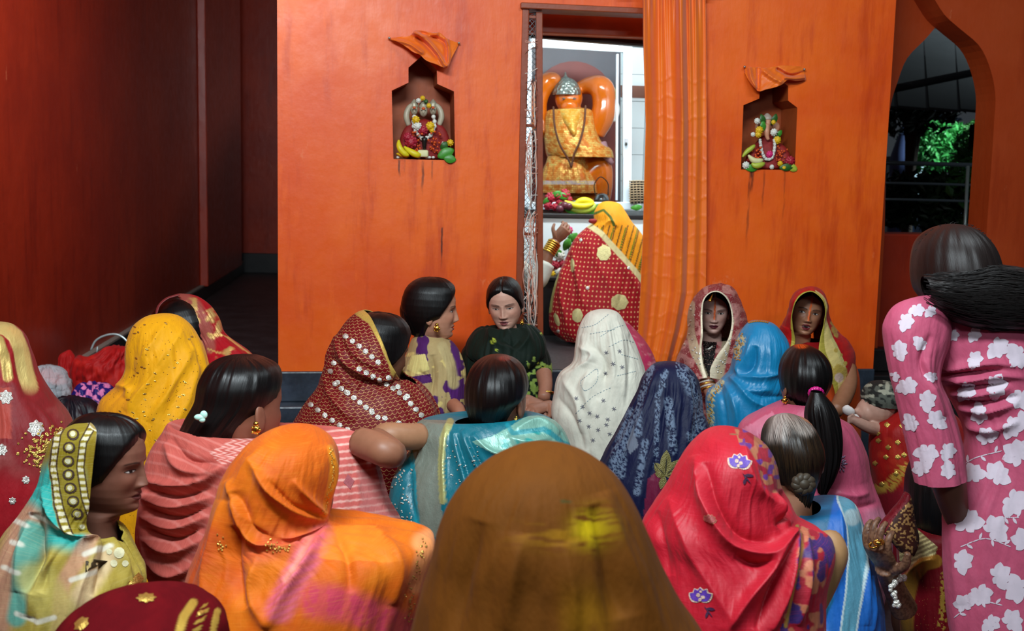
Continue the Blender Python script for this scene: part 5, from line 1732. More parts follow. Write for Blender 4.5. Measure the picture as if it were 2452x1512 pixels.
vb = hood('veil', p, [(1694, 905), (1684, 872), (1680, 835), (1683, 800), (1682, 755), (1686, 720), (1702, 702), (1722, 701), (1740, 716), (1750, 742), (1752, 775), (1742, 815), (1718, 850), (1702, 880), (1700, 905)],
          [(1608, 920), (1618, 868), (1634, 828), (1645, 800), (1645, 755), (1658, 716), (1688, 687), (1726, 678), (1757, 689), (1772, 718), (1787, 755), (1800, 800), (1812, 850), (1820, 890), (1825, 930)],
          [4.02, 4.04, 4.06, 4.10, 4.12, 4.12, 4.12, 4.12, 4.12, 4.12, 4.11, 4.08, 4.05, 4.03, 4.02], 4.30, 4.48, M_ROSE, pt, cx0=1715, wr=(.008, 14, 5), ns=260, nt=170)
rs = np.random.RandomState(12); gm = []
for k in range(60):
    pts = path([(1652, 735), (1648, 790), (1666, 850), (1688, 888)] if k < 30 else [(1748, 775), (1738, 830), (1722, 895)], 30)[k % 30]
    gm.append(circ(pts[0] + rs.normal() * 5, pts[1] + rs.normal() * 3, rs.uniform(1.6, 3), 6))
q = stamp(vb, 'stones', gm, M_SILVERM, .002, .002, each=False); q['kind'] = 'stuff'
stamp(vb, 'green_stone', [circ(1705, 867, 3.4, 8), circ(1718, 842, 3, 8)], motif('green_glass', '#0f7a3c', .15), .002, .002)
drape('blouse', p, 4.34, [(1680, 815), (1640, 835), (1622, 875), (1612, 930), (1600, 1010)], [(1745, 812), (1785, 830), (1800, 875), (1810, 930), (1815, 1010)], M_ROSE,
      lambda c: (lambda col: (put(col, inside(c.px, c.py, [(1683, 800), (1720, 800), (1712, 850), (1700, 910), (1684, 870)]), '#120c0c'), col)[1])(rosep(c)), n=160, m=180, dep=[.06, .10, .13, .14, .14], floor={'hw': .14, 'dep': .12}, wr=[(.005, 5, 3, .3, 6, .1, None)])
Mesh().tube([V(1707, 704, 4.13), V(1703, 714, 4.115), V(1700, 722, 4.11)], [.003, .004, .007], 8, smooth=12).build('forehead_jewel', M_GOLD, p)
Mesh().tube([V(1690, 838, 4.16), V(1698, 836, 4.14), V(1706, 830, 4.15)], .0035, 8, smooth=12).build('necklace', M_SILVERM, p)
limb(p, [V(1690, 915, 4.06), V(1698, 930, 4.03), V(1704, 950, 4.0)], [.026, .024, .02], '#9a6a54', 'forearm')
for k in range(4): ring(p, V(1691 + k * 2, 917 + k * 5, 4.055 - k * .008), .0285, .0035, M_GOLD if k % 2 else M_SILVERM, (-.2, .5, 1))

# ------------------------------------------------ blue satin veil
p = person('woman seen from behind under a bright sky blue satin veil with gold edge', 1820, 1000, 3.6)
h = place_head(1826, 855, 3.6, 178, 14, 0, .85, 'mid'); body(p, h, SKD, byaw=180, tw=.8)
def pt(c):
    x, y = c.px, c.py
    col = rgba(c.n, '#0a78a8')
    k = ss(14, 8, seg_dist(x, y, [(1776, 815), (1764, 850)])) * (vn(x * .35, y * .35, 4) > .42)
    put(col, k, '#c8c090', .6)
    k = ss(11, 7, seg_dist(x, y, [(1728, 920), (1703, 945), (1700, 1040)])) * (vn(x * .35, y * .35, 6) > .5)
    put(col, k, '#c8c090', .6)
    return col
v = drape('veil', p, 3.6, [(1823, 768), (1796, 771), (1779, 788), (1761, 828), (1757, 860), (1748, 892), (1722, 921), (1696, 943), (1693, 985), (1700, 1040)], [(1823, 768), (1852, 775), (1872, 795), (1888, 828), (1890, 860), (1886, 890), (1882, 920), (1880, 960), (1885, 1000), (1890, 1040)],
          cloth('blue_satin', .38, .3, spec=.5), pt, n=160, m=170, wr=[(.005, 4, 2.5, .3, 46, .1, None)], floor={'hw': .18, 'dep': .16},
          folds=[([(1770, 850), (1775, 900), (1830, 905), (1880, 890)], 8, .012), ([(1800, 800), (1790, 850), (1765, 895)], 8, .008), ([(1810, 830), (1800, 880), (1775, 905)], 7, -.014), ([(1745, 900), (1780, 935), (1850, 935)], 8, .010), ([(1735, 915), (1760, 970), (1770, 1040)], 8, .010),
                 ([(1725, 925), (1735, 980), (1740, 1040)], 6, -.008), ([(1750, 900), (1800, 960), (1870, 985)], 9, .010), ([(1755, 925), (1830, 950), (1880, 950)], 6, -.008)])
ed = []
for q in path([(1790, 770), (1815, 766), (1838, 769)], 12): ed.append(circ(q[0], q[1] + 4, 2.4, 6))
for q in path([(1776, 800), (1768, 830), (1764, 865)], 26): ed.append(circ(q[0] + random.uniform(-9, 9), q[1] + random.uniform(-3, 3), 2.2, 6))
for q in path([(1727, 922), (1704, 948), (1700, 1030)], 34): ed.append(circ(q[0] + random.uniform(-3, 8), q[1], 2.0, 6))
q = stamp(v, 'gold_beads', ed, M_GOLDM, .0015, .001, each=False); q['kind'] = 'stuff'

# ------------------------------------------------ red and gold veil, singing
p = person('woman with open mouth in a red veil with gold edging, facing the hall', 1945, 1000, 4.22)
h = place_head(1938, 750, 4.16, -6, -2, 9, .80)
body(p, h, '#a87458', {'eye': .0046, 'lip': '#6a1a20', 'mouth': .0058, 'tilak': (.176, .072, .0050), 'gaze': -.002}, hi=True, byaw=0, tw=.74)
hair_cap(p, h, hl=.168, vol=.003, sind='#d8581a')
def pt(c):
    x, y = c.px, c.py
    col = rgba(c.n, '#a81014')
    put(col, ss(.5, .64, fbm(x * .05, y * .05, 3)) * .5, '#c81c14')
    put(col, (c.t < .42) * (c.s > .45), '#d8c078', .35)
    put(col, (c.t < .14), '#a8983c', .5)
    put(col, (c.t < .42) * (c.s > .45) * (c.t > .34), '#e0cc80', .8)
    for (a, b, r) in ((1999, 790, 10), (2012, 892, 22), (1996, 775, 8), (2003, 802, 7), (2002, 840, 6), (2025, 870, 5), (2015, 850, 4)):
        put(col, ss(r, r * .75, np.hypot(x - a, y - b) * (.8 + .4 * vn(x * .2, y * .2, 3))), '#c8a850', .75)
    put(col, ss(13, 10, np.hypot(x - 2010, y - 905)), '#d8b8a8')
    return col
vr = hood('veil', p, [(1896, 850), (1904, 818), (1899, 786), (1897, 754), (1906, 723), (1924, 704), (1947, 700), (1970, 720), (1977, 746), (1972, 778), (1964, 812), (1962, 850), (1985, 900), (1998, 935), (2002, 970)],
          [(1858, 850), (1862, 800), (1874, 773), (1886, 750), (1893, 720), (1910, 696), (1942, 685), (1970, 697), (1984, 727), (1989, 762), (2010, 796), (2036, 822), (2050, 860), (2042, 910), (2008, 975)],
          [4.08, 4.08, 4.07, 4.06, 4.05, 4.06, 4.06, 4.05, 4.05, 4.05, 4.04, 4.03, 4.03, 4.04, 4.06], 4.20, 4.40, cloth('red_net', .5, .3), pt, cx0=1945, wr=(.006, 12, 5), ns=260, nt=170)
def pt(c):
    col = rgba(c.n, '#c84a18')
    put(col, ss(1985, 1975, c.px), '#9a1216')
    return col
drape('blouse', p, 4.27, [(1905, 815), (1870, 830), (1858, 880), (1862, 940), (1850, 1010)], [(1970, 815), (2025, 840), (2052, 885), (2058, 950), (2060, 1010)], cloth('orange_blouse', .6, .2), pt, n=80, m=90, dep=[.06, .10, .12, .12, .12], floor={'hw': .14, 'dep': .12})
limb(p, [V(2030, 880, 4.14), V(2030, 915, 4.10), V(2018, 955, 4.04), V(2000, 985, 3.98)], [.030, .034, .031, .027], '#8a5c42', 'arm')

# ------------------------------------------------ ponytail with pink band
p = person('woman with a black ponytail in a pink hair band and rose pink sari', 1930, 1200, 3.3)
h = place_head(1924, 908, 3.3, -165, 4, 0, .84, 'mid'); body(p, h, '#8a5a44', byaw=180, tw=.78)
def pt(c):
    col = rgba(c.n, (0, 0, 0), 0)
    put(col, ss(26, 10, np.hypot(c.px - 1918, (c.py - 828) * 2.2)), '#c84a14', .9)
    return col
hair_loft(p, 3.3, [(1922, 825), (1896, 833), (1877, 856), (1868, 886), (1869, 915), (1876, 940), (1895, 965)], [(1922, 825), (1956, 836), (1979, 860), (1988, 888), (1985, 918), (1974, 940), (1958, 965)], n=90, m=120, paint=pt)
hair_loft(p, 3.12, [(1942, 938), (1932, 970), (1934, 1030), (1944, 1090), (1950, 1140), (1964, 1182)], [(1968, 938), (1994, 970), (2012, 1030), (2012, 1090), (1998, 1140), (1972, 1186)], n=80, m=90, name='ponytail', amp=.008, dep=[.02, .035, .045, .042, .03, .01])
M_PINKB = simple('magenta_band', '#c01878', .35)
sc = Mesh()
for k in range(14):
    a = k / 14 * 6.283
    sc.blob(V(1954 + 13 * math.cos(a), 942 + 9 * math.sin(a), 3.165 + .012 * math.sin(a)), (.0085, .008, .0085), n=8, m=10)
sc.build('hair_band', M_PINKB, p)
def pt(c):
    x, y = c.px, c.py
    col = rgba(c.n, '#c0506e')
    put(col, ss(1205, 1235, y) * ss(2050, 2085, x) * .6, '#d890a8')
    put(col, inside(x, y, [(1760, 1040), (1850, 985), (1860, 1010), (1790, 1060)]) * .6, '#d88aa0')
    return col
v = drape('sari', p, 3.3, [(1872, 962), (1815, 988), (1778, 1012), (1762, 1060), (1758, 1140), (1770, 1205), (1780, 1280)], [(1980, 960), (2005, 998), (2038, 1020), (2068, 1076), (2084, 1145), (2106, 1205), (2130, 1270)],
          cloth('rose_silk', .42, .3, spec=.5), pt, n=140, m=160, dep=[.07, .10, .12, .14, .15, .17, .18], floor={'hw': .2, 'dep': .18}, wr=[(.004, 4, 2.5, .3, 46, .1, None)],
          folds=[([(2000, 1180), (2050, 1190), (2080, 1180)], 9, .010), ([(2005, 1010), (2040, 1080), (2060, 1160)], 10, .008), ([(2010, 1205), (2060, 1215), (2100, 1205)], 7, -.010), ([(1985, 1050), (2000, 1110), (1990, 1170)], 8, .008)])
sp = []
for k in range(26):
    a = k * 2.4; r = 2 + k * .75
    sp.append(petal(2012 + r * .5 * math.cos(a), 1108 + r * .9 * math.sin(a), a, 9, 3.5))
stamp(v, 'silver_motif', sp, motif('mauve_silver', '#a08aa8', .35, .5), .0014, .001, each=False)
earring(p, V(1880, 952, 3.26), .008)

# ------------------------------------------------ grey-streaked hair, blue sari
p = person('woman with grey-streaked hair in a braided bun and a royal blue sari', 1960, 1400, 2.72)
h = place_head(1898, 1082, 2.73, 165, 8, 5, .88, 'mid'); body(p, h, '#9a6a50', byaw=175, tw=.8)
def pt(c):
    x, y = c.px, c.py
    col = rgba(c.n, '#3a2a18', .55)
    put(col, ss(36, 12, seg_dist(x, y, [(1872, 998), (1866, 1035), (1858, 1060)])) * ss(1072, 1045, y), '#b8aca4', .85)
    put(col, ss(30, 12, seg_dist(x, y, [(1905, 1000), (1930, 1030)])) * ss(1060, 1035, y), '#a89a90', .75)
    return col
hair_loft(p, 2.72, [(1885, 992), (1856, 1000), (1836, 1018), (1826, 1052), (1833, 1100), (1852, 1142), (1885, 1180), (1893, 1215)], [(1885, 992), (1918, 1000), (1944, 1020), (1962, 1052), (1970, 1088), (1962, 1125), (1948, 1175), (1935, 1222)], n=110, m=130, paint=pt)
bn = Mesh()
for k in range(9):
    a = k / 9 * 6.283
    bn.blob(V(1924 + 17 * math.cos(a), 1160 + 14 * math.sin(a), 2.59), (.015, .012, .011), (0, a + .8, 0), 10, 12)
bn.blob(V(1924, 1160, 2.59), .016)
b_ = bn.build('bun', hair_mat('dusty_hair', '#2a2018', .45), p)
paint_obj(b_, lambda co: rgba(len(co), '#5a5040', .5))
def pt(c):
    x, y = c.px, c.py
    col = rgba(c.n, '#0a5a80')
    put(col, ss(1992, 2000, x + .22 * (y - 1200) * (y < 1330)), '#1560b4')
    put(col, ss(40, 34, np.abs(x - np.interp(y, [1200, 1350, 1512], [2050, 2075, 2000]))) * (y > 1330) * .8, '#1866c0')
    bd = [(2024, 1192), (2046, 1260), (2050, 1340), (2044, 1420), (2030, 1530)]
    dd = seg_dist(x, y, bd)
    put(col, ss(22, 18, dd), '#5c9cb4', .35)
    put(col, ss(22, 18, dd) * ss(5, 9, np.abs(((y - 1200) % 110) - 55)) * 0 + 0, '#9ac0cc')
    put(col, ss(3, 1.5, np.abs(dd - 19)), '#c8dce0', .5)
    put(col, ss(24, 16, np.hypot(x - 2040, y - 1240)) * (dd < 19) * .6, '#cfe0e0', .5)
    return col
v = drape('sari', p, 2.72, [(1898, 1225), (1880, 1240), (1862, 1290), (1858, 1380), (1850, 1450), (1840, 1530)], [(1962, 1208), (2034, 1198), (2066, 1262), (2090, 1358), (2106, 1438), (2112, 1530)],
          cloth('blue_georgette', .5, .3, spec=.4), pt, n=250, m=270, dep=[.06, .09, .12, .14, .15, .16], floor={'hw': .2, 'dep': .17}, wr=[(.004, 4, 2.5, .3, 46, .2, None)],
          folds=[([(2010, 1200), (2015, 1300), (1995, 1420), (1960, 1512)], 9, .010), ([(2065, 1280), (2072, 1380), (2075, 1500)], 9, .010), ([(2000, 1330), (1990, 1420), (1975, 1512)], 7, -.010), ([(2086, 1380), (2090, 1512)], 7, .008)])

# ------------------------------------------------ red-pink silk veil with violet roses
p = person('woman under a crimson pink silk veil with embroidered violet roses, from behind', 1740, 1500, 2.1)
h = place_head(1752, 1160, 2.1, 165, 14, 0, .98, 'mid'); body(p, h, '#8a5a42', byaw=178, tw=.8)
def pt(c):
    x, y = c.px, c.py
    col = rgba(c.n, '#b81428')
    put(col, ss(.45, .7, fbm(x * .008, y * .008, 3)) * .5, '#c8243a')
    # patterned border by the face
    b_ = seg_dist(x, y, [(1762, 1032), (1808, 1050), (1838, 1095), (1850, 1150)])
    put(col, ss(15, 11, seg_dist(x, y, [(1800, 1036), (1838, 1066), (1858, 1120), (1862, 1160)])), '#94702c', .4)
    k = ss(34, 28, b_) * (x > 1760 + (y - 1030) * .3)
    put(col, k, '#9c1c30'); put(col, k * ss(.5, .58, vn(x * .09, y * .09, 4)), '#a86848'); put(col, k * ss(.62, .68, vn(x * .08, y * .08, 24)), '#5c3080')
    # pallu with woven border on the shoulder
    e = inside(x, y, [(1908, 1258), (1985, 1285), (2000, 1310), (1965, 1420), (1975, 1540), (1860, 1540), (1890, 1400)])
    put(col, e, '#a01428'); put(col, e * ss(.52, .6, vn(x * .06, y * .05, 14)), '#c07050', .15); put(col, e * ss(.62, .68, vn(x * .07, y * .04, 34)), '#3c2468')
    put(col, ss(6, 3, seg_dist(x, y, [(1908, 1262), (1915, 1320), (1898, 1400), (1880, 1500)])), '#b88a40', .6)
    return col
v = drape('veil', p, 2.1, [(1746, 1031), (1692, 1042), (1655, 1075), (1622, 1125), (1596, 1175), (1563, 1222), (1541, 1258), (1540, 1312), (1545, 1400), (1550, 1530)],
          [(1746, 1031), (1797, 1040), (1834, 1066), (1854, 1110), (1863, 1155), (1886, 1195), (1906, 1235), (1985, 1288), (1968, 1400), (1965, 1530)],
          cloth('crimson_silk', .52, .3, spec=.32, extra=slub('#e04058', 3, 130, .25)), pt, n=330, m=350, dep=[0, .075, .11, .125, .13, .135, .14, .15, .17, .18], floor={'hw': .22, 'dep': .19}, wr=[(.004, 4, 2.5, .3, 56, .25, None)],
          folds=[([(1668, 1090), (1690, 1200), (1760, 1310), (1850, 1330), (1905, 1265)], 16, .020), ([(1690, 1110), (1715, 1210), (1780, 1290), (1850, 1300)], 13, -.014), ([(1780, 1060), (1800, 1150), (1870, 1230)], 16, .010), ([(1850, 1180), (1865, 1230), (1890, 1260)], 8, .012),
                 ([(1870, 1175), (1880, 1225), (1860, 1265)], 7, -.012), ([(1600, 1190), (1640, 1290), (1700, 1400), (1760, 1500)], 18, .010), ([(1905, 1265), (1850, 1360), (1790, 1440), (1740, 1520)], 14, .018), ([(1895, 1290), (1850, 1400), (1810, 1510)], 10, -.014),
                 ([(1910, 1280), (1890, 1380), (1850, 1512)], 9, .016), ([(1575, 1225), (1585, 1300), (1600, 1380)], 12, -.008), ([(1760, 1330), (1800, 1350), (1850, 1345)], 10, -.012), ([(1930, 1275), (1930, 1380), (1910, 1500)], 9, .012)])
M_VIO = motif('violet_thread', '#5a34a0', .55); M_VIOL = motif('pale_rose_outline', '#d8b8a8', .5, .2); M_STEM = motif('dark_violet_thread', '#3c1438', .6)
for (x, y, s_, r0) in ((1769, 1110, 24, 0.1), (1678, 1430, 24, 0.0), (1697, 1245, 13, .4)):
    stamp(v, 'rose_outline', [petal(x, y + s_ * .5, a + r0, s_ * 1.5, s_ * 1.0) for a in (-2.5, -2.0, -1.57, -1.1, -.6)], M_VIOL if s_ > 20 else motif('faded_rose', '#b06a50', .6), .0010)
    stamp(v, 'rose_petal', [petal(x, y + s_ * .42, a + r0, s_ * 1.3, s_ * .72) for a in (-2.5, -2.0, -1.57, -1.1, -.6)], M_VIO if s_ > 20 else motif('faded_rose2', '#a04a48', .6), .0018)
    if s_ > 20:
        stamp(v, 'rose_heart', [circ(x - 4, y - 4, 5, 8), circ(x + 6, y + 1, 4.5, 8), circ(x, y + 7, 4, 8), circ(x + 2, y - 13, 3.5, 8)], M_VIOL, .0026)
        stamp(v, 'rose_stem', [petal(x + 8, y + 22, .9, 34, 4), petal(x + 14, y + 28, .1, 22, 8), petal(x + 18, y + 34, 1.9, 18, 7)], M_STEM, .0018)
limb(p, [V(1978, 1296, 2.14), V(1986, 1320, 2.12), V(1974, 1370, 2.1), V(1950, 1430, 2.1), V(1915, 1500, 2.08)], [.030, .034, .032, .029, .026], '#a07850', 'arm')

# ------------------------------------------------ mustard veil, nearest
p = person('woman in a mustard brown veil, nearest to the camera in the bottom middle', 1320, 1600, 1.4)
h = place_head(1310, 1250, 1.42, 178, 10, 0, .95, 'mid'); body(p, h, SKD, byaw=180, tw=.8)
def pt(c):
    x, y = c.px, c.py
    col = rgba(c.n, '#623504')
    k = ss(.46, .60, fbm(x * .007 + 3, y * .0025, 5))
    put(col, k * .8 * ss(1180, 1260, y), '#321a04')  # lower folds painted darker, shade of the unlit back put into the colour
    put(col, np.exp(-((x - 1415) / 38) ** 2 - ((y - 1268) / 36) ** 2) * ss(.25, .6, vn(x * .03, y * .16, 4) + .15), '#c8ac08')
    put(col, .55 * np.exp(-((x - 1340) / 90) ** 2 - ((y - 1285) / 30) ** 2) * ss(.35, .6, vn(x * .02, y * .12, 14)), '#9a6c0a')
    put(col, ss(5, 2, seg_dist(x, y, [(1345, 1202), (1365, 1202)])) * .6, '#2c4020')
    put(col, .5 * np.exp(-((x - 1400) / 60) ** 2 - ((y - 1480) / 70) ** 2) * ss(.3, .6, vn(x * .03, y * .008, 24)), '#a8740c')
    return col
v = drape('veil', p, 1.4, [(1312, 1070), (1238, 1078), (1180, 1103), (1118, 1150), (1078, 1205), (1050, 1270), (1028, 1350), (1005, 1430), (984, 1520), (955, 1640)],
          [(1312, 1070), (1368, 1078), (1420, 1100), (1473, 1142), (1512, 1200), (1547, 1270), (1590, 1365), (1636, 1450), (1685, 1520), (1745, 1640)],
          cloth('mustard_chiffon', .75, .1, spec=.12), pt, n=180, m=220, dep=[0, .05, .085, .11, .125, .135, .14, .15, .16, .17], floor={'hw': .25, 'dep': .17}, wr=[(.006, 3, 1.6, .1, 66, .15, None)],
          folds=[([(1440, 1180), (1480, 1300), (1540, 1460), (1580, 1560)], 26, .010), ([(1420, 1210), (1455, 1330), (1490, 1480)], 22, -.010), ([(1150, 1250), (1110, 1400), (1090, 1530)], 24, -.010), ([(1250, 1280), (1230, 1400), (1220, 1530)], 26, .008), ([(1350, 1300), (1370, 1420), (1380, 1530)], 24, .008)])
# ------------------------------------------------ standing woman in pink floral kurta
p = person('woman bending forward in a pink kurta printed with white flowers', 2420, 1500, 2.5)
h = place_head(2290, 640, 2.52, 170, 10, 8, .88, 'mid')
body(p, h, '#8a5a44', byaw=180, tw=.5, lap=False, shift=.16)
M_KURTA = cloth('pink_print_cotton', .6, .25)
def pt(c):
    col = rgba(c.n, '#b8506c')
    put(col, .35 * ss(.45, .65, fbm(c.px * .012, c.py * .012, 3)), '#c05a76')
    return col
vk = drape('kurta', p, 2.5, [(2262, 720), (2215, 716), (2175, 740), (2180, 800), (2222, 880), (2288, 970), (2318, 1050), (2296, 1136), (2268, 1200), (2262, 1337), (2270, 1450), (2282, 1580)],
           [(2420, 740), (2500, 750), (2565, 780), (2590, 850), (2590, 930), (2580, 1020), (2590, 1090), (2640, 1160), (2680, 1230), (2715, 1340), (2720, 1450), (2730, 1580)],
           M_KURTA, pt, n=260, m=220, dep=[.06, .09, .11, .12, .12, .12, .12, .12, .12, .12, .12, .12], floor={'hw': .2, 'dep': .12}, wr=[(.004, 4, 2, .2, 76, .2, None)],
           folds=[([(2232, 890), (2300, 880), (2380, 870), (2450, 880)], 9, .012), ([(2240, 905), (2310, 910), (2400, 900), (2460, 905)], 8, .012), ([(2265, 940), (2330, 945), (2420, 930)], 8, .010), ([(2290, 975), (2360, 985), (2440, 965)], 8, .010), ([(2310, 1020), (2370, 1030), (2440, 1010)], 9, .010), ([(2235, 897), (2310, 894), (2400, 885)], 5, -.010),
                  ([(2250, 925), (2330, 928), (2420, 915)], 5, -.010), ([(2280, 958), (2360, 965), (2440, 948)], 5, -.010), ([(2260, 760), (2240, 820), (2232, 880)], 9, -.012), ([(2300, 1150), (2290, 1280), (2300, 1450)], 14, .008)])
vs_ = drape('sleeve', p, 2.42, [(2232, 708), (2180, 716), (2140, 735), (2119, 775), (2122, 820), (2132, 880), (2152, 965), (2174, 1060), (2195, 1156)], [(2232, 708), (2260, 730), (2275, 770), (2270, 820), (2252, 870), (2246, 910), (2268, 965), (2298, 1060), (2308, 1142)],
            M_KURTA, pt, n=120, m=110, dep=[0, .03, .045, .055, .058, .058, .058, .058, .058], wr=[(.004, 4, 2, .2, 86, .1, None)],
            folds=[([(2230, 800), (2205, 870), (2235, 930)], 9, -.010), ([(2215, 860), (2230, 930), (2260, 1000)], 10, .010)])
M_PR = simple('white_flower_print', '#cbbcc8', .75)
def flower(x, y, r, rot):
    out = [petal(x, y, rot + a, r * l_, r * w_) for a, l_, w_ in ((0, 1.0, .75), (.85, .9, .7), (1.7, 1.05, .75), (-.8, .95, .7), (2.7, .6, .5), (-1.8, .7, .5))]
    return out
rs = np.random.RandomState(21)
fs_ = []
for (x, y, r, a) in [(2365, 1050, 30, -2.2), (2330, 1140, 34, -1.9), (2385, 1140, 38, -1.3), (2440, 1090, 44, -2.6), (2425, 1200, 42, .3), (2315, 1255, 44, -1.8), (2380, 1270, 40, -1.0), (2300, 1190, 26, 2.4), (2455, 1300, 40, -2), (2300, 1345, 34, -.4), (2390, 1380, 36, -.6), (2440, 1410, 40, 2.5), (2345, 1420, 36, .8), (2310, 1450, 30, -2.2),
                    (2420, 1490, 34, -1), (2370, 1490, 28, .5), (2330, 860, 26, 0), (2385, 830, 34, .4), (2440, 850, 36, 2.2), (2310, 935, 30, .3), (2380, 925, 36, -.2), (2445, 950, 36, 1.2), (2350, 990, 30, 2.6), (2420, 1020, 34, .2), (2280, 800, 20, 1), (2450, 1010, 30, -1), (2330, 800, 22, .2)]:
    fs_ += flower(x, y, r, a)
for pts in ([(2275, 1140), (2330, 1100), (2400, 1080)], [(2300, 1310), (2360, 1290), (2420, 1310)], [(2285, 1480), (2340, 1440), (2400, 1450)], [(2400, 1240), (2440, 1240)]):
    q = path(pts, 9)
    for i in range(8):
        tg = q[i + 1] - q[i]; fs_.append(circ(*(q[i] + tg / 2), np.hypot(*tg) * .55, 8, 1.4, math.atan2(tg[1], tg[0])))
        if i % 2: fs_.append(petal(q[i][0], q[i][1], math.atan2(tg[1], tg[0]) + (1 if i % 4 == 1 else -1), 18, 7))
stamp(vk, 'printed_flower', fs_, M_PR, .0011)
fs_ = []
for (x, y, r, a) in [(2165, 770, 26, 0), (2195, 740, 22, 1), (2150, 840, 28, -.6), (2225, 745, 18, .4), (2205, 820, 22, 2), (2170, 920, 30, .8), (2215, 960, 30, -.4), (2185, 1010, 26, 2.2), (2240, 1010, 30, -1.2), (2220, 1080, 34, 1.2), (2265, 1080, 26, 0), (2210, 1125, 28, -2.4), (2275, 1125, 26, 2.6), (2140, 900, 18, 1), (2230, 900, 18, 1.4)]:
    fs_ += flower(x, y, r, a)
stamp(vs_, 'printed_flower', fs_, M_PR, .0011)
limb(p, [V(2262, 1120, 2.44), V(2272, 1160, 2.44), V(2285, 1215, 2.46), V(2300, 1260, 2.5)], [.038, .036, .030, .025], '#6a4232', 'arm')
hair_loft(p, 2.5, [(2280, 536), (2232, 550), (2202, 580), (2190, 625), (2195, 690), (2220, 725)], [(2280, 536), (2330, 548), (2362, 580), (2380, 622), (2382, 680), (2370, 730)], mat=M_HAIRB, n=90, m=120, amp=.003)
hair_loft(p, 2.40, [(2212, 662), (2245, 655), (2320, 648), (2400, 638), (2470, 652), (2540, 690)], [(2222, 715), (2245, 742), (2300, 772), (2380, 785), (2460, 790), (2540, 800)], mat=M_HAIRB, n=120, m=140, amp=.010, name='loose_hair', dep=[.03, .05, .065, .07, .065, .05])
rs = np.random.RandomState(33); hs = Mesh()
for k in range(300):
    ph = rs.rand() * 6.28; o = rs.uniform(-1.08, 1.08); s0 = rs.uniform(0, .5); s1 = s0 + rs.uniform(.3, .6)
    tp = path([(2212, 690), (2250, 700), (2320, 712), (2400, 714), (2470, 722), (2560, 748)], 60); pts = []
    for i in range(8):
        t = min(1, s0 + (s1 - s0) * i / 7); q = tp[int(t * 59)]; rad = np.interp(t, [0, .15, .5, 1], [30, 46, 74, 60])
        pts.append(V(q[0], q[1] + o * rad + 4 * math.sin(ph + i * .8), 2.40 - .068 * math.sqrt(max(0.0, 1.15 - o * o)) - .004))
    hs.tube(pts, .0007, 4, cap=False, smooth=20)
for k in range(60):
    a = rs.uniform(-2.9, -.25); x0, y0 = 2285 + 90 * math.cos(a), 632 + 94 * math.sin(a); b_ = a + rs.uniform(-1.2, 1.2)
    hs.tube([V(x0 - 6 * math.cos(a), y0 - 6 * math.sin(a), 2.5), V(x0 + 5 * math.cos(b_), y0 + 5 * math.sin(b_), 2.5), V(x0 + 14 * math.cos(b_) + 4, y0 + 10 * math.sin(b_) + 3, 2.5)], .0006, 4, cap=False, smooth=10)
hs.build('hair_strands', M_HAIRB, p)['kind'] = 'stuff'

# ------------------------------------------------ red sheer veil with gold, holding the baby
p = person('woman in a sheer red veil with gold buds, holding the capped baby', 2160, 1300, 3.62)
h = place_head(2215, 900, 3.67, 170, 0, 0, .85, 'mid')
def pt(c):
    x, y = c.px, c.py
    col = rgba(c.n, '#8c0f0c')
    put(col, ss(.5, .65, fbm(x * .03, y * .03, 3)) * .6, '#a8301c')
    put(col, ss(1150, 1185, y), '#7a1420')
    put(col, ss(16, 8, seg_dist(x, y, [(2095, 1170), (2130, 1165), (2165, 1120)])) * (vn(x * .2, y * .2, 3) > .4), '#c89c40', .7)
    return col
body(p, h, SKD, byaw=178, tw=.7)
hair_cap(p, h, part=False)
v = drape('veil', p, 3.62, [(2205, 968), (2160, 974), (2115, 995), (2090, 1018), (2085, 1063), (2085, 1105), (2092, 1145), (2097, 1190), (2100, 1260)], [(2205, 968), (2250, 974), (2285, 995), (2310, 1030), (2320, 1063), (2325, 1105), (2325, 1145), (2325, 1190), (2330, 1260)],
          cloth('red_sheer', .5, .3), pt, n=120, m=130, wr=[(.005, 5, 3, .3, 96, .1, None)], floor={'hw': .18, 'dep': .17})
gs = []
for (x, y) in [(2102, 1038), (2104, 1056), (2124, 1018), (2127, 1072), (2122, 1095), (2096, 1110), (2146, 1135), (2150, 1060), (2160, 1020), (2112, 1160), (2150, 1095), (2165, 1090)]:
    gs.append(circ(x, y, 6.5, 9, 6, 0, .2, 4))
stamp(v, 'gold_bud', gs, M_GOLDM, .0015, .002)

# ------------------------------------------------ baby with camouflage cap
p = thing('person', 'baby in a camouflage cap held on a shoulder', 'person', V(2100, 1060, 3.65))
bm = Mesh().blob(V(2102, 975, 3.63), (.056, .062, .060)).blob(V(2076, 986, 3.63), (.034, .045, .040)).blob(V(2062, 990, 3.63), (.020, .032, .026)).blob(V(2051, 985, 3.625), (.010, .012, .010))
bm.blob(V(2060, 1001, 3.63), (.016, .022, .013)).tube([V(2110, 1000, 3.63), V(2125, 1040, 3.63), V(2130, 1090, 3.63)], [.034, .05, .06], 14, smooth=12)
bm.tube([V(2100, 1030, 3.6), V(2075, 1022, 3.57), V(2052, 1010, 3.56), V(2040, 1003, 3.56)], [.022, .019, .016, .013], 10, smooth=14)
for k in range(4): bm.tube([V(2044, 1000 + k * 4, 3.558), V(2034, 998 + k * 4.5, 3.554), V(2030, 1002 + k * 4.5, 3.55)], [.006, .0055, .0045], 7, smooth=8)
bm.tube([V(2046, 1000, 3.555), V(2040, 992, 3.55)], [.006, .005], 7)
bm.blob(V(2124, 966, 3.58), (.010, .008, .016))
bb = bm.build('body', skin_mat(), p, remesh=.0035)
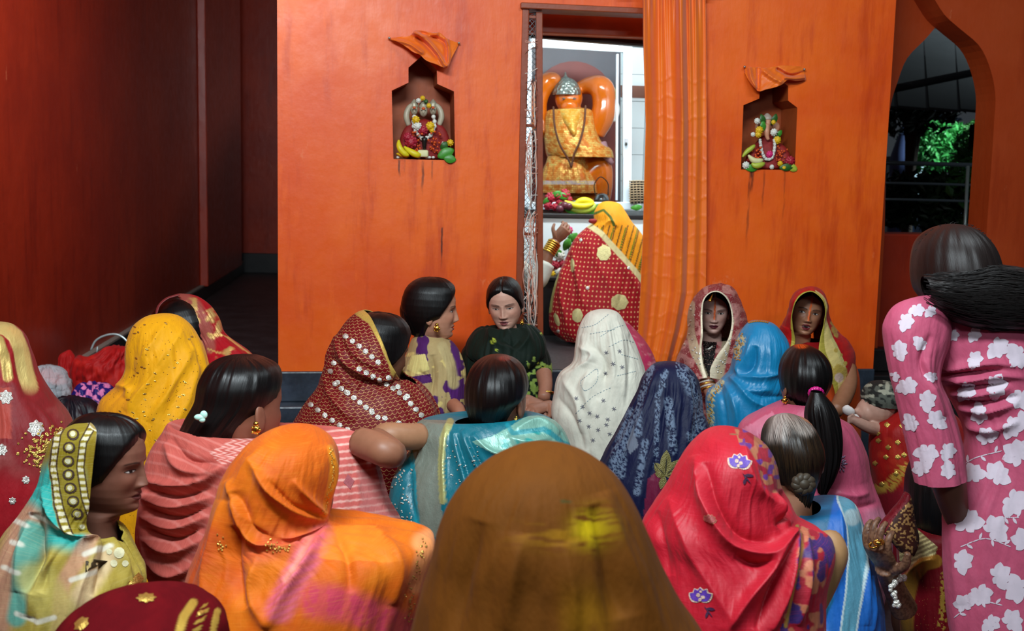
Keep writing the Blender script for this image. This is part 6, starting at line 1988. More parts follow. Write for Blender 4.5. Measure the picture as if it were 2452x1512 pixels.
def pt(co):
    x, y = proj(co)
    col = rgba(len(co), '#b08878')
    put(col, ss(8, 4, np.hypot(x - 2082, (y - 963) * 1.6)), '#2a1512')
    put(col, ss(10, 5, np.hypot(x - 2056, (y - 998) * 1.6)) * .6, '#8a3c38')
    return col
paint_obj(bb, pt)
def pt(c):
    x, y = c.px, c.py
    col = rgba(c.n, '#4a4c44')
    put(col, ss(.5, .54, vn(x * .11, y * .14, 3)), '#1c1c1a'); put(col, ss(.62, .66, vn(x * .12, y * .15, 13)), '#8a8878')
    return col
drape('cap', p, 3.63, [(2110, 914), (2085, 918), (2070, 932), (2064, 950), (2066, 962)], [(2110, 914), (2138, 917), (2150, 934), (2154, 955), (2150, 974)], cloth('camouflage_cotton', .8, .1), pt, n=50, m=80, dk=1.1, wr=[(.003, 5, 3, .3, 6, .02, None)])
wc = Mesh().blob(V(2032, 985, 3.57), (.022, .012, .016), (.2, .4, .1)).blob(V(2046, 1000, 3.59), (.018, .012, .012), (0, .3, .2)).blob(V(2026, 978, 3.57), (.014, .008, .010), (.3, -.5, 0))
wc.build('bib', simple('white_muslin', '#d8d0cc', .8, bump=.3), p, remesh=.003)

# ------------------------------------------------ maroon bridal figure, hand with rings
p = person('woman in maroon and gold bridal cloth raising a hennaed hand with rings', 2230, 1500, 2.72)
h = place_head(2240, 1215, 2.88, 178, 10, 0, .85, 'mid')
body(p, h, '#5a3626', byaw=180, tw=.7)
hair_loft(p, 2.86, [(2235, 1085), (2200, 1095), (2180, 1130), (2172, 1180), (2176, 1240), (2195, 1300), (2225, 1340)], [(2235, 1085), (2280, 1095), (2305, 1140), (2312, 1200), (2308, 1260), (2300, 1310), (2290, 1345)], n=80, m=100)
def pt(c):
    x, y = c.px, c.py
    col = rgba(c.n, '#6e0814')
    put(col, inside(x, y, [(2150, 1275), (2190, 1262), (2245, 1310), (2235, 1350), (2190, 1365), (2155, 1345)]), '#8a7850', .45)
    put(col, inside(x, y, [(2150, 1275), (2190, 1262), (2245, 1310), (2235, 1350), (2190, 1365), (2155, 1345)]) * (np.sin((y + x * .45) * .55) > .2), '#c8b880', .6)
    put(col, ss(18, 14, seg_dist(x, y, [(2172, 1540), (2176, 1440), (2186, 1385), (2212, 1352), (2240, 1345)])), '#a8752c', .75)
    put(col, ss(12, 9, seg_dist(x, y, [(2262, 1380), (2262, 1440), (2255, 1500)])) * (vn(x * .2, y * .2, 3) > .45), '#b8903c', .7)
    return col
v = drape('sari', p, 2.82, [(2200, 1265), (2160, 1275), (2152, 1310), (2154, 1355), (2158, 1410), (2160, 1470), (2162, 1540)], [(2300, 1270), (2325, 1290), (2335, 1320), (2340, 1360), (2345, 1410), (2345, 1470), (2350, 1540)],
          cloth('maroon_zari', .5, .3, extra=specks(150, .12, '#c89a48', .6)), pt, n=240, m=260, dep=[.06, .08, .09, .10, .105, .11, .11], floor={'hw': .12, 'dep': .10}, wr=[(.004, 5, 3, .3, 6, .1, None)],
          folds=[([(2165, 1540), (2168, 1440), (2180, 1380), (2212, 1346), (2245, 1340)], 14, .014)])
ve = Mesh()
def pt(c):
    x, y = c.px, c.py
    col = rgba(c.n, '#3a1810')
    put(col, (vn(x * .22, y * .22, 5) > .6), '#a07848', .5)
    put(col, ss(15, 12, seg_dist(x, y, [(2168, 1190), (2140, 1220), (2108, 1268)])), '#6a0a18')
    return col
drape('veil', p, 2.66, [(2170, 1180), (2155, 1200), (2130, 1228), (2106, 1268), (2128, 1292), (2152, 1320)], [(2176, 1182), (2185, 1210), (2192, 1250), (2200, 1290), (2196, 1312), (2188, 1330)], cloth('brown_zari', .55, .3), pt, n=140, m=160, dep=[.01, .02, .025, .03, .03, .02])
hw_ = V(2128, 1372, 2.58)
def pt(co):
    col = rgba(len(co), '#7a5640')
    x, y = proj(co)
    put(col, (vn(x * .3, y * .3, 5) > .55) * .5, '#3a1c14')
    return col
hand(p, hw_, V(2098, 1308, 2.54) - hw_, [-.75, -.55, -.1], '#7a5640', 1.0, .75, .03, -1, paint=pt, fore=[(V(2142, 1410, 2.62), .026), (V(2165, 1460, 2.66), .032)])
M_RING = simple('ring_stone', '#5ac84a', .1)
ring(p, V(2092, 1306, 2.53), .0105, .0025, M_GOLD, (-.35, -.2, .9), 'finger_ring'); ring(p, V(2104, 1300, 2.515), .0105, .0025, M_GOLD, (-.35, -.2, .9), 'finger_ring')
Mesh().blob(V(2104, 1300, 2.50), (.009, .006, .005)).build('ring_stone', M_GOLD, p)
rs = np.random.RandomState(4)
for k in range(22):
    q = path([(2165, 1382), (2140, 1400), (2138, 1430), (2150, 1450), (2140, 1448)], 22)[k]
    Mesh().blob(V(q[0] + rs.normal() * 4, q[1] + rs.normal() * 3, 2.56), rs.uniform(.005, .007), n=7, m=8).build('pearl', M_SILVERM, p)
# knee in light pink beside the hand belongs to the rose sari; dark purple cloth on the floor edge
# ================================================================== SHRINE CONTENTS
M_SATIN = NT('orange_satin')
_t = M_SATIN; _uv = _t.uv()
_c = _t.mix(_t.noise(5, _t.scale(_uv, 6, 1), 3), list(lin('#d84e0a')), list(lin('#f48216')))
M_SATIN = _t.set(col=_c, rough=.46, spec=.4, sheen=.2, nrm=_t.bump(_t.noise(60, _t.scale(_uv, 3, .6), 3), .05, .004))

# ---- curtain
ct = thing('door_curtain', 'long orange satin curtain hung at the right of the shrine door', 'curtain', wp(wa(1610, 400)[0], zb, .06))
n_, m_ = 240, 150
ty = np.linspace(-25, 868, n_); tx = np.linspace(0, 1, m_)
Lx = np.interp(ty, [-25, 100, 300, 560, 700, 868], [1539, 1540, 1546, 1540, 1534, 1524]); Rx = np.interp(ty, [-25, 100, 300, 560, 700, 790, 868], [1688, 1690, 1692, 1692, 1690, 1668, 1640])
Xc = Lx[:, None] + (Rx - Lx)[:, None] * tx[None, :]
tyg = np.broadcast_to(ty[:, None], Xc.shape); vv = (tyg + 25) / 900
ph = tx[None, :] * 2 * math.pi
g_ = np.exp(-vv * 9)
off = .058 + .026 * np.sin(ph * 1.7 + 1.2 + .5 * vv) * (1 - .4 * vv) + .009 * np.sin(ph * 3.6 + .4 + vv * 1.2) * (1 - .5 * vv) + .008 * g_ * np.sin(ph * 11) + .003 * np.sin(ph * 7 + 3 * vv + 1)
off += .03 * np.exp(-((tx[None, :] - .62) / .05) ** 2) * (1 - .5 * vv) - .03 * np.exp(-((tx[None, :] - .70) / .035) ** 2) * (1 - .6 * vv)
for k, y0 in enumerate(np.arange(190, 860, 47)):       # creases left by folding
    yc = y0 + 6 * np.sin(ph * 1.5 + k) + 3 * np.sin(ph * 4 + k * 2)
    off += .0035 * np.exp(-np.abs(tyg - yc) / 2.2) * (.3 + .7 * vn(tx[None, :] * 6 + 0 * tyg, k + 0 * tyg, 5))
pw = np.stack([W(x, y, o) for x, y, o in zip(Xc.ravel(), tyg.ravel(), off.ravel())])
co = quads('cloth', pw, grid_faces(n_, m_), M_SATIN, ct, None, np.stack([np.broadcast_to(tx[None, :] * .25, Xc.shape).ravel(), vv.ravel() * 1.5], -1))
md = co.modifiers.new('thickness', 'SOLIDIFY'); md.thickness = .002
Mesh().tube([W(1500, -24, .06), W(1720, -20, .06)], .009, 10).build('rod', simple('steel_rod', '#8a8078', .35, metal=.8), ct)

# ---- cloth swags over the niches
def swag(label, top, bot, seed, bulge, folds):
    c = W(np.mean([q[0] for q in top]), np.mean([q[1] for q in top]))
    th_ = thing('cloth_canopy', label, 'cloth', c)
    n1, m1 = 50, 90
    T = path(top, m1); B = path(bot, m1)
    t = np.linspace(0, 1, n1)[:, None]
    X = T[:, 0] * (1 - t) + B[:, 0] * t; Y = T[:, 1] * (1 - t) + B[:, 1] * t
    j = np.linspace(0, 1, m1)[None, :]
    o = .006 + bulge * np.sin(j * math.pi) ** .7 * (.35 + .65 * t) + .010 * (fbm(j * 9 + t * 2.5, t * 3 + j, seed, 3) - .4) * np.sin(j * math.pi) ** .4
    for f in folds:
        o = o + f[2] * np.exp(-(seg_dist(X, Y, [tuple(p_) for p_ in path(f[0], 10)]) / f[1]) ** 2)
    o = np.maximum(o, .004)
    pw = np.stack([W(x, y, k) for x, y, k in zip(X.ravel(), Y.ravel(), o.ravel())])
    q = quads('cloth', pw, grid_faces(n1, m1), M_SATIN, th_, None, np.stack([np.broadcast_to(j * .2, X.shape).ravel(), np.broadcast_to(t * .15, X.shape).ravel()], -1))
    md = q.modifiers.new('thickness', 'SOLIDIFY'); md.thickness = .002
    for e in (top[0], top[-1]):
        Mesh().tube([W(*e, 0), W(*e, .02)], [.003, .005], 8).build('nail', simple('nail_steel', '#a8a49c', .4, metal=.8), th_)
swag('crumpled orange cloth pinned over the left niche', [(932, 91), (958, 88), (984, 84), (992, 73), (1010, 74), (1030, 78), (1052, 78), (1068, 90), (1084, 98), (1099, 103)],
     [(932, 93), (955, 102), (975, 114), (992, 126), (1005, 131), (1020, 144), (1045, 154), (1070, 163), (1082, 138), (1099, 105)], 3, .06,
     [([(990, 78), (1020, 95), (1050, 130), (1068, 158)], 5, .03), ([(1010, 80), (1045, 92), (1066, 105), (1070, 150)], 5, -.025), ([(1070, 95), (1074, 130), (1072, 155)], 4, .03), ([(1000, 90), (1030, 118), (1045, 135)], 5, -.02), ([(940, 94), (980, 105), (1010, 125)], 5, .02), ([(995, 78), (1015, 86), (1045, 82)], 4, .025)])
swag('crumpled orange cloth pinned over the right niche', [(1783, 160), (1800, 161), (1815, 162), (1830, 163), (1850, 160), (1868, 157), (1885, 157), (1905, 158), (1918, 160), (1926, 166)],
     [(1783, 174), (1795, 196), (1808, 212), (1816, 218), (1835, 214), (1855, 209), (1872, 203), (1886, 192), (1905, 194), (1930, 192)], 7, .05,
     [([(1816, 165), (1816, 190), (1814, 214)], 4, -.025), ([(1830, 170), (1850, 185), (1870, 195)], 7, .02), ([(1862, 166), (1890, 180), (1926, 174)], 3, -.03), ([(1795, 165), (1800, 190), (1812, 210)], 5, .02), ([(1880, 186), (1905, 188), (1926, 186)], 4, .02)])

# ---- small helpers for offerings
M_LEAF = simple('green_leaf', '#3f8a2a', .4, var=.3, vs=60)
M_LEAFD = simple('dark_green_leaf', '#2a5a1e', .45, var=.3, vs=60)
M_BAN = simple('yellow_banana', '#d8c81c', .45, var=.2, vs=40)
M_BANG = simple('green_banana', '#a8b83a', .45, var=.25, vs=40)
M_PETR = simple('crimson_petal', '#a0122c', .5, var=.3, vs=80)
M_PETY = simple('yellow_petal', '#e0b40c', .5, var=.2, vs=80)
M_PETW = simple('white_petal', '#dcdcd0', .5, var=.1, vs=80)
M_PETP = simple('pink_petal', '#d01c6c', .5, var=.2, vs=80)


def leafobj(c, ang, ln, wd, mat, label=None, cat='leaf', parent=None, tilt=.4, grp=None):
    t = np.linspace(0, 1, 9); v = []; f = []
    u = wt * math.cos(ang) + np.array([0, 0, 1.0]) * math.sin(ang); u = u / np.linalg.norm(u)
    s = np.cross(u, wn); nn = wn
    for i, k in enumerate(t):
        w_ = math.sin(math.pi * min(1, k * .92 + .04)) ** .8 * wd / 2
        b = np.asarray(c) + u * k * ln + nn * (tilt * ln * math.sin(k * 2.4) * .5)
        v += [b - s * w_ + nn * w_ * .35, b, b + s * w_ + nn * w_ * .35]
    for i in range(8):
        f += [(3 * i, 3 * i + 1, 3 * i + 4, 3 * i + 3), (3 * i + 1, 3 * i + 2, 3 * i + 5, 3 * i + 4)]
    o = poly('leaf', v, f, mat, parent, True)
    md = o.modifiers.new('thickness', 'SOLIDIFY'); md.thickness = .0012
    if label: tag(o, label, cat, grp)
    return o


def bloom(c, r, mat, label=None, grp=None, parent=None, n=9, name='flower'):
    m = Mesh(); rs_ = np.random.RandomState(int(abs(c[0] * 9973 + c[2] * 331)) % 9999)
    for ringk, (rr, up_) in enumerate(((1.0, .1), (.65, .45), (.3, .7))):
        for k in range(n if ringk == 0 else n - 3):
            a = k / (n if ringk == 0 else n - 3) * 6.283 + ringk
            d_ = wt * math.cos(a) + np.array([0, 0, 1]) * math.sin(a)
            m.blob(np.asarray(c) + d_ * r * rr * .62 + wn * r * up_ * .6, (r * .42, r * .16, r * .30), (0, -a, rs_.uniform(-.3, .3)), 6, 8)
    o = m.build(name, mat, parent)
    if label: tag(o, label, 'flower', grp)
    return o


def banana(pts, r, mat, label=None, grp=None, parent=None):
    o = Mesh().tube(pts, [r * .35, r * .8, r, r, r * .85, r * .4], 10, smooth=24).build('banana', mat, parent)
    if label: tag(o, label, 'banana', grp)
    return o


# ---- platform, ledge
PO = -1.22
zp = W(1400, 513, PO)[2]
plat = thing('altar_platform', 'white altar platform with a black stone edge inside the shrine', 'altar', wp(aD0 + .3, zb, PO))
wbox(Mesh(), c0 + .002, c1 - .002, zb + .002, zp - .022, -DB + .012, PO).build('base', M_WHITE, plat, False, bevel=.004)
wbox(Mesh(), c0 + .002, c1 - .002, zp - .022, zp, -DB + .012, PO + .015).build('stone_top', M_BLACK, plat, False, bevel=.004)
LO = -.98
zl_ = W(1330, 664, LO)[2]
led = thing('offering_ledge', 'low black ledge for offerings before the altar', 'ledge', wp(c0 + .2, zb, LO))
aX = wa(1243, 400)[0]
wbox(Mesh(), aD0 - .03, (W(1352, 600, LO) - WQ) @ wt, zb + .002, zl_ - .02, PO + .02, LO).build('base', M_BLACK, led, False, bevel=.004)
wbox(Mesh(), aD0 - .035, (W(1356, 600, LO) - WQ) @ wt, zl_ - .02, zl_, PO + .02, LO + .01).build('top', M_BLACK, led, False, bevel=.004)

# ---- glass case
GO = -1.36
case = thing('glass_case', 'white aluminium framed glass case enclosing the idol', 'display case', W(1400, 505, GO))
def gb(p0, p1, wx, wy=.03): return bar(Mesh(), W(*p0, GO), W(*p1, GO), wx, wy)
gb((1270, 100), (1512, 114), .055).build('top_rail', M_ALU, case, False, bevel=.004)
gb((1502, 105), (1501, 497), .046).build('right_stile', M_ALU, case, False, bevel=.004)
gb((1262, 105), (1262, 497), .046).build('left_stile', M_ALU, case, False, bevel=.004)
gb((1262, 493), (1524, 493), .04, .05).build('bottom_rail', M_ALU, case, False, bevel=.004)
gb((1478, 130), (1476, 480), .010, .02).build('inner_stile', M_ALU, case, False, bevel=.002)
t = NT('case_glass')
gl_ = t.n('ShaderNodeBsdfGlossy'); gl_.inputs['Roughness'].default_value = .03
tr_ = t.n('ShaderNodeBsdfTransparent'); tr_.inputs[0].default_value = (.93, .96, .96, 1)
fr_ = t.n('ShaderNodeFresnel'); fr_.inputs[0].default_value = 1.35
mx = t.n('ShaderNodeMixShader'); t.put(mx.inputs[0], fr_.outputs[0]); t.t.links.new(tr_.outputs[0], mx.inputs[1]); t.t.links.new(gl_.outputs[0], mx.inputs[2])
t.t.links.new(mx.outputs[0], t.t.nodes['Material Output'].inputs[0])
M_GLASS = t.mat
Mesh().hexa([W(1268, 490, GO), W(1496, 490, GO), W(1496, 120, GO), W(1268, 112, GO)] + [W(x, y, GO) - wn * .004 for x, y in ((1268, 490), (1496, 490), (1496, 120), (1268, 112))]).build('glass_pane', M_GLASS, case, False)
Mesh().box(W(1500, 338, GO + .03), (.02, .02, .035)).build('lock', simple('lock_metal', '#c8ccd0', .3, metal=.6), case, False, bevel=.003)
Mesh().box(W(1499, 345, GO + .035), (.010, .02, .016)).build('keyhole', simple('lock_dark', '#16201c', .5), case, False, bevel=.002)
# backdrop board with a red arch
BO = -1.92
bk = thing('backdrop_board', 'grey board with a dark red arch behind the idol', 'board', W(1390, 505, BO))
Mesh().hexa([W(1262, 505, BO), W(1486, 505, BO), W(1486, 95, BO), W(1262, 90, BO)] + [W(x, y, BO) - wn * .02 for x, y in ((1262, 505), (1486, 505), (1486, 95), (1262, 90))]).build('panel', simple('grey_board', '#4c4a52', .5, var=.2, vs=6), bk, False)
ar = [W(x, y, BO + .02) for x, y in path([(1268, 500), (1268, 260), (1290, 190), (1340, 152), (1390, 148), (1440, 172), (1470, 220), (1478, 300), (1478, 500)], 40)]
extrude('red_arch', ar, .018, simple('dark_red_arch', '#6e2018', .5, var=.2, vs=8), bk)

# ---- the orange idol
DI = 6.22
def S(x, y, dz=0.0): return V(x, y, DI + dz)
idol = thing('temple_idol', 'glossy orange idol with raised arms, silver crown and gold tinsel robe', 'idol', S(1370, 500))
M_IDOL = simple('vermilion_paste', '#d0620c', .22, var=.12, vs=9, coat=.4)
b = Mesh()
b.blob(S(1368, 340, .02), (.15, .09, .20)).blob(S(1370, 420, .02), (.13, .09, .16)).blob(S(1362, 235), (.078, .07, .085)).blob(S(1363, 256, -.05), (.052, .045, .040)).blob(S(1363, 250, -.062), (.042, .035, .022))
b.tube([S(1425, 320, .0), S(1442, 280, -.02), S(1446, 240, -.02), S(1440, 212, -.02), S(1415, 205, .02), S(1385, 212, .06)], [.055, .066, .064, .068, .052, .035], 18, smooth=40)
b.blob(S(1440, 212, -.03), (.062, .055, .062))
b.tube([S(1305, 320, .0), S(1285, 270, 0), S(1292, 225, 0), S(1316, 194, -.01), S(1340, 205, .05)], [.055, .058, .056, .052, .035], 18, smooth=40)
b.blob(S(1320, 190, -.02), (.055, .05, .042))
b.tube([S(1400, 430, 0), S(1438, 400, -.02), S(1446, 440, -.02), S(1440, 478, 0)], [.07, .06, .05, .05], 14, smooth=24)
b.tube([S(1330, 430, 0), S(1310, 460, 0), S(1312, 490, 0)], [.07, .06, .055], 14, smooth=20)
b.blob(S(1380, 485, .02), (.16, .08, .06))
b.build('figure', M_IDOL, idol, remesh=.007)
cr_ = Mesh()
for x in (1350, 1376): cr_.blob(S(x, 236, -.073), (.009, .005, .0045), n=8, m=10)
cr_.build('eyes', simple('silver_eye', '#6a6c68', .3, metal=.6), idol)
t = NT('beaten_silver'); t.set(col=list(lin('#9a9c94')), metal=.9, rough=.38, nrm=t.bump(t.vor(60, t.obj()), .9, .01))
M_SILV = t.mat
dk_ = drape('crown', idol, DI - .01, [(1354, 172), (1349, 184), (1338, 190), (1328, 204), (1322, 218), (1322, 228)], [(1354, 172), (1359, 184), (1372, 190), (1384, 202), (1391, 218), (1392, 228)], M_SILV, flat('#888888'), n=60, m=60, dep=[0, .012, .04, .065, .078, .08])
def foil(t, c, g, uv):
    br = t.n('ShaderNodeTexBrick'); t.put(br.inputs['Vector'], t.scale(uv, 1, 1)); br.inputs['Scale'].default_value = 22
    br.inputs['Color1'].default_value = (1, 1, 1, 1); br.inputs['Color2'].default_value = (.3, .3, .3, 1); br.inputs['Mortar'].default_value = (0, 0, 0, 1)
    k = t.m('MULTIPLY', t.xyz(br.outputs['Color'])[0], t.step(t.noise(30, uv), .35, .6))
    return t.mix(k, c, list(lin('#f4cc70'))), k
M_FOIL = cloth('gold_foil_cloth', .45, .1, extra=foil, goldr=.2)
drape('robe', idol, DI - .03, [(1334, 262), (1310, 266), (1304, 300), (1306, 345), (1311, 368), (1318, 376)], [(1392, 258), (1414, 264), (1424, 300), (1440, 342), (1464, 362), (1468, 378)], M_FOIL, flat('#c8640e'), n=80, m=100, dep=[.06, .11, .13, .14, .14, .14], wr=[(.006, 5, 3, .2, 6, .02, None)])
drape('skirt', idol, DI - .03, [(1312, 374), (1304, 400), (1292, 440), (1290, 462)], [(1398, 374), (1408, 400), (1424, 440), (1428, 462)], M_FOIL, lambda c: (lambda col: (put(col, ss(6, 3, np.abs(c.py - 438)), '#c8b0b8'), col)[1])(rgba(c.n, '#c8600e')), n=70, m=120, dep=[.10, .115, .13, .135], wr=[(.012, 9, 2, 0, 6, .02, None)])
drape('collar', idol, DI - .10, [(1330, 262), (1336, 280), (1350, 305), (1366, 326), (1372, 334)], [(1396, 262), (1394, 280), (1386, 305), (1380, 326), (1373, 334)], M_FOIL, flat('#d88a20'), n=50, m=60, dep=[.05, .075, .085, .08, .05])
M_BEAD = simple('brown_bead', '#5a2c14', .35)
for pts in ([(1325, 258), (1328, 300), (1340, 345), (1362, 385), (1368, 400)], [(1402, 255), (1398, 300), (1388, 340), (1374, 372), (1368, 400)]):
    q = path(pts, 44); m = Mesh()
    for k in range(44): m.blob(S(q[k][0], q[k][1], -.17 - .03 * math.sin(k / 43 * 3.1)), .0065, n=6, m=7)
    m.build('bead_garland', M_BEAD, idol)
Mesh().tube([S(1462, 232, -.0), S(1470, 262, -.01), S(1468, 290, 0)], [.018, .034, .02], 14, smooth=20).build('conch_shell', simple('white_shell', '#e0d8d4', .3), idol)
Mesh().tube([S(1452, 200, 0), S(1466, 216, -.02), S(1474, 236, -.02)], [.02, .03, .012], 10, smooth=14, flat=.5).build('tinsel_tuft', M_GOLDM, idol)
Mesh().tube([S(1440, 345, -.06), S(1455, 378, -.08), S(1466, 392, -.08)], [.03, .02, .012], 10, smooth=12).build('sash_end', simple('mauve_sash', '#9a6a70', .6), idol)

# ---- offerings on the altar
def A_(px, py, o=PO - .06): return W(px, py, o)
rs = np.random.RandomState(3)
for k, (x, y, r, m_) in enumerate([(1318, 474, .03, M_PETR), (1336, 470, .026, M_PETR), (1352, 466, .03, M_PETR), (1340, 484, .024, M_PETR), (1312, 492, .026, M_PETR), (1330, 496, .022, M_PETR), (1362, 478, .02, M_PETR), (1408, 484, .018, M_PETR)]):
    bloom(A_(x, y), r, m_, 'crimson altar flower ' + ['at the left top of the heap', 'tucked behind the green leaves', 'tallest at the right top of the heap', 'in the middle of the heap', 'lowest at the left by the door stile', 'low beside the purple fruit', 'at the right end of the heap', 'small and alone above the bananas'][k], 'crimson altar flowers')
for k, (x, y, a, l_) in enumerate([(1318, 470, .4, .06), (1330, 464, -.3, .07), (1350, 500, -.1, .09), (1390, 504, .1, .10), (1300, 488, .8, .05), (1420, 500, .5, .05), (1370, 500, 2.8, .08), (1345, 476, .9, .05)]):
    leafobj(A_(x, y), a, l_, l_ * .5, M_LEAF, 'green leaf on the altar ' + ['over the left crimson flowers', 'across the top of the flower heap', 'under the purple fruit', 'longest, under the bananas', 'nearest the door stile', 'at the right end of the bananas', 'between purple fruit and bananas', 'upright in the middle of the flowers'][k], grp='altar leaves')
for k, (x, y) in enumerate([(1352, 492), (1362, 494), (1341, 500)]):
    Mesh().blob(A_(x, y, PO - .03), (.022, .022, .021)).tube([A_(x, y - 8, PO - .03), A_(x + 1, y - 13, PO - .03)], [.005, .002], 6).build('plum', simple('purple_plum', '#5c2430', .3), None).__setitem__('label', 'round purple altar fruit ' + ['above the other two', 'touching the bananas', 'lowest and leftmost'][k])
for o in [o for o in bpy.data.objects if o.name.startswith('plum')]: o['category'] = 'fruit'; o['group'] = 'purple altar fruit'
for k, pts in enumerate([[(1352, 482), (1364, 488), (1380, 493), (1396, 494), (1410, 492), (1420, 488)], [(1360, 497), (1376, 503), (1392, 505), (1408, 503), (1420, 497), (1426, 490)], [(1376, 488), (1386, 482), (1396, 480), (1406, 481), (1416, 485), (1424, 492)], [(1370, 492), (1384, 488), (1394, 487), (1402, 489), (1410, 494), (1414, 500)]]):
    banana([A_(x, y, PO - .03 - .012 * k) for x, y in pts], .017, M_BANG if k % 2 else M_BAN, ['long banana at the back of the altar bunch', 'lowest green banana along the altar edge', 'short banana arching over the altar bunch', 'small green banana in the middle of the altar bunch'][k], 'altar bananas')
po = thing('steel_pot', 'small steel pot with a thin hoop handle on the altar', 'pot', A_(1440, 484, GO - .08))
Mesh().tube([A_(1440, 484, GO - .08), A_(1440, 478, GO - .08), A_(1440, 466, GO - .08)], [.036, .04, .03], 20, smooth=12).build('bowl', simple('bright_steel', '#9aa0a4', .25, metal=.9), po)
Mesh().tube([A_(1426, 470, GO - .08), A_(1424, 440, GO - .08), A_(1438, 424, GO - .08), A_(1454, 436, GO - .08), A_(1456, 468, GO - .08)], .003, 6, smooth=24).build('handle', simple('dark_wire', '#3a3028', .5), po)
bas = thing('wicker_basket', 'dark woven basket leaning at the right of the glass case', 'basket', W(1528, 488, GO + .08))
for k in range(6):
    Mesh().tube([W(1508 + k * 8, 432, GO + .05), W(1510 + k * 8, 488, GO + .08)], .0028, 6).build('stake', simple('wicker', '#8a7458', .7), bas)
for k in range(9):
    Mesh().tube([W(1506, 434 + k * 6, GO + .055), W(1530, 433 + k * 6, GO + .062), W(1556, 434 + k * 6, GO + .055)], .0024, 6).build('weave', simple('wicker_pale', '#b09a78', .7), bas)
Mesh().hexa([W(1510, 488, GO + .05), W(1552, 488, GO + .05), W(1552, 434, GO + .03), W(1510, 434, GO + .03)] + [W(x, y, GO + .03) for x, y in ((1510, 488), (1552, 488), (1552, 434), (1510, 434))]).build('back', simple('basket_dark', '#241a12', .8), bas, False)
leafobj(W(1510, 498, PO + .0), .1, .06, .03, M_LEAF, 'small green leaf below the woven basket')

# ---- offerings on the low ledge
def B_(px, py, o=LO - .1): return W(px, py, o)
for (x, y, r, m_, lb) in ((1362, 552, .022, M_PETP, 'bright pink flower standing above the ledge leaves'), (1340, 612, .03, M_PETW, 'white flower beside the bangled wrist'), (1330, 636, .028, M_PETR, 'dark red flower on the offering ledge'), (1345, 632, .022, M_PETR, 'small red flower by the white petals on the ledge'), (1336, 650, .026, M_PETW, 'white flower low on the offering ledge'), (1322, 656, .022, M_PETY, 'yellow flower at the ledge front'), (1312, 645, .026, M_PETW, 'white flower nearest the door mesh on the ledge')):
    o = bloom(B_(x, y), r, m_, lb)
    if m_ is M_PETP: PINK = o
for (x, y, a, l_, lb) in ((1350, 600, 1.2, .07, 'tall green leaf over the ledge flowers'), (1356, 580, .7, .07, 'green leaf under the pink flower'), (1344, 618, 2.2, .06, 'green leaf beside the white ledge flower'), (1358, 610, .2, .06, 'green leaf touching the red dotted sari')):
    leafobj(B_(x, y), a, l_, l_ * .6, M_LEAF, lb)
Mesh().tube([B_(1362, 640), B_(1362, 556)], .003, 6).build('stem', M_LEAFD, PINK)

# ---- woman praying inside
p = person('woman in a red dotted sari and yellow head cloth praying inside the shrine', 1450, 800, 5.42, z=float(zb))
h = place_head(1458, 555, 5.42, 165, 22, 0, .9, 'mid'); body(p, h, SKD, byaw=180, tw=.75, zfloor=float(zb))
bl = [(1405, 536), (1440, 560), (1480, 605), (1515, 645), (1560, 700)]
def pt(c):
    x, y = c.px, c.py
    col = rgba(c.n, '#a81420')
    yl = y < np.interp(x, [1300, 1405, 1440, 1480, 1515, 1560], [480, 536, 560, 605, 645, 700])
    put(col, yl * 1.0, '#e8940c', .0)
    col[:, 3] = np.where(yl, .02, 0)
    k = yl * (y > 540) * ((np.abs(((x * .9 + y * .25) % 13) - 6.5) < 1.5))
    put(col, k, '#7a4a10')
    put(col, ss(4, 2, seg_dist(x, y, [(1424, 512), (1445, 503), (1462, 520), (1470, 540)])) * yl, '#4c5a10')
    put(col, yl * (y > 545) * (np.abs(((x * .9 + y * .25) % 26) - 3) < 1.2), '#4c7010')
    put(col, ss(8, 5.5, seg_dist(x, y, bl)), '#d8c890', .15)
    put(col, ss(6, 4, seg_dist(x, y, [(1336, 660), (1322, 710), (1318, 745)])), '#b8b060', .2)
    return col
def dd_(t, col, g, uv):
    q = t.xyz(t.scale(uv, 52, 44))
    dx = t.m('SUBTRACT', t.m('FRACT', q[0]), .5); dy = t.m('SUBTRACT', t.m('FRACT', q[1]), .5)
    k = t.m('SUBTRACT', 1.0, t.step(t.m('SQRT', t.m('ADD', t.m('MULTIPLY', dx, dx), t.m('MULTIPLY', dy, dy))), .12, .24))
    red = t.step(t.m('SUBTRACT', t.xyz(col)[0], t.m('MULTIPLY', t.xyz(col)[1], 4.0)), .05, .2)
    return t.mix(t.m('MULTIPLY', k, red), col, list(lin('#e8b078'))), g
v = drape('sari', p, 5.42, [(1455, 482), (1434, 489), (1423, 510), (1422, 530), (1404, 546), (1378, 572), (1358, 615), (1337, 660), (1322, 710), (1316, 750), (1320, 788), (1345, 812)], [(1455, 482), (1484, 488), (1498, 508), (1512, 531), (1530, 553), (1546, 580), (1556, 620), (1562, 670), (1564, 720), (1564, 760), (1562, 790), (1555, 818)],
          cloth('red_dotted_sari', .6, .3, extra=dd_), pt, n=230, m=260, dep=[0, .04, .08, .10, .11, .12, .14, .16, .18, .19, .19, .18], wr=[(.005, 5, 3, .3, 6, .2, None)],
          folds=[([(1362, 612), (1375, 680), (1370, 760)], 7, -.012), ([(1350, 640), (1345, 700), (1360, 790)], 7, .012), ([(1372, 590), (1380, 660), (1400, 740)], 8, .010), ([(1400, 560), (1440, 650), (1480, 720)], 12, .006), ([(1480, 620), (1520, 680), (1550, 760)], 10, .008), ([(1440, 545), (1465, 530), (1480, 545)], 5, .006)])
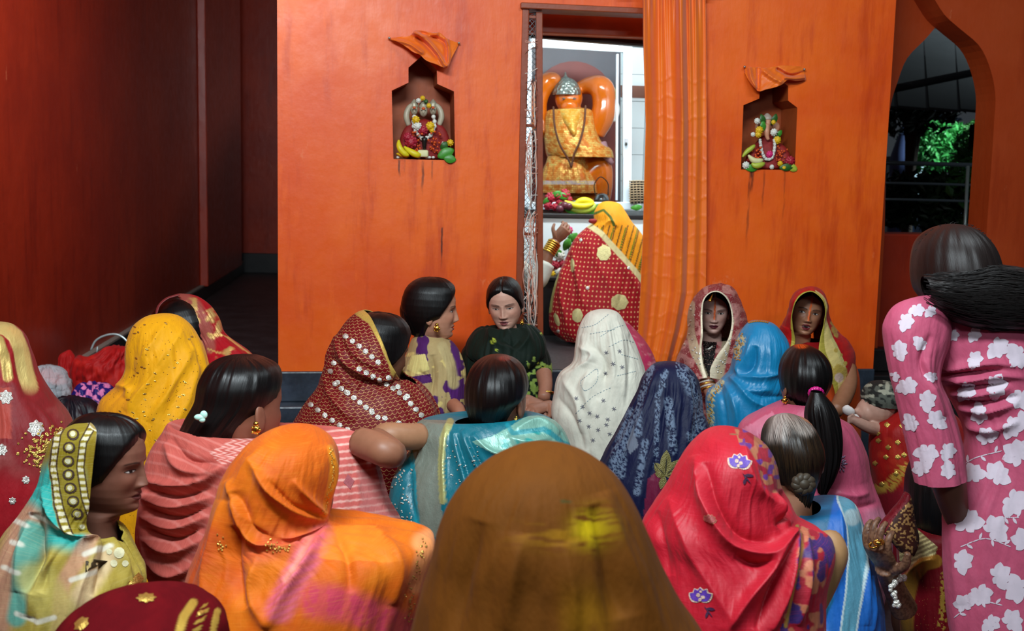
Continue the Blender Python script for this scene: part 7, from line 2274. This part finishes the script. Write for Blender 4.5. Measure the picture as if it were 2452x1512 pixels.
stamp(v, 'gold_patch', [circ(1446, 606, 17, 28, 19, .2, .05, 7), circ(1483, 724, 20, 28, 19, 0, .05, 7), circ(1383, 756, 13, 12, 17, 0, .06, 7), circ(1371, 636, 5, 10, 17, .0), circ(1334, 766, 6, 10, 17, -.3)], motif('gold_patch', '#cfc488', .4, .4), .002, .003)
stamp(v, 'mirror_dot', [circ(1391, 575, 4, 8), circ(1407, 690, 4.5, 8), circ(1337, 793, 4, 8), circ(1505, 642, 4, 8)], M_SILVERM, .002, .002)
Mesh().blob(V(1420, 530, 5.38), (.022, .012, .012)).build('red_tassel', simple('red_yarn', '#8a1418', .7), p)

p = person('worshipper mostly behind the door mesh, only a bangled forearm showing', 1190, 800, 5.32, z=float(zb))
q0 = V(1240, 690, 5.62)
h = place_head(1185, 500, 5.32, 160, 10, 0, .85, 'mid'); body(p, h, SKD, byaw=180, tw=.6, zfloor=float(zb))
drape('shawl', p, 5.32, [(1185, 440), (1155, 448), (1138, 490), (1135, 540), (1125, 600), (1122, 700), (1120, 800)], [(1185, 440), (1212, 448), (1228, 490), (1232, 540), (1242, 600), (1245, 700), (1246, 800)], cloth('pale_shawl', .7, .2), flat('#c8c8bc'), n=80, m=90, dep=[0, .07, .11, .12, .12, .13, .13], wr=[(.006, 5, 3, .3, 6, .1, None)])
f0, f1, f2 = V(1290, 668, 5.4), V(1314, 605, 5.42), V(1330, 578, 5.43)
limb(p, [V(1240, 640, 5.32), f0, f1, f2], [.04, .036, .03, .026], '#8a5c44', 'forearm')
Mesh().tube([V(1235, 640, 5.32), V(1286, 672, 5.395), V(1308, 632, 5.41)], [.05, .047, .042], 16, smooth=18).build('sleeve', simple('white_sleeve', '#c8ccc0', .7, bump=.3), p)
hand(p, f2, V(1345, 560, 5.43) - f2, [.5, -.6, .4], '#8a5c44', .85, .9, .03, 1)
for k in range(6):
    t_ = k / 6; c = f1 * (1 - t_) + f2 * t_
    ring(p, c, .031, .0045, M_GOLD, f2 - f1)

# ---- niche idols
def Nn(px, py, o=-.07): return W(px, py, o)
M_STONEW = simple('painted_marble', '#b0a48c', .4, var=.25, vs=50)
M_REDC = simple('red_offering_cloth', '#8a1410', .7, var=.3, vs=40, bump=.4, bs=120)
M_SIND = simple('vermilion_smear', '#c8501c', .6)
ni = thing('three_faced_idol', 'small three-faced idol in red cloth and garlands in the left niche', 'idol', Nn(1016, 380))
m = Mesh()
m.tube([Nn(1016, 378), Nn(1016, 350), Nn(1016, 315), Nn(1016, 290)], [.075, .07, .055, .03], 18, smooth=20, flat=.7)
m.tube([Nn(1000, 300), Nn(978, 318, -.05), Nn(972, 350, -.05), Nn(980, 372, -.04)], [.026, .024, .028, .03], 10, smooth=14)
m.tube([Nn(1032, 300), Nn(1056, 318, -.05), Nn(1062, 350, -.05), Nn(1054, 372, -.04)], [.026, .024, .028, .03], 10, smooth=14)
m.build('robe', M_REDC, ni, remesh=.005)
for k, (x, y, r) in enumerate(((1014, 266, .019), (992, 264, .0165), (1037, 264, .0165))):
    hd = Mesh().blob(Nn(x, y, -.05 if k == 0 else -.06), (r * .85, r, r * 1.25)).blob(Nn(x, y + 3, -.05 + r * .9), (r * .2, r * .3, r * .35)).blob(Nn(x, y + 8, -.05 + r * .7), (r * .35, r * .2, r * .12)).build('face', M_STONEW, ni, remesh=.002)
    Mesh().blob(Nn(x, y - 6, -.045 + r * .8), (r * .4, r * .25, r * .3)).build('vermilion_mark', M_SIND, ni)
    e_ = Mesh()
    for s_ in (-1, 1): e_.blob(Nn(x + s_ * 3.8, y - 1, -.05 + r * .86), (r * .2, r * .15, r * .1), n=6, m=8)
    e_.build('eyes', simple('painted_eye', '#1a1210', .4), ni)
    Mesh().tube([Nn(x, y - 8, -.06), Nn(x, y - 18, -.06), Nn(x, y - 26, -.06)], [r, r * .8, r * .15], 14, smooth=14).build('crown', simple('pale_crown', '#a8a088', .4, metal=.2), ni)
for s_ in (-1, 1):
    Mesh().tube([Nn(1015 + s_ * 36, 300, -.05), Nn(1015 + s_ * 42, 280, -.05), Nn(1015 + s_ * 34, 256, -.055), Nn(1015 + s_ * 22, 248, -.06)], [.010, .012, .010, .007], 9, smooth=16).build('raised_arm', M_STONEW, ni)
q = path([(992, 280), (990, 300), (998, 318), (1012, 332), (1024, 330), (1036, 316), (1041, 298), (1038, 280)], 34); 
for k in range(34): Mesh().blob(Nn(q[k][0], q[k][1], -.012), .0062 if k % 3 else .009, n=6, m=8).build('garland_bead', M_SILVERM if k % 3 else M_PETW, ni)
for (x, y, r, m_) in ((1027, 246, .010, M_PETY), (1012, 228, .010, M_PETY), (1020, 236, .009, M_LEAFD), (996, 287, .016, M_PETY), (1030, 302, .018, M_PETY), (1000, 302, .017, M_PETW), (1013, 312, .020, M_PETR), (1034, 312, .010, M_PETY), (984, 340, .026, M_PETR), (976, 328, .018, M_PETR), (1002, 234, .010, M_PETW)):
    bloom(Nn(x, y + (7 if y < 250 else 0), -.035 if y < 250 else .0), r, m_, None, None, ni)
Mesh().tube([Nn(1016, 330, .0), Nn(1016, 338, .0), Nn(1016, 350, .0), Nn(1016, 358, .0)], [.012, .010, .008, .006], 12).build('incense_cup', simple('black_brass', '#2c2824', .35, metal=.6), ni)
ta = Mesh()
rs = np.random.RandomState(9)
for k in range(60): ta.blob(Nn(rs.choice([996, 1040]) + rs.normal() * 7, rs.uniform(315, 370), -.0 + rs.uniform(-.01, .01)), rs.uniform(.003, .005), n=5, m=6)
ta.build('orange_tinsel', simple('orange_tinsel', '#d8541c', .4, metal=.2), ni)['kind'] = 'stuff'
banana([Nn(955, 336, .01), Nn(955, 346, .015), Nn(958, 356, .02), Nn(964, 364, .02), Nn(972, 370, .02), Nn(978, 372, .02)], .012, M_BAN, 'upright yellow banana at the left niche corner')
banana([Nn(968, 352, .0), Nn(978, 360, .01), Nn(988, 366, .015), Nn(996, 370, .015), Nn(1003, 371, .01), Nn(1008, 370, .01)], .013, M_BAN, 'yellow banana lying under the red flowers in the left niche')
banana([Nn(950, 368, .0), Nn(958, 370, .005), Nn(964, 371, .005), Nn(970, 372, .005), Nn(976, 373, .0), Nn(980, 373, .0)], .009, M_PETY, 'small flat banana piece at the left niche edge')
tag(Mesh().box(Nn(1013, 368, .0), (.042, .03, .028)).build('sweet', simple('cream_sweet', '#d8d4a0', .6), None, True, bevel=.006), 'cream block of sweet on the left niche sill', 'sweet')
leafobj(Nn(1048, 376, -.01), .45, .07, .042, M_LEAF, 'broad glossy green leaf at the right of the left niche', tilt=.05)
leafobj(Nn(1062, 378, .006), -.15, .05, .034, M_LEAF, 'green leaf hanging over the left niche sill', tilt=.05)
leafobj(Nn(1056, 360, -.02), 1.0, .04, .028, M_LEAFD, 'small dark leaf behind the broad leaf in the left niche')
bloom(Nn(1078, 342, -.02), .014, M_PETY, 'yellow flower above the broad leaf in the left niche')
bloom(Nn(1062, 344, -.03), .012, M_PETW, 'pale flower above the broad leaf in the left niche')
for k in range(8): Mesh().blob(Nn(950 + rs.uniform(0, 95), 377, -.01), (.007, .006, .005), n=6, m=8).build('petal', M_PETW).__setitem__('label', 'loose white petal on the left niche sill')
for o in [o for o in bpy.data.objects if o.name.startswith('petal')]: o['category'] = 'petal'; o['group'] = 'loose petals on the left sill'

ni = thing('elephant_headed_idol', 'small seated idol with a curved trunk in the right niche', 'idol', Nn(1840, 405))
m = Mesh().tube([Nn(1838, 402), Nn(1838, 380), Nn(1838, 352), Nn(1838, 328)], [.085, .078, .06, .035], 18, smooth=20, flat=.7)
m.tube([Nn(1822, 350), Nn(1805, 365, -.04), Nn(1800, 390, -.03)], [.024, .024, .03], 10, smooth=12).tube([Nn(1856, 350), Nn(1874, 365, -.04), Nn(1880, 392, -.03)], [.024, .024, .03], 10, smooth=12)
m.build('robe', M_REDC, ni, remesh=.005)
M_PEACH = simple('peach_stone', '#c88a6a', .45, var=.2, vs=50)
hd = Mesh().blob(Nn(1837, 298, -.05), (.024, .022, .030)).tube([Nn(1836, 300, -.03), Nn(1836, 316, -.02), Nn(1837, 328, -.018), Nn(1840, 335, -.015)], [.014, .012, .009, .007], 10, smooth=14)
hd.blob(Nn(1818, 304, -.055), (.018, .008, .022)).blob(Nn(1857, 304, -.055), (.018, .008, .022))
hd.build('head', M_PEACH, ni, remesh=.0025)
Mesh().tube([Nn(1837, 286, -.05), Nn(1837, 279, -.05), Nn(1837, 272, -.05)], [.022, .018, .006], 12, smooth=10).build('crown', simple('pale_crown2', '#a8988a', .4), ni)
for (x, y, a, l_, mm) in ((1828, 302, 1.9, .05, M_LEAFD), (1846, 300, 1.2, .05, M_LEAFD), (1850, 318, -.9, .05, M_LEAFD), (1824, 318, 1.6, .05, M_LEAF), (1856, 330, .9, .04, M_LEAF)): leafobj(Nn(x, y, -.02), a, l_, l_ * .5, mm, None, parent=ni)
for (x, y, r, m_) in ((1818, 312, .017, M_PETY), (1816, 322, .014, M_PETY), (1861, 336, .017, M_PETY), (1852, 293, .010, M_PETY), (1853, 317, .016, M_PETW), (1813, 290, .013, M_PETW), (1843, 370, .016, M_PETP), (1803, 322, .010, M_PETW)): bloom(Nn(x, y, -.005), r, m_, None, None, ni)
q = path([(1820, 336), (1822, 352), (1826, 368), (1836, 382), (1846, 380), (1853, 364), (1855, 348), (1854, 336)], 26)
for k in range(26): Mesh().blob(Nn(q[k][0], q[k][1], -.008), .0075, n=6, m=8).build('garland_bead', M_PETW if k % 2 else M_SILVERM, ni)
ta = Mesh()
for k in range(50): ta.blob(Nn(rs.choice([1815, 1868]) + rs.normal() * 6, rs.uniform(350, 385), .0), rs.uniform(.003, .005), n=5, m=6)
ta.build('orange_tinsel', simple('orange_tinsel2', '#d8541c', .4, metal=.2), ni)['kind'] = 'stuff'
banana([Nn(1778, 376, .01), Nn(1784, 368, .01), Nn(1790, 362, .01), Nn(1797, 357, .01), Nn(1803, 352, .01), Nn(1807, 348, .0)], .010, M_BANG, 'green banana tilted at the left of the right niche')
banana([Nn(1792, 372, .01), Nn(1798, 379, .01), Nn(1804, 384, .01), Nn(1812, 386, .01), Nn(1820, 385, .01), Nn(1826, 383, .0)], .012, simple('peeled_banana', '#d8d49a', .5), 'pale peeled banana in the right niche')
banana([Nn(1800, 392, .01), Nn(1806, 396, .01), Nn(1812, 397, .01), Nn(1818, 396, .01), Nn(1824, 394, .01), Nn(1830, 391, .0)], .013, M_BANG, 'short green banana on the right niche sill')
for (x, y, r, m_, lb) in ((1868, 392, .012, M_PETY, 'yellow flower on the right niche sill'), (1877, 402, .011, M_PETY, 'yellow flower at the front of the right niche sill'), (1892, 386, .022, M_PETR, 'dark red flower in the corner of the right niche'), (1848, 400, .010, M_PETW, 'tiny white flower at the middle of the right sill'), (1786, 396, .016, M_PETW, 'white flower at the left of the right niche sill')): bloom(Nn(x, y, -.0), r, m_, lb)
leafobj(Nn(1782, 402, .0), .0, .06, .03, M_LEAF, 'green leaf lying on the left end of the right sill', tilt=.1)
leafobj(Nn(1866, 402, .0), .1, .06, .03, M_LEAFD, 'dark leaf under the yellow flowers on the right sill', tilt=.1)
leafobj(Nn(1884, 396, .0), -.4, .05, .03, M_BANG, 'pale leaf at the right end of the right sill', tilt=.1)

# ================================================================== BAGS BY THE LEFT WALL
def heap(name, label, cat, d, L, R, mat, col, amp=.02, floorz=0, n=70, m=90, seed=3, paint=None, dep=None):
    c = V(np.mean([q[0] for q in L]), L[-1][1], d)
    t_ = thing(name, label, cat, (c[0], c[1], 0))
    drape('cloth' if cat != 'bag' else 'sack', t_, d, L, R, mat, paint or flat(col), n=n, m=m, wr=[(amp, 7, 9, .5, seed, .0, None), (amp * .5, 15, 18, -.5, seed + 3, .0, None)], floor={'hw': .1, 'dep': .12, 'dy': 0}, dep=dep)
    return t_
def pt(c):
    col = rgba(c.n, '#9c0c0c'); put(col, ss(.5, .65, fbm(c.px * .03, c.py * .03, 4)) * .6, '#b81c10'); return col
heap('red_bundle', 'crumpled bundle of red cloth against the left wall skirting', 'cloth', 6.0, [(285, 830), (255, 840), (215, 862), (185, 862), (178, 880), (180, 920), (184, 960)], [(285, 830), (305, 838), (312, 860), (318, 880), (320, 905), (320, 930), (322, 960)], cloth('red_net_bundle', .6, .3), None, .03, paint=pt)
heap('red_bundle', 'small twist of red cloth left of the larger bundle', 'cloth', 5.95, [(166, 838), (150, 848), (144, 870), (148, 900), (150, 940)], [(166, 838), (174, 850), (176, 870), (180, 900), (185, 940)], cloth('red_net_bundle2', .6, .3), None, .015, paint=pt)
t = NT('clear_plastic'); t.set(col=(.75, .8, .85), rough=.12, trans=.55, ior=1.2, alpha=.8, nrm=t.bump(t.noise(40, t.obj(), 4), .8, .02))
pb = heap('plastic_bag', 'shiny transparent plastic bag beside the red cloth', 'bag', 5.55, [(115, 874), (92, 884), (84, 915), (90, 945), (105, 975)], [(115, 874), (145, 886), (162, 910), (168, 935), (165, 975)], t.mat, '#c0c8d0', .016)
Mesh().blob(V(125, 905, 5.53), (.07, .06, .02), (.2, .5, .1)).build('red_packet', simple('red_packet', '#b83c30', .4), pb)
Mesh().blob(V(118, 940, 5.55), (.06, .06, .05)).build('steel_tumbler', simple('dull_steel', '#8a929c', .35, metal=.6), pb)
def pt(c):
    col = rgba(c.n, '#1e1260'); k = ((np.floor(c.px / 13) + np.floor(c.py / 13)) % 2 == 0) * (vn(c.px * .25, c.py * .25, 3) > .25); put(col, k, '#d878a8'); return col
heap('woven_bag', 'pink and purple chequered woven bag by the yellow veil', 'bag', 5.1, [(222, 920), (192, 926), (180, 945), (182, 985), (185, 1030)], [(222, 920), (255, 926), (272, 945), (275, 985), (278, 1030)], cloth('woven_plastic', .45, .1), None, .02, paint=pt)
heap('dark_bag', 'dark leather bag slumped in front of the woven bag', 'bag', 4.7, [(170, 950), (145, 958), (132, 985), (128, 1015), (130, 1060)], [(170, 950), (205, 962), (235, 985), (250, 1015), (255, 1060)], cloth('dark_leather', .4, .0, spec=.5), '#14141e', .02)
wl = thing('wire_loop', 'thin bent wire loop standing above the red bundle', 'wire', V(262, 860, 6.45))
Mesh().tube([V(218, 838, 6.45), V(228, 818, 6.45), V(255, 803, 6.45), V(282, 802, 6.45), V(304, 818, 6.45), V(312, 850, 6.45)], .006, 8, smooth=40).build('loop', simple('pale_wire', '#b8c4c4', .3, metal=.5), wl)
Mesh().tube([V(234, 830, 6.45), V(232, 842, 6.45), V(236, 870, 6.45)], .005, 8).build('stem', simple('pale_wire2', '#8a9494', .3, metal=.5), wl)
